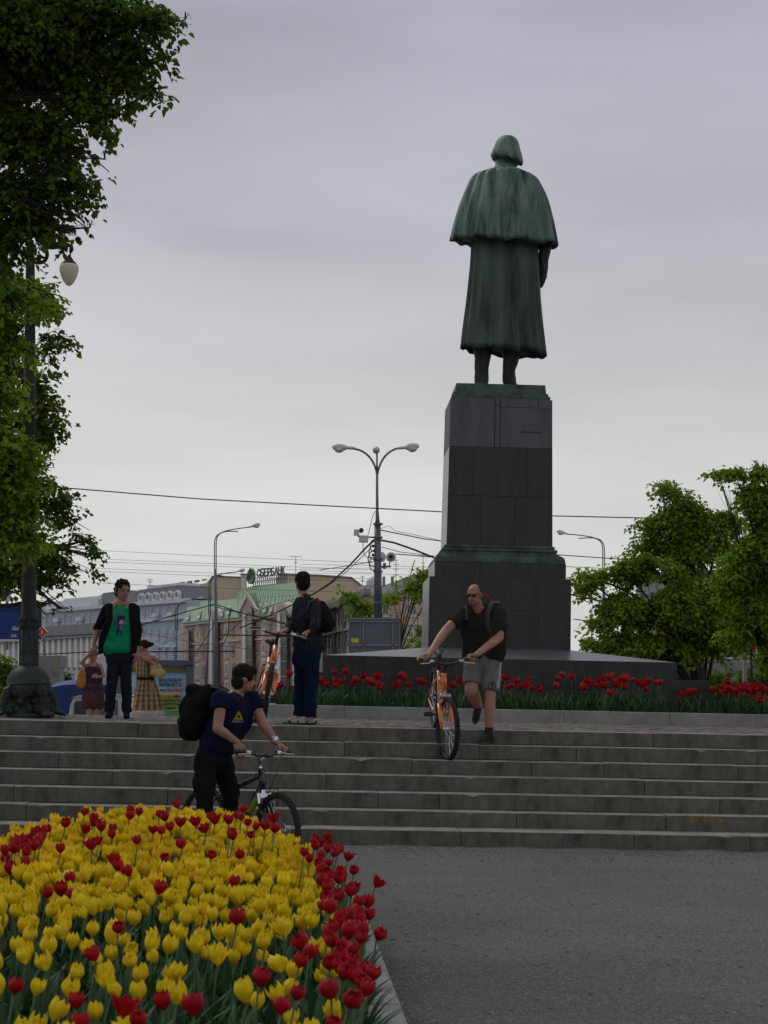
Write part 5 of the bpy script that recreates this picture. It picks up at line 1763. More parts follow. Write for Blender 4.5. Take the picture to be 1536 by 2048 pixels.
# hedge at the left edge
hb = at(10, 1420, 36)
hb.z = GZ
H_ = [bl(10, 1330, 36, .35, .3), bl(-30, 1325, 36, .5, .35), bl(20, 1370, 36, .4, .5), bl(-30, 1380, 36, .6, .6)]
make_tree('shrub', hb, .05, H_, 500, .07, M['leaf_mid'], 'clipped green shrub left of the clawed lamp base', 51, per=16, spray_r=.16)
hb = at(140, 1420, 52)
hb.z = GZ
make_tree('shrub', hb, .04, [bl(138, 1358, 52, .28, .3), bl(128, 1362, 52, .2, .25)], 120, .09, M['leaf_fresh'], 'small light green bush right of the kiosk', 52, per=12, spray_r=.15)

# ================================================================== TULIPS
def petal(mb, ang, L_, R0, W, tip, flare, k=0, n=6):
    """one cupped petal; profile bulges to R0 then closes (flare<0) or opens (flare>0)"""
    c, s_ = math.cos(ang), math.sin(ang)
    vs = []
    for i in range(n + 1):
        v_ = i / n
        r = R0 * (math.sin(min(1, v_ * 1.55) * math.pi / 2) ** .8) + flare * R0 * max(0, v_ - .5) ** 1.5 * 2.4
        w_ = W * (math.sin(math.pi * min(.999, (v_ * .92 + .08))) ** .55 if tip < .5 else (math.sin(math.pi * min(.999, v_ * .95 + .05)) ** .9) * (1 - .25 * v_))
        for j in (-1, -.5, 0, .5, 1):
            a = ang + j * w_ / max(R0, .01) * .95
            rr_ = r * (1 - .10 * abs(j) ** 2) + (.0016 if j == 0 else 0)
            vs.append((math.cos(a) * rr_, math.sin(a) * rr_, L_ * (v_ - (abs(j) ** 2) * .10 * v_ * (2.2 if tip > .5 else 1.0))))
    fs = [(i * 5 + j, i * 5 + j + 1, i * 5 + j + 6, i * 5 + j + 5) for i in range(n) for j in range(4)]
    mb.add(vs, fs, k)


def flower_mesh(kind, seed):
    rr = random.Random(seed)
    mb = MB()
    for q in range(6):
        inner = q % 2
        ang = q * math.pi / 3 + rr.uniform(-.1, .1)
        if kind == 'red': petal(mb, ang, .062 * rr.uniform(.93, 1.05), .030 - .003 * inner, .030, 0, rr.uniform(-.5, -.25))
        elif kind == 'redopen': petal(mb, ang, .060 * rr.uniform(.93, 1.05), .032 - .003 * inner, .028, 0, rr.uniform(.3, .8))
        else: petal(mb, ang, .068 * rr.uniform(.9, 1.08), .0295 - .003 * inner, .031, 1 if seed % 4 == 0 else .45, rr.uniform(-.62, -.35) + (.45 if seed % 7 == 0 and not inner else 0))
    return mb


def stem_mesh(L_, bend, seed):
    mb = MB()
    pts = [(bend * (t ** 2), 0, L_ * t) for t in (0, .25, .5, .75, 1)]
    mb.tube(pts, [.0042, .004, .0036, .0034, .0036], 6)
    return mb


def blade(mb, base, ang, L_, w_, arch, k=0, n=6):
    c, s_ = math.cos(ang), math.sin(ang)
    vs = []
    for i in range(n + 1):
        t = i / n
        out, z = arch * L_ * t ** 1.8, L_ * (t - .32 * arch * t ** 2.4)
        ww = w_ * math.sin(math.pi * (.12 + .88 * t) ** .8) if t < 1 else .0005
        ww = max(ww, .0005)
        for j in (-1, 0, 1):
            vs.append((base[0] + c * (out - abs(j) * -ww * .35) - s_ * j * ww, base[1] + s_ * (out - abs(j) * -ww * .35) + c * j * ww, base[2] + z))
    mb.add(vs, [(i * 3 + j, i * 3 + j + 1, i * 3 + j + 4, i * 3 + j + 3) for i in range(n) for j in range(2)], k)


FLO = {k: [flower_mesh(k, s_) for s_ in range(8)] for k in ('red', 'redopen', 'yellow')}
FM = {k: [mb.mesh('flower', M['yellow'] if k == 'yellow' else M['red'], True) for mb in v_] for k, v_ in FLO.items()}
STL = [.36, .42, .48, .54]
STM = [(L_, [stem_mesh(L_, b_, 0).mesh('stem', M['tulip_stem'], True) for b_ in (0, .04, .09)], (0, .04, .09)) for L_ in STL]
LFM = []
for s_ in range(6):
    mb = MB()
    rr = random.Random(s_)
    blade(mb, (0, 0, 0), 0, rr.uniform(.26, .36), rr.uniform(.016, .026), rr.uniform(.25, .75))
    LFM.append(mb.mesh('leaf', M['tulip_leaf'], True))


def tulip(head, soil, kind, label, group, rr, sc=1., lean=None):
    """head: world position of the flower's centre"""
    base = V((head.x + rr.uniform(-.03, .03), head.y + rr.uniform(-.03, .03), soil))
    if lean: base = V(lean)
    need = max(.15, head.z - soil - .03)
    L_, ms, bends = min(STM, key=lambda q: abs(q[0] - need))
    bi = rr.randint(0, 2)
    o = link('tulip', ms[bi], None, base)
    d = V((head.x, head.y, head.z - .03)) - base
    # rotate so that the stem's end meets the head
    tip = V((bends[bi], 0, L_))
    s_ = d.length / tip.length
    q = tip.rotation_difference(d)
    o.rotation_mode = 'QUATERNION'
    from mathutils import Quaternion
    o.rotation_quaternion = q @ Quaternion((0, 0, 1), 0)
    o.scale = (s_, s_, s_)
    tag(o, label, 'tulip', group)
    f_ = link('flower', FM[kind][rr.randint(0, 7)], o)
    f_.location = tip
    k_ = sc / s_ * rr.uniform(.80, 1.14)
    f_.scale = (k_, k_, k_ * rr.uniform(.92, 1.1))
    f_.rotation_euler = (rr.gauss(0, .22), rr.gauss(0, .22) + bends[bi] * 2.5, rr.uniform(0, 6.28))
    for i in range(2):
        l_ = link('leaf', LFM[rr.randint(0, 5)], o)
        l_.rotation_euler = (0, 0, rr.uniform(0, 6.28))
        l_.location = (0, 0, .01 + .05 * i)
        l_.scale = (1 / s_,) * 3
    return o


def bake(mb, src, p, sc, rz, tilt, az):
    """append a flower (an MB) transformed"""
    Mx = Matrix.Translation(p) @ Matrix.Rotation(az, 4, 'Z') @ Matrix.Rotation(tilt, 4, 'Y') @ Matrix.Rotation(rz, 4, 'Z') @ Matrix.Scale(sc, 4)
    b = len(mb.v)
    mb.v += [Mx @ v_ for v_ in src.v]
    mb.f += [tuple(b + i for i in f_) for f_ in src.f]
    mb.mi += src.mi


# --- near flower bed: outline
BX0, BX1, BYE = -1.75, .556, 11.0


def bed_right(y):
    """outer kerb x at depth y on the right"""
    if y < BYE: return BX1
    t = (y - BYE) / 3.1
    return BX1 - (BX1 + .6) * (1 - math.sqrt(max(0, 1 - t ** 2.6)))


def bed_left(y):
    if y < 9.2: return BX0
    t = (y - 9.2) / 4.9
    return BX0 + (-.6 - BX0) * (1 - math.sqrt(max(0, 1 - t ** 3.0)))


KT = .27
bk = empty('flower_bed_kerb', (BX1, 6, 0), 'pale stone kerb round the near yellow and red tulip bed', 'kerb')
ys = [1.5 + i * 1.05 for i in range(10)]
ol = [(BX1, y) for y in ys[:-1] if y < 10.8] + [(bed_right(y), y) for y in np.arange(11, 14.05, .25)] + [(bed_left(y), y) for y in np.arange(14.05, 9.2, -.25)] + [(BX0, y) for y in (9.0, 7.5, 6, 4.5, 3, 1.5)]
pts = [V((a, b, 0)) for a, b in ol]
for i in range(len(pts) - 1):
    a, b = pts[i], pts[i + 1]
    if (b - a).length < .05: continue
    d = (b - a).normalized()
    n_ = V((-d.y, d.x, 0))
    g = d * .002
    da = (pts[i] - pts[i - 1]).normalized() if i else d
    db = (pts[i + 2] - b).normalized() if i + 2 < len(pts) else d
    na = (V((-da.y, da.x, 0)) + n_).normalized()
    nb = (V((-db.y, db.x, 0)) + n_).normalized()
    mb = MB(a)
    h0, h1 = r_.uniform(-.002, .002), r_.uniform(-.002, .002)
    w_ = .155
    prf = [(0, -.05), (0, KT - .02), (.02, KT), (w_ - .006, KT + .001), (w_, KT - .006), (w_, -.05)]
    vs = [a + g + na * o_ + V((0, 0, z + h0)) for o_, z in prf] + [b - g + nb * o_ + V((0, 0, z + h0)) for o_, z in prf]
    mb.add(vs, [(j, j + 6, (j + 1) % 6 + 6, (j + 1) % 6) for j in range(6)] + [(0, 1, 2, 3, 4, 5), (11, 10, 9, 8, 7, 6)])
    mb.build('kerb_stone', M['kerb'], bk, loc=a - V((BX1, 6, 0)))


def soil_z(x, y):
    u_ = (x + 1.05) / 1.7
    return KT - .09 + .12 * max(0, 1 - u_ * u_) - .04 * max(0, y - 11)/3


mb = MB()
vs, fs = [], []
ny_, nx_ = 60, 14
for j in range(ny_ + 1):
    y = lerp(1.5, 13.95, j / ny_)
    for i in range(nx_ + 1):
        x = lerp(bed_left(y) + .12, bed_right(y) - .12, i / nx_)
        vs.append((x, y, soil_z(x, y)))
mb.add(vs, [(j * (nx_ + 1) + i, j * (nx_ + 1) + i + 1, (j + 1) * (nx_ + 1) + i + 1, (j + 1) * (nx_ + 1) + i) for j in range(ny_) for i in range(nx_)])
tag(mb.build('flower_bed_soil', M['soil'], smooth=True), kind='structure')


def Z7(x, y): return (x * .2734, 1560 + y * .2734)
def Z8(x, y): return (400 + x * .2734, 1560 + y * .2734)


rr = random.Random(77)
G3 = [(615, 222), (700, 255), (680, 300), (740, 335), (820, 340), (825, 380), (950, 205), (1015, 222), (945, 250), (1165, 235), (1215, 262), (1305, 170), (475, 305), (370, 335), (270, 360), (310, 400), (120, 455), (200, 480), (40, 500), (260, 470), (620, 350), (1120, 350), (1185, 355), (1250, 330), (1320, 300), (445, 485), (675, 465), (720, 430), (1005, 425), (1335, 455), (830, 570), (870, 620), (955, 650), (1200, 555), (530, 695), (350, 810), (440, 790), (555, 805), (1160, 780), (705, 1250), (865, 1055), (180, 600), (100, 1485), (565, 1590), (900, 1650), (1205, 1600), (1420, 1640), (1025, 1730), (585, 1760), (75, 640), (1435, 300), (1510, 340), (90, 490), (150, 440), (290, 440), (235, 430), (330, 370), (20, 560), (170, 500)]
G4 = [(310, 200), (265, 245), (300, 255), (80, 255), (110, 285), (210, 285), (350, 295), (400, 325), (475, 325), (545, 275), (548, 345), (45, 340), (375, 380), (215, 385), (245, 395), (80, 530), (265, 525), (235, 725), (268, 1000), (430, 1430), (700, 1530), (590, 1630), (965, 1530), (1085, 1585), (1140, 1590), (1200, 1510), (960, 1755), (720, 1300), (1125, 645), (1078, 548), (935, 405), (850, 400), (1000, 500), (800, 560), (900, 600), (950, 660), (1030, 655), (1060, 690), (980, 740), (940, 770), (1110, 800), (1000, 820), (940, 860), (950, 925), (1160, 880), (1230, 885), (1100, 970), (1240, 970), (1185, 1010), (1015, 1030), (930, 1100), (1080, 1110), (1170, 1140), (1290, 1110), (970, 1165), (1085, 1220), (780, 1165), (800, 1235), (1030, 1290), (950, 1320), (1115, 1330), (1040, 1390), (1110, 1400), (1190, 1370), (1250, 1400), (830, 440), (880, 450), (960, 470), (1010, 510), (900, 530), (760, 510), (850, 590), (920, 640), (970, 690), (900, 730), (1020, 710), (1040, 830), (920, 900), (1140, 960), (1120, 1060), (1210, 1090), (1060, 1180), (1020, 1350), (1140, 1420), (1210, 1460), (1100, 790), (1060, 990), (990, 1060), (860, 470), (930, 490), (975, 520), (885, 620), (940, 590)]
heads = []


def zhead(px, py):
    """head height of the bed's tulips: near ones and rim ones a little lower"""
    return .74


ORD1 = ['first', 'second', 'third', 'fourth', 'fifth', 'sixth', 'seventh', 'eighth', 'ninth', 'tenth', 'eleventh', 'twelfth', 'thirteenth', 'fourteenth', 'fifteenth', 'sixteenth', 'seventeenth', 'eighteenth', 'nineteenth', 'twentieth']
TENS = {2: 'twenty', 3: 'thirty', 4: 'forty', 5: 'fifty', 6: 'sixty', 7: 'seventy', 8: 'eighty', 9: 'ninety'}


def ordinal(n):
    if n <= 20: return ORD1[n - 1]
    t, u_ = divmod(n, 10)
    return (TENS[t][:-1] + 'ieth') if u_ == 0 else TENS[t] + '-' + ORD1[u_ - 1]


def number_from_left(group, stem):
    os_ = [o for o in COL.objects if o.get('group') == group and not o.parent]
    def pxx(o):
        q_ = V(o.location) + V((0, 0, .4 - EYE))
        return q_.dot(cr) / q_.dot(cf)
    for i, o in enumerate(sorted(os_, key=pxx)): o['label'] = stem.replace('#', ordinal(i + 1))


placed_red = []
for lst, fz in ((G3, Z7), (G4, Z8)):
    for (x, y) in lst:
        px, py = fz(x, y)
        z = .80 if py < 1700 and px < 640 else .74
        if px > 620: z = .70 - max(0, (px - 690)) * .0004
        p = atz(px, py + 2, z)
        if p.y > 13.5: p = at(px, py + 2, 13.3)
        placed_red.append((p, px, py))
for p, px, py in placed_red:
    if px > 600 and py < 2000 and 1690 < py: lb, gp = 'red tulip in the dense red band along the kerb side', 'red tulips massed along the right edge of the near bed'
    elif py < 1700 and px < 110: lb, gp = 'red tulip in the blurred red cluster at the far left of the bed', 'red tulips clustered at the far left of the near bed'
    elif py < 1700: lb, gp = 'red tulip rising above the yellow ones along the far edge of the bed', 'red tulips along the far edge of the near bed'
    else: lb, gp = 'red tulip scattered singly among the yellow ones in the near bed', 'red tulips scattered among the yellow ones'
    lean = None
    x = min(p.x, bed_right(min(p.y, 13.8)) - .18)
    lean = (x - .02 + rr.uniform(-.03, .02), min(p.y, 13.7), soil_z(x, p.y))
    tulip(p, soil_z(x, p.y), 'red' if rr.random() < .87 else 'redopen', lb, gp, rr, .98, lean)
    heads.append((p.x, p.y))
p = atz(750, 1763, .66)
tulip(p, soil_z(.35, p.y), 'redopen', 'lone wide-open red tulip leaning out over the kerb and gravel', None, rr, 1.05, (.36, p.y + .05, soil_z(.35, p.y)))

cand = []
tries = 0
while tries < 26000:
    tries += 1
    y = rr.uniform(4.6, 13.6)
    x = rr.uniform(bed_left(y) + .16, bed_right(y) - .30)
    edge = bed_right(y) - .16 - x
    if y > 6 and edge < .17 + .08 * noise.noise(V((y * 3, 0, 0))) and y < 12.9: continue
    # thinner towards the near end
    dmin = .070 if y > 8.5 else lerp(.135, .070, max(0, min(1, (y - 4.9) / 3.0)))
    if y < 9.5 and noise.noise(V((x * 3.2, y * 2.2, 4))) < lerp(-.08, -.5, max(0, min(1, (y - 6) / 3.5))): continue
    if any((x - a) ** 2 + (y - b) ** 2 < dmin * dmin for a, b in cand if abs(b - y) < .2): continue
    if any((x - a) ** 2 + (y - b) ** 2 < .004 for a, b in heads): continue
    cand.append((x, y))
cand = [c for c in cand]


def vis(c):
    q = V((c[0], c[1], .72)) - V((0, 0, EYE))
    z_ = q.dot(cf)
    return -80 < 768 + FPX * q.dot(cr) / z_ < 1600


cand = sorted([c for c in cand if vis(c)], key=lambda c: c[1])
mb = MB()
ms = MB()
for n_, (x, y) in enumerate(cand):
    s0_ = soil_z(x, y)
    z = s0_ + rr.uniform(.34, .43) - .09 * max(0, min(1, (x + .55) * 1.6)) * max(0, min(1, (y - 10) / 2))
    hd = V((x + rr.uniform(-.04, .05), y + rr.uniform(-.04, .04), z))
    if n_ < 300:
        lb, gp = ('pointed yellow tulip standing apart over dark leaves in the nearest rows', 'spaced yellow tulips in the nearest rows') if y < 6.9 else ('pointed yellow tulip crowded among others in the middle of the near bed', 'crowded yellow tulips in the middle of the near bed')
        gp = 'yellow tulips of row %s from the front of the near bed' % ordinal(n_ // 20 + 1)
        tulip(hd, s0_, 'yellow', lb, gp, rr, .98)
    else:
        bake(mb, FLO['yellow'][rr.randint(0, 7)], hd - V((0, 0, .03)), rr.uniform(.82, 1.2), rr.uniform(0, 6.28), rr.uniform(0, .5), rr.uniform(0, 6.28))
        ms.tube([(x, y, s0_), tuple(hd - V((0, 0, .03)))], .0035, 5, caps=False)
tag(mb.build('far_yellow_tulips', M['yellow'], smooth=True), kind='stuff')
tag(ms.build('far_tulip_stems', M['tulip_stem']), kind='stuff')
mb = MB()
for n_ in range(5200):
    y = rr.uniform(3.6, 13.8) if n_ % 3 else rr.uniform(3.6, 7.5)
    x = rr.uniform(bed_left(y) + .13, bed_right(y) - .24)
    q = V((x, y, .4)) - V((0, 0, EYE))
    if not (-200 < 768 + FPX * q.dot(cr) / q.dot(cf) < 1000): continue
    blade(mb, (x, y, soil_z(x, y) - .01), rr.uniform(0, 6.28), rr.uniform(.22, .36), rr.uniform(.013, .024), rr.uniform(.15, .7), n=5)
for n_ in range(60):
    y = rr.uniform(5, 12)
    x = bed_right(y) - .17
    blade(mb, (x, y, soil_z(x, y)), rr.uniform(-.9, .9), rr.uniform(.16, .26), rr.uniform(.012, .02), rr.uniform(.4, .9), n=5)
tag(mb.build('tulip_foliage', M['tulip_leaf'], smooth=True), kind='stuff')

# --- monument bed tulips
def Z9(x, y): return (560 + .6354 * x, 1280 + .6354 * y)


row = [(8, 145), (28, 112), (60, 130), (120, 118), (126, 130), (132, 138), (148, 144), (170, 104), (206, 104), (193, 132), (172, 132), (178, 148), (235, 132), (232, 142), (262, 116), (278, 133), (290, 140), (303, 120), (318, 150), (310, 146),
       (388, 117), (400, 120), (367, 147), (375, 140), (405, 143), (440, 134), (456, 136), (552, 145), (565, 132), (705, 135), (708, 122), (707, 176), (730, 146), (722, 150), (750, 134), (760, 150), (778, 146), (784, 134), (782, 158), (821, 157),
       (875, 123), (897, 112), (918, 121), (867, 149), (948, 152), (958, 154), (970, 134), (985, 139), (992, 145), (1017, 128), (1020, 148), (1016, 152), (1037, 122), (1050, 113), (1038, 172), (1060, 137), (1076, 124), (1090, 122), (1086, 136), (1092, 152), (1082, 152), (1115, 128), (1140, 146), (1155, 156), (1165, 130), (1190, 136), (1200, 136), (1132, 140), (1097, 124), (1062, 145),
       (1265, 175), (1290, 170), (1305, 165), (1365, 160), (1388, 173), (1398, 152), (1411, 136), (1405, 166), (1420, 155), (1430, 160), (1436, 152), (1442, 165), (1448, 155), (1455, 160), (1462, 150), (1470, 158), (1412, 158), (1425, 168), (1440, 172), (1478, 152), (1494, 148), (1500, 160), (1512, 156), (1518, 166), (1530, 158), (1505, 172), (1498, 185), (1516, 184), (1526, 192), (1490, 176), (1522, 200), (1512, 210), (1534, 206), (1468, 176), (1482, 165), (1508, 195)]
for i, (x, y) in enumerate(row):
    px, py = Z9(x, y)
    Y = rr.uniform(26.35, 27.6)
    p = at(px, py, Y)
    if px < 700: lb, gp = 'red tulip in the monument bed left of the descending cyclist', 'red tulips in the left part of the monument bed'
    elif px < 1060: lb, gp = 'red tulip in the monument bed just right of the descending cyclist or his bicycle', 'red tulips near the descending cyclist'
    elif px < 1330: lb, gp = 'red tulip standing before the black granite tiers right of the cyclist', 'red tulips before the right half of the granite tiers'
    else: lb, gp = 'red tulip in the thick cluster at the right end of the monument bed', 'red tulips clustered at the right end of the monument bed'
    tulip(p, LZ + .14, 'red' if rr.random() < .8 else 'redopen', lb, gp, rr, 1.75)
mb = MB()
for n_ in range(430):
    px = rr.uniform(545, 1600)
    c_ = rr.choice(row)
    if rr.random() < .85: px = Z9(c_[0], 0)[0] + rr.gauss(0, 14)
    if px < 548: continue
    Y = rr.uniform(26.25, 27.6)
    x = at(px, 1400, Y).x
    for q in range(rr.randint(1, 6)): blade(mb, (x + rr.uniform(-.05, .05), Y, LZ + .12), rr.uniform(0, 6.28), rr.uniform(.14, .40), rr.uniform(.010, .02), rr.uniform(.1, .5), n=4)
tag(mb.build('monument_bed_foliage', M['tulip_leaf'], smooth=True), kind='stuff')

number_from_left('red tulips massed along the right edge of the near bed', '# red tulip from the left, red band by the pale kerb')
number_from_left('red tulips clustered at the far left of the near bed', '# red tulip in the red cluster at the far left edge')
number_from_left('red tulips along the far edge of the near bed', '# red tulip from the left along the yellow bed\'s far edge')
number_from_left('red tulips scattered among the yellow ones', '# red tulip from the left, scattered among near yellow tulips')
number_from_left('red tulips in the left part of the monument bed', '# red tulip from the left in the monument bed')
number_from_left('red tulips near the descending cyclist', '# red tulip from the left, just right of the sunglasses man\'s legs')
number_from_left('red tulips before the right half of the granite tiers', '# red tulip from the left before the right granite tiers')
number_from_left('red tulips clustered at the right end of the monument bed', '# red tulip from the left in the right-end monument cluster')
for k_ in range(15): number_from_left('yellow tulips of row %s from the front of the near bed' % ordinal(k_ + 1), '# yellow tulip from the left in the %s row from the front' % ordinal(k_ + 1))

# ================================================================== BICYCLES
def make_bike(name, front, rear, lean, steer, fcol, label, grips, fork_light=True, legs=None, k=1.):
    """front/rear: tyre contact points in the world; local x forward, z up"""
    front, rear = V(front), V(rear)
    X = (front - rear).normalized()
    side = V((0, 0, 1)).cross(X).normalized()
    U = X.cross(side).normalized()
    U = (Matrix.Rotation(lean, 3, X) @ U).normalized()
    side = U.cross(X)
    org = rear.lerp(front, .43)
    root = empty(name, org, label, 'bicycle')
    mm = Matrix.Identity(4)
    for i in range(3): mm[i][0], mm[i][1], mm[i][2], mm[i][3] = X[i] * k, side[i] * k, U[i] * k, org[i]
    root.matrix_world = mm
    Rw = .335
    wb = (front - rear).length / k
    rh, fh = V((-.43 * wb, 0, Rw)), V((.57 * wb, 0, Rw))
    bb = V((0, 0, .30))
    st = V((-.17, 0, .74))
    h0, h1 = V((.355, 0, .69)), V((.310, 0, .85))
    ax = (h1 - h0).normalized()
    S = Matrix.Rotation(steer, 3, ax)
    def T(p): return h0 + S @ (V(p) - h0)

    def wheel(c, tr):
        t_ = tr if tr else (lambda p: V(p))
        mb = MB()
        n, m_ = 40, 8
        vs, fs = [], []
        for i in range(n):
            a = 2 * math.pi * i / n
            for j in range(m_):
                b = 2 * math.pi * j / m_
                r = Rw - .027 + .027 * math.cos(b)
                vs.append(t_(c + V((math.cos(a) * r, .027 * math.sin(b), math.sin(a) * r))))
        for i in range(n):
            for j in range(m_):
                fs.append((i * m_ + j, ((i + 1) % n) * m_ + j, ((i + 1) % n) * m_ + (j + 1) % m_, i * m_ + (j + 1) % m_))
        mb.add(vs, fs)
        # tread knobs
        for i in range(60):
            a = 2 * math.pi * i / 60
            d = V((math.cos(a), 0, math.sin(a)))
            tn = V((-math.sin(a), 0, math.cos(a)))
            for y_ in ((-.014, .014) if i % 2 else (-.021, 0, .021)):
                p_ = c + d * (Rw - (.004 if abs(y_) < .02 else .010)) + V((0, y_, 0))
                q_ = [p_ + tn * i1 * .011 + V((0, 1, 0)) * j1 * .005 + d * k1 * .006 for k1 in (-1, 1) for i1, j1 in ((-1, -1), (1, -1), (1, 1), (-1, 1))]
                mb.add([t_(v_) for v_ in q_], [(4, 5, 6, 7), (0, 1, 5, 4), (1, 2, 6, 5), (2, 3, 7, 6), (3, 0, 4, 7)])
        tyre = mb
        mb = MB()
        prf = [(.285, -.012), (.285, .012), (.300, .014), (.308, .010), (.308, -.010), (.300, -.014)]
        vs, fs = [], []
        for i in range(n):
            a = 2 * math.pi * i / n
            for r, y_ in prf: vs.append(t_(c + V((math.cos(a) * r, y_, math.sin(a) * r))))
        for i in range(n):
            for j in range(6): fs.append((i * 6 + j, ((i + 1) % n) * 6 + j, ((i + 1) % n) * 6 + (j + 1) % 6, i * 6 + (j + 1) % 6))
        mb.add(vs, fs)
        w_ = mb.build('wheel', M['black_paint'], root, smooth=False)
        tyre.build('tyre', M['rubber'], w_, smooth=True)
        mb = MB()
        for i in range(28):
            a = 2 * math.pi * i / 28
            a2 = a + (.5 if i % 4 < 2 else -.5)
            y_ = .028 if i % 2 else -.028
            mb.tube([t_(c + V((math.cos(a2) * .022, y_, math.sin(a2) * .022))), t_(c + V((math.cos(a) * .288, 0, math.sin(a) * .288)))], .0014, 4, caps=False)
        mb.build('spokes', M['chrome'], w_)
        mb = MB()
        mb.tube([t_(c + V((0, -.055, 0))), t_(c + V((0, -.03, 0))), t_(c + V((0, .03, 0))), t_(c + V((0, .055, 0)))], [.012, .022, .022, .012], 10)
        mb.tube([t_(c + V((0, .036, 0))), t_(c + V((0, .039, 0)))], [.08, .08], 20)
        mb.build('hub', M['chrome'], w_)
    wheel(rh, None)
    wheel(fh, T)
    mb = MB()
    tp = M[fcol]
    mb.tube([h0 - ax * .01, h1 + ax * .01], .027, 12)
    mb.tube([h0.lerp(h1, .25), V((.17, 0, .455)), bb], [.029, .031, .028], 12)
    mb.tube([h0.lerp(h1, .78), V((.05, 0, .70)), st + V((.02, 0, -.07))], [.024, .022, .020], 12)
    mb.tube([bb, st], [.021, .018], 12)
    mb.tube([bb + V((0, -.04, 0)), bb + V((0, .04, 0))], .028, 12)
    for s_ in (-1, 1):
        mb.tube([bb + V((-.02, s_ * .03, 0)), bb + V((-.16, s_ * .055, .01)), rh + V((0, s_ * .066, 0))], [.014, .012, .010], 8)
        mb.tube([st + V((.01, s_ * .02, -.10)), st + V((-.06, s_ * .05, -.16)), rh + V((0, s_ * .066, 0))], [.010, .010, .009], 8)
    mb.build('frame', tp, root, smooth=True)
    # fork
    mb = MB()
    cr_ = T(h0 - ax * .06)
    mb.tube([T(h0 - ax * .06), T(h0 + ax * .0)], .018, 8)
    mb.obox(cr_, S @ V((1, 0, 0)), S @ V((0, 1, 0)), ax, .028, .062, .02)
    for s_ in (-1, 1):
        a = h0 - ax * .06 + V((.008, s_ * .058, 0))
        mb.tube([T(a + ax * .02), T(a - ax * .10)], .017, 8)
    mb.build('fork_stanchion', M['chrome'], root, smooth=False)
    mb = MB()
    for s_ in (-1, 1):
        a = h0 - ax * .14 + V((.008, s_ * .058, 0))
        e_ = fh + V((-.012, s_ * .06, 0))
        mb.tube([T(a), T(a.lerp(e_, .6)), T(e_)], [.024, .022, .016], 10)
    arch = [T(h0 - ax * .15 + V((.03, s_ * .058, 0)) + (ax * z_)) for s_, z_ in ((-1, 0), (-.8, .04), (0, .055), (.8, .04), (1, 0))]
    mb.tube(arch, .016, 8)
    mb.build('fork', tp if fork_light else M['black_paint'], root, smooth=True)
    mb = MB()
    for s_ in (-1, 1):
        a = h0 - ax * .17 + V((-.03, s_ * .04, 0))
        mb.obox(T(a), S @ V((1, 0, 0)), S @ V((0, 1, 0)), ax, .012, .008, .05)
    mb.build('brake_arm', M['black_plastic'], root)
    # stem and bar
    hb = h1 + ax * .06 + V((.075, 0, .075))
    mb = MB()
    mb.tube([T(h1), T(h1 + ax * .05)], .020, 10)
    mb.tube([T(h1 + ax * .045), T(hb)], .018, 8)
    mb.build('stem', M['chrome'] if fcol == 'black_paint' else M['black_plastic'], root, smooth=True)
    mb = MB()
    mb.tube([T(hb + V((-.05, -.29, .035))), T(hb + V((-.03, -.20, .035))), T(hb + V((0, -.07, .0))), T(hb + V((0, .07, 0))), T(hb + V((-.03, .20, .035))), T(hb + V((-.05, .29, .035)))], .0135, 8)
    hbar = mb.build('handlebar', M['black_paint'], root, smooth=True)
    for s_ in (-1, 1):
        mb = MB()
        mb.tube([T(hb + V((-.038, s_ * .185, .035))), T(hb + V((-.05, s_ * .30, .035)))], .018, 10)
        mb.build('grip', M['black_plastic'], hbar, smooth=True)
        mb = MB()
        mb.tube([T(hb + V((-.05, s_ * .297, .035))), T(hb + V((-.052, s_ * .312, .035)))], .020, 10)
        if grips: mb.build('grip_end', M['orange'], hbar, smooth=True)
        mb = MB()
        mb.tube([T(hb + V((-.015, s_ * .16, .035))), T(hb + V((.035, s_ * .2, .02))), T(hb + V((.03, s_ * .30, .01)))], .006, 6)
        mb.obox(T(hb + V((-.02, s_ * .165, .03))), S @ V((1, 0, 0)), S @ V((0, 1, 0)), ax, .016, .022, .014)
        mb.build('brake_lever', M['chrome'], hbar)
        mb = MB()
        mb.tube(curve_pts(T(hb + V((.02, s_ * .17, .03))), T(hb + V((.13, s_ * .12, .03))), T(h0 + V((.12, s_ * .02, .05))), T(h0 + V((.03, s_ * .03, -.06))) if s_ > 0 else h0 + V((0, .02, 0)), 10), .003, 5)
        mb.build('brake_cable', M['cable'], hbar)
    mb = MB()
    mb.ell(T(hb + V((.03, 0, -.0))), .025, .03, .02, nu=8, nv=6)
    mb.build('bell', M['black_plastic'], hbar)
    # saddle
    sc0 = V((-.235, 0, .93))
    mb = MB()
    mb.tube([st, sc0 + V((0.01, 0, -.04))], .014, 8)
    mb.build('seatpost', M['black_plastic'], root, smooth=True)
    mb = MB()
    vs, fs = [], []
    prof = [(-.13, .03, -.01), (-.12, .068, .0), (-.07, .078, .008), (-.01, .055, .004), (.06, .030, .002), (.12, .022, -.001), (.145, .010, -.012)]
    for x_, w_, z_ in prof:
        for j in range(8):
            a = 2 * math.pi * j / 8
            vs.append(sc0 + V((x_, w_ * math.cos(a), z_ + .026 * math.sin(a) - .012 * abs(math.cos(a)))))
    for i in range(6):
        for j in range(8): fs.append((i * 8 + j, i * 8 + 8 + j, i * 8 + 8 + (j + 1) % 8, i * 8 + (j + 1) % 8))
    fs += [tuple(range(8)), tuple(range(48, 56))[::-1]]
    mb.add(vs, fs)
    mb.build('saddle', M['black_plastic'], root, smooth=True)
    # cranks
    mb = MB()
    mb.tube([bb + V((0, -.052, 0)), bb + V((0, -.048, 0))], [.088, .088], 24)
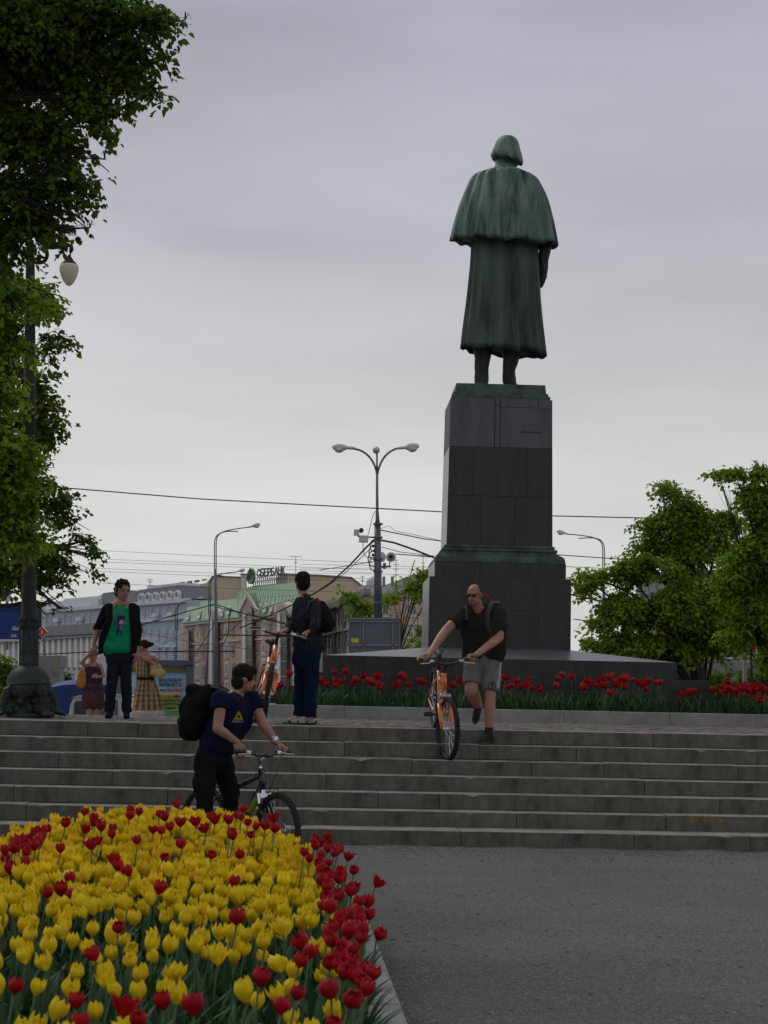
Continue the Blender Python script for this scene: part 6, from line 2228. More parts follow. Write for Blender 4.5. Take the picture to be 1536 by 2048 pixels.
    ring = mb.build('chainring', M['steel'], root)
    ca = legs if legs is not None else .3
    for s_, a in ((1, ca), (-1, ca + math.pi)):
        e_ = bb + V((math.cos(a) * .17, s_ * .075, math.sin(a) * .17))
        mb = MB()
        mb.tube([bb + V((0, s_ * .065, 0)), e_], [.013, .010], 8)
        c_ = mb.build('crank', M['black_plastic'], root, smooth=True)
        mb = MB()
        pc = e_ + V((0, s_ * .06, 0))
        mb.obox(pc + V((.035, 0, 0)), (1, 0, 0), (0, 1, 0), (0, 0, 1), .007, .045, .011)
        mb.obox(pc - V((.035, 0, 0)), (1, 0, 0), (0, 1, 0), (0, 0, 1), .007, .045, .011)
        mb.obox(pc + V((0, .045, 0)), (1, 0, 0), (0, 1, 0), (0, 0, 1), .035, .006, .009)
        mb.obox(pc - V((0, .045, 0)), (1, 0, 0), (0, 1, 0), (0, 0, 1), .035, .006, .009)
        mb.tube([pc - V((0, .05, 0)), pc + V((0, .045, 0))], .008, 6)
        mb.build('pedal', M['black_plastic'], c_)
    mb = MB()
    mb.tube([bb + V((0, -.05, .087)), rh + V((0, -.045, .035))], .005, 5)
    mb.tube([bb + V((0, -.05, -.087)), rh + V((.03, -.045, -.10)), rh + V((0, -.045, -.035))], .005, 5)
    mb.tube([rh + V((0, -.06, 0)), rh + V((0, -.035, 0))], [.03, .05], 16)
    mb.tube([rh + V((.0, -.06, 0)), rh + V((.03, -.06, -.10))], .01, 6)
    mb.build('chain', M['steel'], root)
    # lettering band on the down tube
    mb = MB()
    a, b = V((.30, 0, .61)), V((.19, 0, .48))
    mb.tube([a, b], [.0315, .0322], 12, caps=False)
    mb.build('tube_decal', M['white'] if fcol == 'orange' else mat('lime_decal', (.25, .30, .02), .4), root)
    # world positions of the grips
    return root, [mm @ T(hb + V((-.045, s_ * .25, .035))) for s_ in (-1, 1)]


def ctr(px, Y, z): 
    a = at(px, 1400, Y)
    # the pixel column leans slightly, so solve for the given height
    py = 1400
    for _ in range(4):
        a = at(px, py, Y)
        py += (a.z - z) * FPX / Y
    return V((a.x, Y, z))


F2 = ctr(889, 20.40, 5 * RIS)
bike2, G2 = make_bike('bicycle', F2, ctr(868, 21.42, LZ), R(1.5), R(12), 'orange', 'orange mountain bike being walked down the first steps by the man in sunglasses', True, legs=R(200), k=1.07)
bike1, G1 = make_bike('bicycle', ctr(526, 21.02, LZ), ctr(509, 22.08, LZ), R(-9.5), R(-7), 'orange', 'orange mountain bike held upright on the terrace by the man in the hood', True, legs=R(185), k=1.08)
bike3, G3_ = make_bike('bicycle', ctr(553, 16.05, 0), ctr(404, 16.85, 0), R(-2), R(-6), 'black_paint', 'black mountain bike behind the near tulips, straddled by the man in navy', False, fork_light=False, legs=R(-80))
for b_ in (G1, G2, G3_):
    for g_ in b_:
        q_ = g_ - V((0, 0, EYE))
        print('GRIP', [round(v_, 3) for v_ in g_], round(768 + FPX * q_.dot(cr) / q_.dot(cf)), round(1024 - FPX * q_.dot(cu) / q_.dot(cf)))

# ================================================================== PEOPLE
def frame_of(fwd, up=V((0, 0, 1))):
    f_ = V(fwd).normalized()
    s_ = V(up).cross(f_).normalized()     # points to the person's left
    u_ = f_.cross(s_)
    return f_, s_, u_


def hand(w_, d, n_, side, curl=.3, grip=False, size=1., thumb=1):
    """wrist point, direction of the palm, palm normal (the way the fingers curl), side vector towards the thumb"""
    d, n_ = V(d).normalized(), V(n_)
    n_ = (n_ - d * n_.dot(d)).normalized()
    sd = V(side)
    sd = (sd - d * sd.dot(d) - n_ * sd.dot(n_)).normalized()
    s = size
    pr = []
    for t in (-1.1, -.35, .35, 1.1):
        pr += cap(w_ + sd * t * .012 * s, .017 * s, w_ + d * .085 * s + sd * t * .022 * s, .0145 * s)
    L_ = (.036, .042, .040, .032)
    for i, t in enumerate((1.15, .38, -.38, -1.15)):
        b = w_ + d * .088 * s + sd * t * .023 * s
        a1 = 1.15 if grip else curl
        a2 = 2.5 if grip else curl * 2.2
        d1 = d * math.cos(a1) + n_ * math.sin(a1) + sd * t * .05
        d2 = d * math.cos(a2) + n_ * math.sin(a2)
        l = L_[i] * s
        m_ = b + d1 * l
        pr += cap(b, .0100 * s, m_, .0092 * s) + cap(m_, .0092 * s, m_ + d2 * l * (.95), .0075 * s)
    tb_ = w_ + d * .025 * s + sd * .024 * s
    t1 = tb_ + (d * .6 + sd * .55 + n_ * .35).normalized() * .040 * s
    t2 = t1 + (d * .7 + n_ * (.7 if grip else .3) - sd * (.2 if grip else 0)).normalized() * .032 * s
    pr += cap(tb_, .013 * s, t1, .0112 * s) + cap(t1, .0112 * s, t2, .009 * s)
    return pr


def torso(keys, grow=0., n=5):
    """keys: (centre, half width, radius, side vector)"""
    pr = []
    for a, b in zip(keys[:-1], keys[1:]):
        for i in range(n + 1):
            t = i / n
            c = V(a[0]).lerp(V(b[0]), t)
            hw, r = lerp(a[1], b[1], t), lerp(a[2], b[2], t) + grow
            s_ = V(a[3]).lerp(V(b[3]), t).normalized()
            pr += cap(c - s_ * hw, r, c + s_ * hw, r)
    return pr


def head_prims(c, f_, s_, u_, k=1.):
    return [('e', c + u_ * .018 * k - f_ * .008 * k, (.076 * k, .094 * k, .092 * k), (s_, f_, u_)), ('e', c - u_ * .045 * k + f_ * .022 * k, (.057 * k, .068 * k, .075 * k), (s_, f_, u_)),
            ('e', c - u_ * .086 * k + f_ * .052 * k, (.030 * k, .030 * k, .024 * k), (s_, f_, u_)),
            ('e', c + f_ * .092 * k - u_ * .030 * k, (.013 * k, .020 * k, .014 * k), (s_, f_, u_)), *cap(c + f_ * .080 * k + u_ * .008 * k, .009 * k, c + f_ * .100 * k - u_ * .026 * k, .0115 * k),
            ('e', c + f_ * .078 * k + u_ * .022 * k, (.052 * k, .012 * k, .010 * k), (s_, f_, u_)),
            ('e', c + f_ * .078 * k - u_ * .058 * k, (.024 * k, .012 * k, .009 * k), (s_, f_, u_)),
            ('e', c + s_ * .076 * k - u_ * .012 * k - f_ * .012 * k, (.010 * k, .020 * k, .030 * k), (s_, f_, u_)), ('e', c - s_ * .076 * k - u_ * .012 * k - f_ * .012 * k, (.010 * k, .020 * k, .030 * k), (s_, f_, u_))]


def face_parts(root, org, c, f_, s_, u_, k=1., brow=(.06, .04, .03)):
    for t in (-1, 1):
        e_ = c + f_ * .083 * k + s_ * t * .031 * k + u_ * .004 * k
        mb = MB(org)
        mb.ell(e_, .0125 * k, .008 * k, .0065 * k, ax=(s_, f_, u_), nu=10, nv=6)
        eo = mb.build('eye', mat('eye_white', (.30, .28, .26), .5) if 'eye_white' not in bpy.data.materials else bpy.data.materials['eye_white'], root, smooth=True)
        mb = MB(org)
        mb.ell(e_ + f_ * .005 * k, .006 * k, .005 * k, .006 * k, ax=(s_, f_, u_), nu=8, nv=6)
        mb.build('iris', M['dark_hole'], eo, smooth=True)
        mb = MB(org)
        mb.tube([e_ + u_ * .018 * k - s_ * t * .016 * k + f_ * .006 * k, e_ + u_ * .021 * k + f_ * .008 * k, e_ + u_ * .016 * k + s_ * t * .018 * k], [.003 * k, .0045 * k, .002 * k], 5)
        mb.build('eyebrow', hair_mat(brow), root, smooth=True)
    mb = MB(org)
    mb.ell(c + f_ * .087 * k - u_ * .059 * k, .021 * k, .007 * k, .0048 * k, ax=(s_, f_, u_), nu=10, nv=6)
    mb.build('lips', mat('lips', (.30, .09, .08), .5) if 'lips' not in bpy.data.materials else bpy.data.materials['lips'], root, smooth=True)


def hair_mat(c):
    n_ = 'strand_%d' % int(c[0] * 1000)
    return bpy.data.materials[n_] if n_ in bpy.data.materials else mat(n_, c, .7)


def shoe(an, toe, zg, r=.042, h=.10):
    """prims of a shoe from ankle to toe resting on height zg"""
    an, toe = V(an), V(toe)
    d = V((toe.x - an.x, toe.y - an.y, 0)).normalized()
    heel = V((an.x, an.y, zg)) - d * .055
    tt = V((an.x, an.y, zg)) + d * .19
    up_ = V((0, 0, 1))
    return (cap(heel + up_ * .042, .040, an + V((0, 0, -.01)), .043) + cap(heel + up_ * .034, .034, tt + up_ * .030, .030) + cap(an, .042, tt + up_ * .040 - d * .06, .034) +
            cap(heel + up_ * .03 + d * .12, .042, tt + up_ * .028 - d * .02, .036))


def chain(pts, rads, a=1, b=1):
    pr = []
    for i in range(len(pts) - 1): pr += cap(pts[i], rads[i], pts[i + 1], rads[i + 1], a if i == 0 else 1, b if i == len(pts) - 2 else 1)
    return pr


def backpack(name, org, c, f_, s_, u_, sx, sy, sz, label, color, straps, extra=None, fold=.02):
    t = tag(empty(name, org), label, 'backpack')
    pr = [('e', c, (sx, sy, sz), (s_, f_, u_)), ('e', c - u_ * sz * .35 - f_ * sy * .1, (sx * .98, sy * 1.0, sz * .62), (s_, f_, u_)), ('e', c + u_ * sz * .4, (sx * .85, sy * .85, sz * .55), (s_, f_, u_)),
          ('e', c - f_ * sy * .75 - u_ * sz * .35, (sx * .72, sy * .45, sz * .42), (s_, f_, u_)), ('e', c - f_ * sy * .6 + u_ * sz * .25, (sx * .7, sy * .5, sz * .3), (s_, f_, u_))]
    organic('bag', pr, M['cloth'], t, org, .010, 7, fold=(fold, 12, 1), color=color)
    for st_ in straps:
        mb = MB(org)
        pts = [V(p_) for p_ in st_]
        vs = []
        for i, p_ in enumerate(pts):
            d = (pts[min(i + 1, len(pts) - 1)] - pts[max(i - 1, 0)]).normalized()
            w_ = d.cross(p_ - c).normalized() if d.cross(p_ - c).length > 1e-5 else s_
            w_ = s_ if abs(w_.dot(s_)) < .2 else w_
            nn = d.cross(w_).normalized() * .006
            for k_ in (-1, 1): vs += [p_ + w_ * .026 * k_ + nn, p_ + w_ * .026 * k_ - nn]
        fs = []
        for i in range(len(pts) - 1):
            a = i * 4
            for j, k_ in ((0, 1), (1, 3), (3, 2), (2, 0)): fs.append((a + j, a + k_, a + 4 + k_, a + 4 + j))
        mb.add(vs, fs)
        mb.build('strap', mat('strap_fabric', (.05, .05, .052), .8) if 'strap_fabric' not in bpy.data.materials else bpy.data.materials['strap_fabric'], t, smooth=True)
    if extra: extra(t)
    return t


cap_ = cap
# ---------------------------------------------------------------- man in green T-shirt, walking towards us
Y = 22.75
def g(x, y, d=0.): return at(x, y, Y + d)
org = V((g(232, 1436).x, Y, LZ))
t = empty('person', org, 'man walking forward in an open black cardigan, green printed T-shirt and dark jeans', 'person')
fh_, sh_, uh_ = frame_of((.50, -.86, -.12))
hc = g(245, 1181)
neck = g(243, 1203, .01)
shR, shL = g(216, 1217, .0), g(268, 1217, -.02)
elR, elL = g(195, 1257, .05), g(275, 1260, .02)
wrR, wrL = g(188, 1287, -.02), g(275, 1300, -.06)
hipR, hipL = g(228, 1312), g(250, 1312)
knR, knL = g(223, 1366, -.05), g(252, 1368, .02)
anR, anL = g(219, 1424, .0), g(253, 1424, .06)
anR.z = anL.z = LZ + .085
bs = V((1, .0, 0))
keys = [(neck + V((0, 0, -.02)), .05, .055, bs), (g(243, 1218), .125, .075, bs), (g(243, 1240), .10, .105, bs), (g(241, 1275), .075, .10, bs), (g(239, 1305), .08, .105, bs)]
body = head_prims(hc, fh_, sh_, uh_, 1.12) + chain([neck + V((0, 0, -.08)), hc + V((0, .01, -.03))], [.058, .056]) + torso(keys, -.012)
for a, b, c, w0 in ((shR, elR, wrR, 1), (shL, elL, wrL, -1)):
    body += chain([a, b], [.048, .038]) + chain([b, b.lerp(c, .35), c], [.038, .038, .025])
body += chain([hipR, knR, anR], [.08, .052, .04]) + chain([hipL, knL, anL], [.08, .052, .04])
body += hand(wrR, V((.10, -.15, -1)), V((.3, .3, -.1)), V((.2, -1, 0)), .5) + hand(wrL, V((-.05, -.12, -1)), V((-.4, .3, 0)), V((-.2, -1, 0)), .35)
organic('body', body, M['skin'], t, org, .0075, 2)
face_parts(t, org, hc, fh_, sh_, uh_, 1.12)
stub = [('e', hc - uh_ * .062 + fh_ * .026, (.060, .070, .062), (sh_, fh_, uh_)), ('e', hc - uh_ * .087 + fh_ * .052, (.033, .034, .027), (sh_, fh_, uh_))]
organic('hair', [('e', hc + uh_ * .055 - fh_ * .018, (.094, .106, .092), (sh_, fh_, uh_)), ('e', hc + uh_ * .094 + fh_ * .026, (.066, .060, .036), (sh_, fh_, uh_)), ('e', hc - uh_ * .01 - fh_ * .048, (.088, .068, .095), (sh_, fh_, uh_)), ('e', hc + uh_ * .02 + sh_ * .078 + fh_ * .004, (.014, .025, .045), (sh_, fh_, uh_)), ('e', hc + uh_ * .02 - sh_ * .078 + fh_ * .004, (.014, .025, .045), (sh_, fh_, uh_))], M['hair'], t, org, .006, 1, fold=(.016, 34, .8), color=(.022, .016, .014))


def green_paint(p):
    q_ = p - V((0, 0, EYE))
    px, py = 768 + FPX * q_.dot(cr) / q_.dot(cf), 1024 - FPX * q_.dot(cu) / q_.dot(cf)
    if p.y > Y - .02: return None
    # robot print: tall dark purple body, pale face plate, legs
    u_, v_ = px - 240, py - 1231
    lean_ = -(v_ - 20) * .13
    u2 = u_ - lean_
    if 0 < v_ < 40 and abs(u2) < 8 - (2 if v_ > 16 else 0):
        if 9 < v_ < 17 and -2 < u2 < 6: return (.42, .38, .46)
        if 18 < v_ < 30 and 0 < u2 < 5: return (.20, .15, .30)
        if v_ > 33 and abs(u2) < 2: return None
        return (.045, .03, .12)
    if 12 < v_ < 17 and 6 < u2 < 13: return (.22, .25, .26)
    if 10 < v_ < 22 and -14 < u2 < -9: return (.05, .07, .12)
    if -14 < v_ < -3 and -14 < u_ < 4 and math.sin(px * 1.9) * math.sin(py * 1.6) > .1: return (.12, .2, .17)
    return None


organic('tshirt', torso([(g(243, 1214), .065, .060, bs), (g(243, 1221), .09, .072, bs), (g(243, 1242, -.02), .065, .110, bs), (g(240, 1275, -.02), .065, .112, bs), (g(234, 1294, -.02), .085, .116, bs)]), M['cloth'], t, org, .008, 3, fold=(.010, 9, .6), color=(.008, .27, .125), paint=green_paint)
cdg = [g(243, 1216, .05), g(242, 1240, .07), g(241, 1275, .08), g(240, 1305, .08)]
car = torso([(cdg[0], .11, .062, bs), (cdg[1], .125, .088, bs), (cdg[2], .115, .085, bs), (cdg[3], .13, .08, bs)])
for s_, (sx, ex) in ((-1, (216, 205)), (1, (268, 270))):
    car += chain([g(sx + s_ * -3, 1214, -.03), g(sx + s_ * -3, 1240, -.09), g(ex + s_ * (-2 if s_ > 0 else 0), 1270, -.09), g(ex + s_ * (-2 if s_ > 0 else 3), 1303, -.07)], [.056, .050, .046, .042])
car += chain([shR, elR + V((0, 0, .02))], [.066, .055]) + chain([elR + V((0, 0, .02)), elR.lerp(wrR, .12)], [.055, .05], 1, 0)
car += chain([shL, elL], [.066, .055]) + chain([elL, elL.lerp(wrL, .85)], [.053, .044], 1, 0)
organic('cardigan', car, M['cloth'], t, org, .009, 3, fold=(.012, 9, .7), color=(.012, .012, .016))
organic('jeans', torso([(g(239, 1306), .075, .108, bs), (g(239, 1318), .075, .11, bs)]) + chain([hipR, knR, anR], [.095, .072, .062], 1, 0) + chain([hipL, knL, anL], [.095, .072, .062], 1, 0), M['cloth'], t, org, .009, 3, fold=(.014, 10, .8), color=(.016, .02, .032))
for an, tx in ((anR, (-.04, -1, 0)), (anL, (.10, -1, 0))):
    organic('shoe', shoe(an, an + V(tx), LZ), M['cloth'], t, org, .007, 2, color=(.014, .013, .013))

# ---------------------------------------------------------------- hooded man seen from behind with his orange bike
Y = 21.60
org = V((g(605, 1445).x, Y, LZ))
t = empty('person', org, 'man seen from behind in a dark cap, pinstriped dark jacket, blue jeans and white sneakers', 'person')
fh_, sh_, uh_ = frame_of((-.55, .83, .02))
bf, bsd, bu = frame_of((-.80, .60, 0))
hc = g(604, 1163)
neck = g(608, 1190, .0)
nearS, farS = g(628, 1216, -.12), g(600, 1214, .14)
nearE, farE = g(629, 1256, -.18), g(590, 1244, .05)
gN, gF = (G1 if G1[0].x > G1[1].x else G1[::-1])
nearW, farW = gN + V((.11, -.03, .055)), g(570, 1262, -.30)
nearE = g(632, 1252, -.34)
hN, hF = g(622, 1312, -.07), g(604, 1310, .08)
kN, kF = g(622, 1372, -.06), g(602, 1372, .08)
aN, aF = g(620, 1430, -.06), g(601, 1430, .06)
aN.z = aF.z = LZ + .085
keys = [(neck + V((0, 0, -.03)), .05, .055, bsd), (g(612, 1212), .13, .08, bsd), (g(614, 1240), .11, .11, bsd), (g(614, 1275), .08, .105, bsd), (g(613, 1308), .07, .095, bsd)]
body = head_prims(hc, fh_, sh_, uh_) + chain([neck + V((0, 0, -.08)), hc + V((0, 0, -.03))], [.058, .055]) + torso(keys, -.015)
body += chain([nearS, nearE, nearW], [.05, .042, .028]) + chain([farS, farE, farW], [.05, .042, .028]) + chain([hN, kN, aN], [.08, .055, .042]) + chain([hF, kF, aF], [.08, .055, .042])
body += hand(nearW, gN - nearW, V((0, .3, -1)), V((-.5, -.6, 0)), grip=True, size=1.12) + hand(farW, V((-1, .1, -.2)), V((0, .2, -1)), V((0, -1, 0)), grip=True)
organic('body', body, M['skin'], t, org, .0075, 2)
organic('knit_cap', [('e', hc + uh_ * .022 - fh_ * .012, (.090, .106, .108), (sh_, fh_, uh_)), ('e', hc - uh_ * .03 - fh_ * .035, (.083, .082, .09), (sh_, fh_, uh_))], M['cloth'], t, org, .007, 2, fold=(.006, 18, .5), color=(.022, .017, .013))


def stripes(p):
    q_ = p - org
    d = q_.dot(bsd) * .8 + q_.dot(bf)
    return (.055, .062, .085) if abs(math.sin(d * 110 + q_.z * 6)) > .93 and q_.z > .75 else None


jk = torso([(g(610, 1207), .11, .075, bsd), (g(613, 1214), .15, .085, bsd), (g(616, 1240, -.01), .125, .128, bsd), (g(615, 1268), .10, .125, bsd), (g(616, 1288, .02), .10, .145, bsd)])
jk += chain([nearS, nearE], [.078, .066]) + chain([nearE, nearE.lerp(nearW, .86)], [.066, .048], 1, 0) + chain([farS, farE], [.075, .062]) + chain([farE, farE.lerp(farW, .85)], [.06, .05], 1, 0)
jk += chain([neck + V((0, 0, -.045)), neck + V((.0, 0, .012))], [.075, .066], 1, 0)
organic('jacket', jk, M['cloth'], t, org, .008, 3, fold=(.018, 9, .7), color=(.016, .017, .022), paint=stripes)
organic('jeans', torso([(g(613, 1304), .10, .12, bsd), (g(613, 1320), .09, .118, bsd)]) + chain([hN, kN, aN], [.105, .086, .078], 1, 0) + chain([hF, kF, aF], [.105, .086, .078], 1, 0), M['cloth'], t, org, .009, 3, fold=(.02, 9, .7), color=(.008, .017, .042))
for an, tx in ((aN, (-1, -.05, 0)), (aF, (-1, -.25, 0))):
    organic('shoe', shoe(an, an + V(tx) * .2, LZ, .045), M['cloth'], t, org, .007, 2, color=(.42, .41, .36), paint=lambda p: (.06, .04, .035) if p.z < LZ + .018 or (math.sin(p.x * 60) > .7 and p.z < LZ + .05) else None)
bc = g(646, 1234, -.02)
ubp = (V((0, 0, 1)) + bf * .25).normalized()
backpack('backpack', org + V((.2, 0, 1)), bc, bf, bsd, ubp, .15, .10, .20, 'slim black drawstring backpack with a red corner on the hooded man', (.012, .012, .013),
         [[g(640, 1206, -.1), g(630, 1200, -.12), g(618, 1204, -.14), g(612, 1222, -.16)]],
         extra=lambda tt: organic('red_cord', cap(g(634, 1198, -.10), .02, g(638, 1204, -.10), .022), M['cloth'], tt, org + V((.2, 0, 1)), .006, 1, color=(.5, .02, .03)))

# ---------------------------------------------------------------- man in sunglasses walking his bike down
Y = 20.95
fz = 6 * RIS
org = V((g(965, 1478).x, 20.75, fz))
t = empty('person', org, 'balding man in sunglasses, charcoal T-shirt and grey shorts stepping down the stairs', 'person')
fh_, sh_, uh_ = frame_of((-.50, -.84, -.20))
bf, bsd, bu = frame_of((-.22, -.97, 0))
hc = g(949, 1189, -.16)
neck = g(958, 1213, -.06)
sR, sL = g(930, 1222, -.10), g(999, 1224, -.02)     # his right hand is left in the picture
eR, eL = g(890, 1263, -.24), g(998, 1275, -.14)
gR, gL = G2
if gR.x > gL.x: gR, gL = gL, gR
wR = gR + V((.075, .06, .065))
wL = gL + V((.10, .05, .055))
hR, hL = g(948, 1318, .06), g(984, 1320, .06)
kR, kL = g(943, 1382, -.10), g(980, 1392, -.12)
aR_, aL_ = g(957, 1412, .22), g(976, 1459, -.08)
aL_.z = fz + .09
aL_.y = 20.78
keys = [(neck + V((0, 0, -.02)), .055, .062, bsd), (g(963, 1224, -.05), .15, .085, bsd), (g(966, 1250, -.03), .135, .12, bsd), (g(967, 1285, .03), .11, .128, bsd), (g(966, 1318, .06), .10, .12, bsd)]
body = head_prims(hc, fh_, sh_, uh_, 1.06) + chain([neck + V((0, 0, -.08)), hc + V((0, .01, -.03))], [.066, .062]) + torso(keys, -.012)
body += chain([sR, eR], [.066, .053]) + chain([eR, eR.lerp(wR, .3), wR], [.053, .053, .034]) + chain([sL, eL], [.066, .054]) + chain([eL, eL.lerp(wL, .3), wL], [.054, .054, .034])
body += chain([hR, kR], [.10, .080]) + chain([kR, kR.lerp(aR_, .3), aR_], [.078, .078, .052]) + chain([hL, kL], [.10, .066]) + chain([kL, kL.lerp(aL_, .3), aL_], [.064, .066, .042])
body += hand(wR, gR - wR + V((0, 0, .045)), V((0, -.2, -1)), V((1, 0, 0)), grip=True, size=1.15) + hand(wL, gL - wL + V((0, 0, .04)), V((0, -.2, -1)), V((-1, -.2, 0)), grip=True, size=1.15)
organic('body', body, M['skin'], t, org, .0075, 2)
face_parts(t, org, hc, fh_, sh_, uh_, 1.06, brow=(.2, .13, .08))
organic('hair', [('e', hc + uh_ * .027 - fh_ * .018, (.0835, .090, .0875), (sh_, fh_, uh_))], M['hair'], t, org, .006, 1, fold=(.003, 40, 1), color=(.10, .055, .036))
# sunglasses: a thing resting on the face
sgt = empty('sunglasses', hc, 'black wraparound sunglasses on the balding man', 'sunglasses')
for s_ in (-1, 1):
    mb = MB(hc)
    mb.ell(hc + fh_ * .098 + sh_ * s_ * .034 + uh_ * .005, .031, .011, .020, ax=(sh_, fh_, uh_), nu=12, nv=8)
    mb.build('lens', M['dark_hole'], sgt, smooth=True)
    mb = MB(hc)
    mb.tube([hc + fh_ * .094 + sh_ * s_ * .062 + uh_ * .012, hc + fh_ * .05 + sh_ * s_ * .083 + uh_ * .012, hc - fh_ * .015 + sh_ * s_ * .086 + uh_ * .006], .0035, 6)
    mb.build('temple', M['black_plastic'], sgt)
mb = MB(hc)
mb.tube([hc + fh_ * .102 - sh_ * .016 + uh_ * .012, hc + fh_ * .104 + sh_ * .016 + uh_ * .012], .004, 6)
mb.build('bridge', M['black_plastic'], sgt)
ts = torso([(g(960, 1218, -.05), .11, .07, bsd), (g(963, 1226, -.05), .165, .088, bsd), (g(967, 1252, -.03), .145, .135, bsd), (g(968, 1285, .03), .125, .142, bsd), (g(968, 1305, .05), .125, .142, bsd)])
ts += chain([sR, sR.lerp(eR, .62)], [.085, .083], 1, 0) + chain([sL, sL.lerp(eL, .72)], [.085, .082], 1, 0)
organic('tshirt', ts, M['cloth'], t, org, .008, 3, fold=(.016, 8, .8), color=(.030, .029, .028))
mb = MB(org)


def shorts_paint(p):
    q_ = p - V((0, 0, EYE))
    px, py = 768 + FPX * q_.dot(cr) / q_.dot(cf), 1024 - FPX * q_.dot(cu) / q_.dot(cf)
    if px > 1000 - (py - 1325) * .12 and py < 1375: return (.36, .36, .36)
    if abs(math.hypot(px - 984, (py - 1371)) - 7) < 1.2: return (.05, .05, .055)
    if abs(px - 985) < 2 and abs(py - 1369) < 5: return (.02, .02, .022)
    return None


organic('shorts', torso([(g(966, 1312, .06), .10, .125, bsd), (g(966, 1330, .06), .10, .128, bsd)]) + chain([hR, hR.lerp(kR, .80)], [.125, .108], 1, 0) + chain([hL, hL.lerp(kL, .90)], [.125, .108], 1, 0), M['cloth'], t, org, .008, 3, fold=(.012, 8, .9), color=(.17, .17, .175), paint=shorts_paint)
organic('sock', chain([kL.lerp(aL_, .72), aL_ + V((0, 0, -.02))], [.050, .048], 0, 0), M['cloth'], t, org, .007, 1, color=(.035, .04, .05))
organic('sock', chain([kR.lerp(aR_, .55), aR_], [.056, .050], 0, 0), M['cloth'], t, org, .007, 1, color=(.035, .04, .05))
organic('shoe', shoe(aL_, aL_ + V((-.6, -.8, 0)), fz), M['cloth'], t, org, .007, 2, color=(.035, .035, .037), paint=lambda p: (.16, .16, .16) if p.z < fz + .02 else None)
dn = V((-.25, -.30, -1)).normalized()
heel = aR_ + V((.01, .06, .01))
organic('shoe', cap(heel, .045, aR_ + dn * .16, .044) + cap(aR_ + dn * .10, .046, aR_ + dn * .19, .036) + cap(aR_, .048, aR_ + dn * .10, .046), M['cloth'], t, org, .007, 2, color=(.032, .032, .034), paint=lambda p: (.10, .10, .10) if p.z < aR_.z - .17 else None)
bc = g(987, 1232, .17)
backpack('backpack', bc, bc, bf, bsd, V((0, 0, 1)), .115, .085, .20, 'dark backpack with a red top edge on the man in sunglasses', (.016, .016, .018),
         [[g(1000, 1205, .02), g(985, 1205, -.14), g(975, 1225, -.20), g(974, 1250, -.20), g(981, 1270, -.16), g(1000, 1285, .0)], [g(945, 1210, .05), g(930, 1213, -.16), g(932, 1240, -.22)]],
         extra=lambda tt: organic('red_edge', cap(g(972, 1190, .06), .012, g(984, 1202, .04), .013) + cap(g(962, 1187, .06), .009, g(972, 1190, .06), .012), M['cloth'], tt, bc, .006, 1, color=(.5, .02, .05)))
mb = MB(bc)
mb.tube([g(1006, 1232, .1), g(1012, 1245, .08), g(1018, 1255, .08)], .012, 6)
mb.build('loose_strap', M['black_plastic'], bpy.data.objects['backpack.001'] if 'backpack.001' in bpy.data.objects else t)

# ---------------------------------------------------------------- nearest man leaning on the black bike
Y = 16.45
org = V((g(430, 1700).x, Y, 0))
t = empty('person', org, 'dark-haired man in a navy T-shirt and black trousers leaning over the black bicycle', 'person')
fh_, sh_, uh_ = frame_of((.93, .30, -.12))
bf, bsd, bu = frame_of((.85, -.42, 0))
hc = g(489, 1357, .0)
neck = g(474, 1385, .0)
nS, fS = g(443, 1399, -.24), g(504, 1396, .10)
nE, fE = g(435, 1457, -.36), g(527, 1450, .02)
gA, gB = G3_
if gA.x > gB.x: gA, gB = gB, gA
nW = gA + V((-.02, .03, .085))
fW = gB + V((-.075, .03, .075))
hN, hF = g(412, 1515, -.10), g(440, 1515, .10)
kN, kF = g(408, 1607, -.14), g(462, 1590, .12)
aN, aF = g(404, 1705, -.12), g(456, 1700, .16)
aN.z = aF.z = .09
tsd = (V((0, -1, 0)) * .9 + V((.55, 0, .1))).normalized()
tsd = -bsd
keys = [(neck.lerp(g(470, 1400), .4), .05, .065, tsd), (g(474, 1408, -.03), .15, .085, tsd), (g(463, 1440, -.03), .12, .115, tsd), (g(443, 1480, -.02), .10, .112, tsd), (g(427, 1510, 0), .095, .112, tsd)]
body = head_prims(hc, fh_, sh_, uh_, 1.03) + chain([neck + V((-.05, 0, -.08)), hc + V((-.02, 0, -.03))], [.062, .057]) + torso(keys, -.012)
body += chain([nS, nE], [.056, .045]) + chain([nE, nE.lerp(nW, .3), nW], [.046, .045, .028]) + chain([fS, fE], [.056, .045]) + chain([fE, fE.lerp(fW, .3), fW], [.046, .045, .029])
body += chain([hN, kN, aN], [.09, .062, .045]) + chain([hF, kF, aF], [.09, .062, .045])
body += hand(nW, V((.25, -.1, -1)), V((.2, .8, -.2)), V((.8, -.4, 0)), curl=.5, size=1.1) + hand(fW, gB - fW + V((0, 0, .03)), V((.1, -.2, -1)), V((-.7, -.5, 0)), grip=True, size=1.15)
organic('body', body, M['skin'], t, org, .0075, 2)
face_parts(t, org, hc, fh_, sh_, uh_, 1.03)
organic('hair', [('e', hc + uh_ * .048 - fh_ * .022, (.092, .104, .090), (sh_, fh_, uh_)), ('e', hc + uh_ * .078 + fh_ * .045, (.078, .062, .044), (sh_, fh_, uh_)), ('e', hc - uh_ * .03 - fh_ * .058, (.083, .060, .088), (sh_, fh_, uh_)),
                 ('e', hc + uh_ * .02 - sh_ * .062 + fh_ * .015, (.028, .05, .05), (sh_, fh_, uh_))], M['hair'], t, org, .007, 1, fold=(.008, 30, .6), color=(.016, .013, .011))


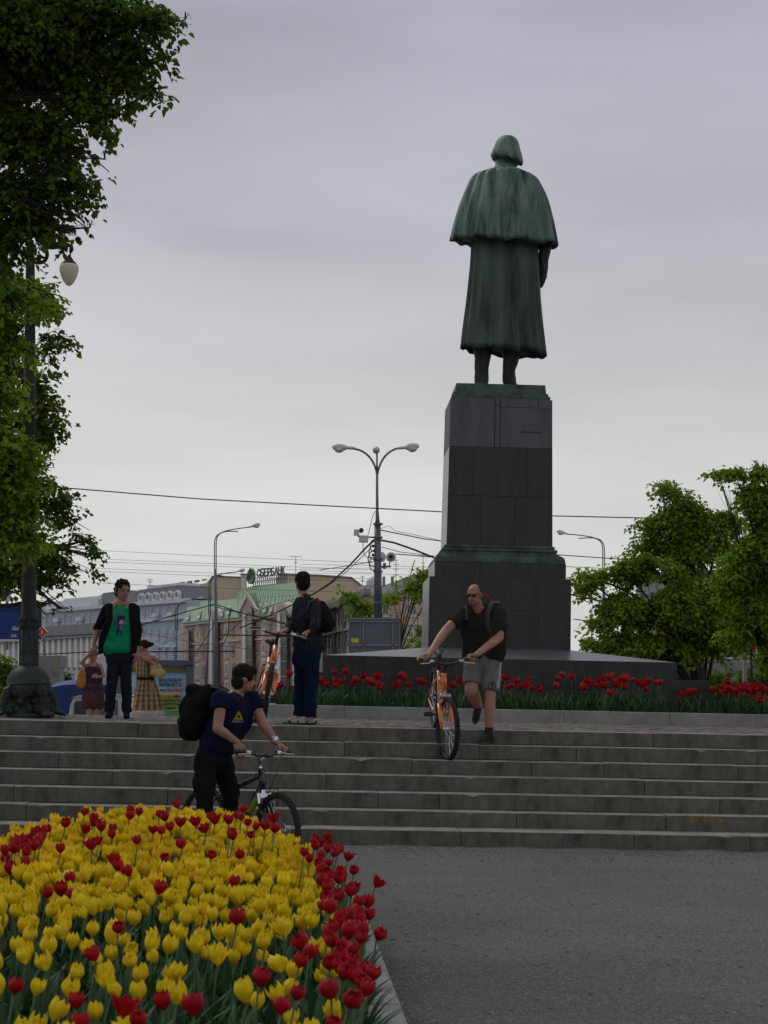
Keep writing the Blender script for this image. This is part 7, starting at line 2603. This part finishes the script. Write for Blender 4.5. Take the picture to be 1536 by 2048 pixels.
def navy(p):
    q_ = p - V((0, 0, EYE))
    px, py = 768 + FPX * q_.dot(cr) / q_.dot(cf), 1024 - FPX * q_.dot(cu) / q_.dot(cf)
    if q_.y > Y - EYE * 0 + .0: return None
    v_ = (py - 1424) / 16
    if 0 < v_ < 1 and abs(px - 478 + v_ * 2) < 2 + v_ * 8 and not (.35 < v_ < .75 and abs(px - 478) < 2.5): return (.38, .27, .02)
    if 1.1 < v_ < 1.3 and abs(px - 476) < 11: return (.16, .16, .18)
    return None


ts = torso([(g(473, 1399, -.02), .10, .07, tsd), (g(475, 1408, -.03), .16, .088, tsd), (g(464, 1440, -.03), .135, .13, tsd), (g(445, 1475, -.02), .11, .13, tsd), (g(436, 1490, 0), .11, .13, tsd)])
ts += chain([nS, nS.lerp(nE, .36)], [.088, .086], 1, 0) + chain([fS, fS.lerp(fE, .45)], [.080, .078], 1, 0)
organic('tshirt', ts, M['cloth'], t, org, .008, 3, fold=(.018, 8, .8), color=(.010, .012, .038), paint=navy)
organic('trousers', torso([(g(430, 1500, 0), .095, .12, tsd), (g(426, 1520, 0), .10, .13, tsd)]) + chain([hN, kN, aN], [.115, .085, .072], 1, 0) + chain([hF, kF, aF], [.11, .085, .072], 1, 0), M['cloth'], t, org, .009, 3, fold=(.02, 8, .8), color=(.012, .012, .013))
for an, tx in ((aN, (.9, -.4, 0)), (aF, (.9, -.4, 0))):
    organic('shoe', shoe(an, an + V(tx), 0), M['cloth'], t, org, .008, 2, color=(.03, .03, .03))
wt = empty('wristwatch', fW, 'silver wristwatch on the wrist gripping the black bicycle', 'watch')
d = (fE - fW).normalized()
mb = MB(fW)
mb.tube([fW + d * .02, fW + d * .05], [.037, .039], 14)
mb.build('band', M['chrome'], wt)
mb = MB(fW)
mb.ell(fW + d * .035 + V((-.01, -.03, .022)), .016, .012, .014, nu=12, nv=6)
mb.build('dial', M['lampshell'], wt)
ub = (neck - g(430, 1500)).normalized()
fb_ = (bf - ub * bf.dot(ub)).normalized()
sb_ = ub.cross(fb_)
bc = g(402, 1425, .02)
backpack('backpack', bc, bc, fb_, sb_, ub, .17, .145, .27, 'bulky black backpack on the nearest man bending over his bicycle', (.010, .010, .010),
         [[g(425, 1375, -.02), g(447, 1378, -.16), g(458, 1398, -.22), g(457, 1425, -.24), g(448, 1445, -.22), g(430, 1460, -.15)], [g(440, 1372, .1), g(470, 1388, .0), g(492, 1400, .06), g(494, 1425, -.02)]], fold=.016,
         extra=lambda tt: organic('side_pocket', [('e', g(380, 1455, -.05), (.10, .08, .11), (sb_, fb_, ub)), ('e', g(392, 1382, .0), (.13, .09, .07), (sb_, fb_, ub)), ('e', g(376, 1412, -.0), (.12, .06, .12), (sb_, fb_, ub)), ('e', g(394, 1428, -.02), (.17, .14, .27), (sb_, fb_, ub))], M['cloth'], tt, bc, .010, 8, fold=(.014, 9, 1), color=(.011, .011, .011)))

# ---------------------------------------------------------------- two women beyond the terrace
Y = 33.5
org = V((g(186, 1470).x, Y, .5))
t = empty('person', org, 'woman in a purple tank top and brown skirt shading her face with a raised arm', 'person')
fh_, sh_, uh_ = frame_of((.1, -1, -.1))
hc = g(186, 1312)
neck = g(187, 1325)
bs = V((1, 0, 0))
sA, sB = g(173, 1333), g(200, 1332)
eA, eB = g(163, 1326, -.05), g(208, 1352, -.03)
wA, wB = g(181, 1306, -.14), g(197, 1354, -.16)
h0_, h1_ = g(180, 1378), g(194, 1378)
k0, k1 = g(180, 1430), g(194, 1430)
a0, a1 = k0.copy(), k1.copy()
a0.z = a1.z = .58
keys = [(neck, .03, .045, bs), (g(187, 1334), .10, .065, bs), (g(187, 1352), .07, .085, bs), (g(187, 1366), .06, .075, bs), (g(186, 1380), .085, .095, bs)]
body = head_prims(hc, fh_, sh_, uh_, .96) + chain([neck, hc], [.045, .045]) + torso(keys, -.01)
body += chain([sA, eA, wA], [.045, .036, .025]) + chain([sB, eB, wB], [.042, .034, .024]) + chain([h0_, k0, a0], [.075, .05, .036]) + chain([h1_, k1, a1], [.075, .05, .036])
body += hand(wA, V((.4, -.1, .6)), V((0, 1, 0)), V((1, 0, 0)), .4, size=.95) + hand(wB, V((-1, -.1, .1)), V((0, 1, 0)), V((0, 0, 1)), .6, size=.95)
organic('body', body, M['skin'], t, org, .009, 2)
face_parts(t, org, hc, fh_, sh_, uh_, .96)
organic('hair', [('e', hc + uh_ * .04 - fh_ * .02, (.082, .09, .085), (sh_, fh_, uh_))], M['hair'], t, org, .008, 1, fold=(.01, 22, .6), color=(.10, .06, .035))
organic('top', torso([(g(187, 1338), .085, .07, bs), (g(187, 1352), .078, .10, bs), (g(187, 1366), .07, .09, bs), (g(186, 1378), .09, .105, bs)]) + cap_(g(179, 1329, -.03), .018, g(180, 1340, -.05), .02) + cap_(g(195, 1329, -.03), .018, g(194, 1340, -.05), .02), M['cloth'], t, org, .009, 2, color=(.055, .032, .06))
organic('skirt', torso([(g(186, 1374), .09, .105, bs), (g(186, 1395), .10, .11, bs), (g(186, 1409), .10, .10, bs)]), M['cloth'], t, org, .010, 2, fold=(.015, 9, .4), color=(.10, .045, .045))
for an in (a0, a1): organic('shoe', shoe(an, an + V((0, -1, 0)), .5), M['cloth'], t, org, .009, 1, color=(.05, .04, .035))
bg_ = empty('shoulder_bag', g(164, 1357), 'orange slouchy shoulder bag at the side of the woman in purple', 'bag')
organic('bag', [('e', g(164, 1357, -.05), (.09, .07, .17), (bs, V((0, 1, 0)), V((0, 0, 1)))), ('e', g(163, 1366, -.05), (.10, .07, .11), (bs, V((0, 1, 0)), V((0, 0, 1))))], M['cloth'], bg_, bg_.location, .010, 2, fold=(.012, 14, 1), color=(.48, .20, .035))
mb = MB(bg_.location)
mb.tube([g(160, 1345, -.08), g(170, 1330, -.08), g(177, 1327, -.02), g(172, 1345, .08)], .014, 6)
mb.build('strap', mat('tan_strap', (.45, .22, .06), .8), bg_)
ph = g(191, 1303, -.26)
mb = MB(ph)
mb.obox(ph, (.7, 0, -.7), (0, 1, 0), (.7, 0, .7), .075, .012, .032)
tag(mb.build('green_folder', mat('olive_green', (.05, .09, .03), .6), loc=ph), 'small green object held up before the face of the woman in purple', 'folder')

Y = 29.5
org = V((g(292, 1480).x, Y, .5))
t = empty('person', org, 'woman with a dark hair bun in a plaid summer dress with a white hem', 'person')
fh_, sh_, uh_ = frame_of((-.75, .3, -.1))
hc = g(286, 1294)
neck = g(291, 1308)
bs = V((.8, .6, 0)).normalized()
sA, sB = g(306, 1319, -.05), g(280, 1318, .08)
eA, eB = g(322, 1341, -.10), g(272, 1335, .05)
wA, wB = g(300, 1322, -.18), g(280, 1322, -.1)
h0_, h1_ = g(286, 1372), g(300, 1372)
k0, k1 = g(284, 1428), g(302, 1428)
a0, a1 = k0.copy(), k1.copy()
a0.z = a1.z = .58
keys = [(neck, .03, .045, bs), (g(292, 1320), .10, .065, bs), (g(292, 1340), .075, .085, bs), (g(292, 1356), .06, .075, bs), (g(292, 1372), .085, .095, bs)]
body = head_prims(hc, fh_, sh_, uh_, .96) + chain([neck, hc + V((.02, 0, 0))], [.045, .045]) + torso(keys, -.01)
body += chain([sA, eA, wA], [.043, .036, .025]) + chain([sB, eB, wB], [.042, .034, .024]) + chain([h0_, k0, a0], [.075, .048, .034]) + chain([h1_, k1, a1], [.075, .048, .034])
body += hand(wA, V((-1, -.2, .5)), V((0, 1, 0)), V((0, 0, 1)), .6, size=.95) + hand(wB, V((-.3, -.2, 1)), V((0, 1, 0)), V((1, 0, 0)), .6, size=.95)
organic('body', body, M['skin'], t, org, .009, 2)
face_parts(t, org, hc, fh_, sh_, uh_, .96)
organic('hair', [('e', hc + uh_ * .035 - fh_ * .028, (.084, .088, .086), (sh_, fh_, uh_)), ('s', g(300, 1289), .045), ('s', g(305, 1288, .02), .028)], M['hair'], t, org, .008, 1, fold=(.006, 24, 1), color=(.018, .013, .012))


def plaid(p):
    q_ = p - V((0, 0, EYE))
    px, py = 768 + FPX * q_.dot(cr) / q_.dot(cf), 1024 - FPX * q_.dot(cu) / q_.dot(cf)
    if py > 1421: return (.55, .50, .48)
    wd = 1 + max(0, py - 1355) / 75
    a = (px - 294) / wd
    c = V((.34, .25, .13))
    if math.sin(a * .95) > .55: c = V((.10, .055, .06))
    elif math.sin(a * .95 + 2.4) > .6: c = V((.42, .33, .12))
    elif math.sin(a * .95 + 4.2) > .75: c = V((.32, .14, .12))
    if math.sin(py * .62) > .62: c = c * .62 + V((.06, .02, .02))
    if math.sin(py * .62 + 2.5) > .8: c = c * .6 + V((.16, .14, .08))
    if 1354 < py < 1360: c = V((.02, .017, .018))
    return tuple(c)


dr = torso([(g(292, 1321), .09, .07, bs), (g(292, 1340), .082, .10, bs), (g(292, 1357), .062, .085, bs)])
for i in range(12):
    t_ = i / 11
    c_ = g(lerp(292, 297, t_), lerp(1360, 1427, t_))
    dr += cap_(c_ - bs * lerp(.07, .19, t_), lerp(.085, .12, t_), c_ + bs * lerp(.07, .17, t_), lerp(.085, .12, t_))
dr += chain([sA, sA.lerp(eA, .5)], [.062, .064], 1, 0)
organic('dress', dr, M['cloth'], t, org, .009, 2, fold=(.03, 8, .25), color=(.34, .25, .13), paint=plaid)
for an in (a0, a1): organic('shoe', shoe(an, an + V((0, -1, 0)), .5), M['cloth'], t, org, .009, 1, color=(.05, .04, .035))
bg_ = empty('shoulder_bag', g(316, 1346), 'cream yellow shoulder bag under the arm of the woman in plaid', 'bag')
organic('bag', [('e', g(316, 1346, -.12), (.13, .07, .085), (V((1, 0, -.2)).normalized(), V((0, 1, 0)), V((.2, 0, 1)).normalized())), ('e', g(308, 1340, -.12), (.07, .06, .09), (V((1, 0, 0)), V((0, 1, 0)), V((0, 0, 1))))], M['cloth'], bg_, bg_.location, .010, 2, fold=(.02, 14, 1), color=(.50, .38, .17))
mb = MB(bg_.location)
mb.tube([g(303, 1336, -.14), g(300, 1322, -.12), g(303, 1314, -.08), g(312, 1318, -.02), g(324, 1338, -.08)], .013, 6)
mb.build('strap', mat('cream_strap', (.42, .32, .14), .8), bg_)
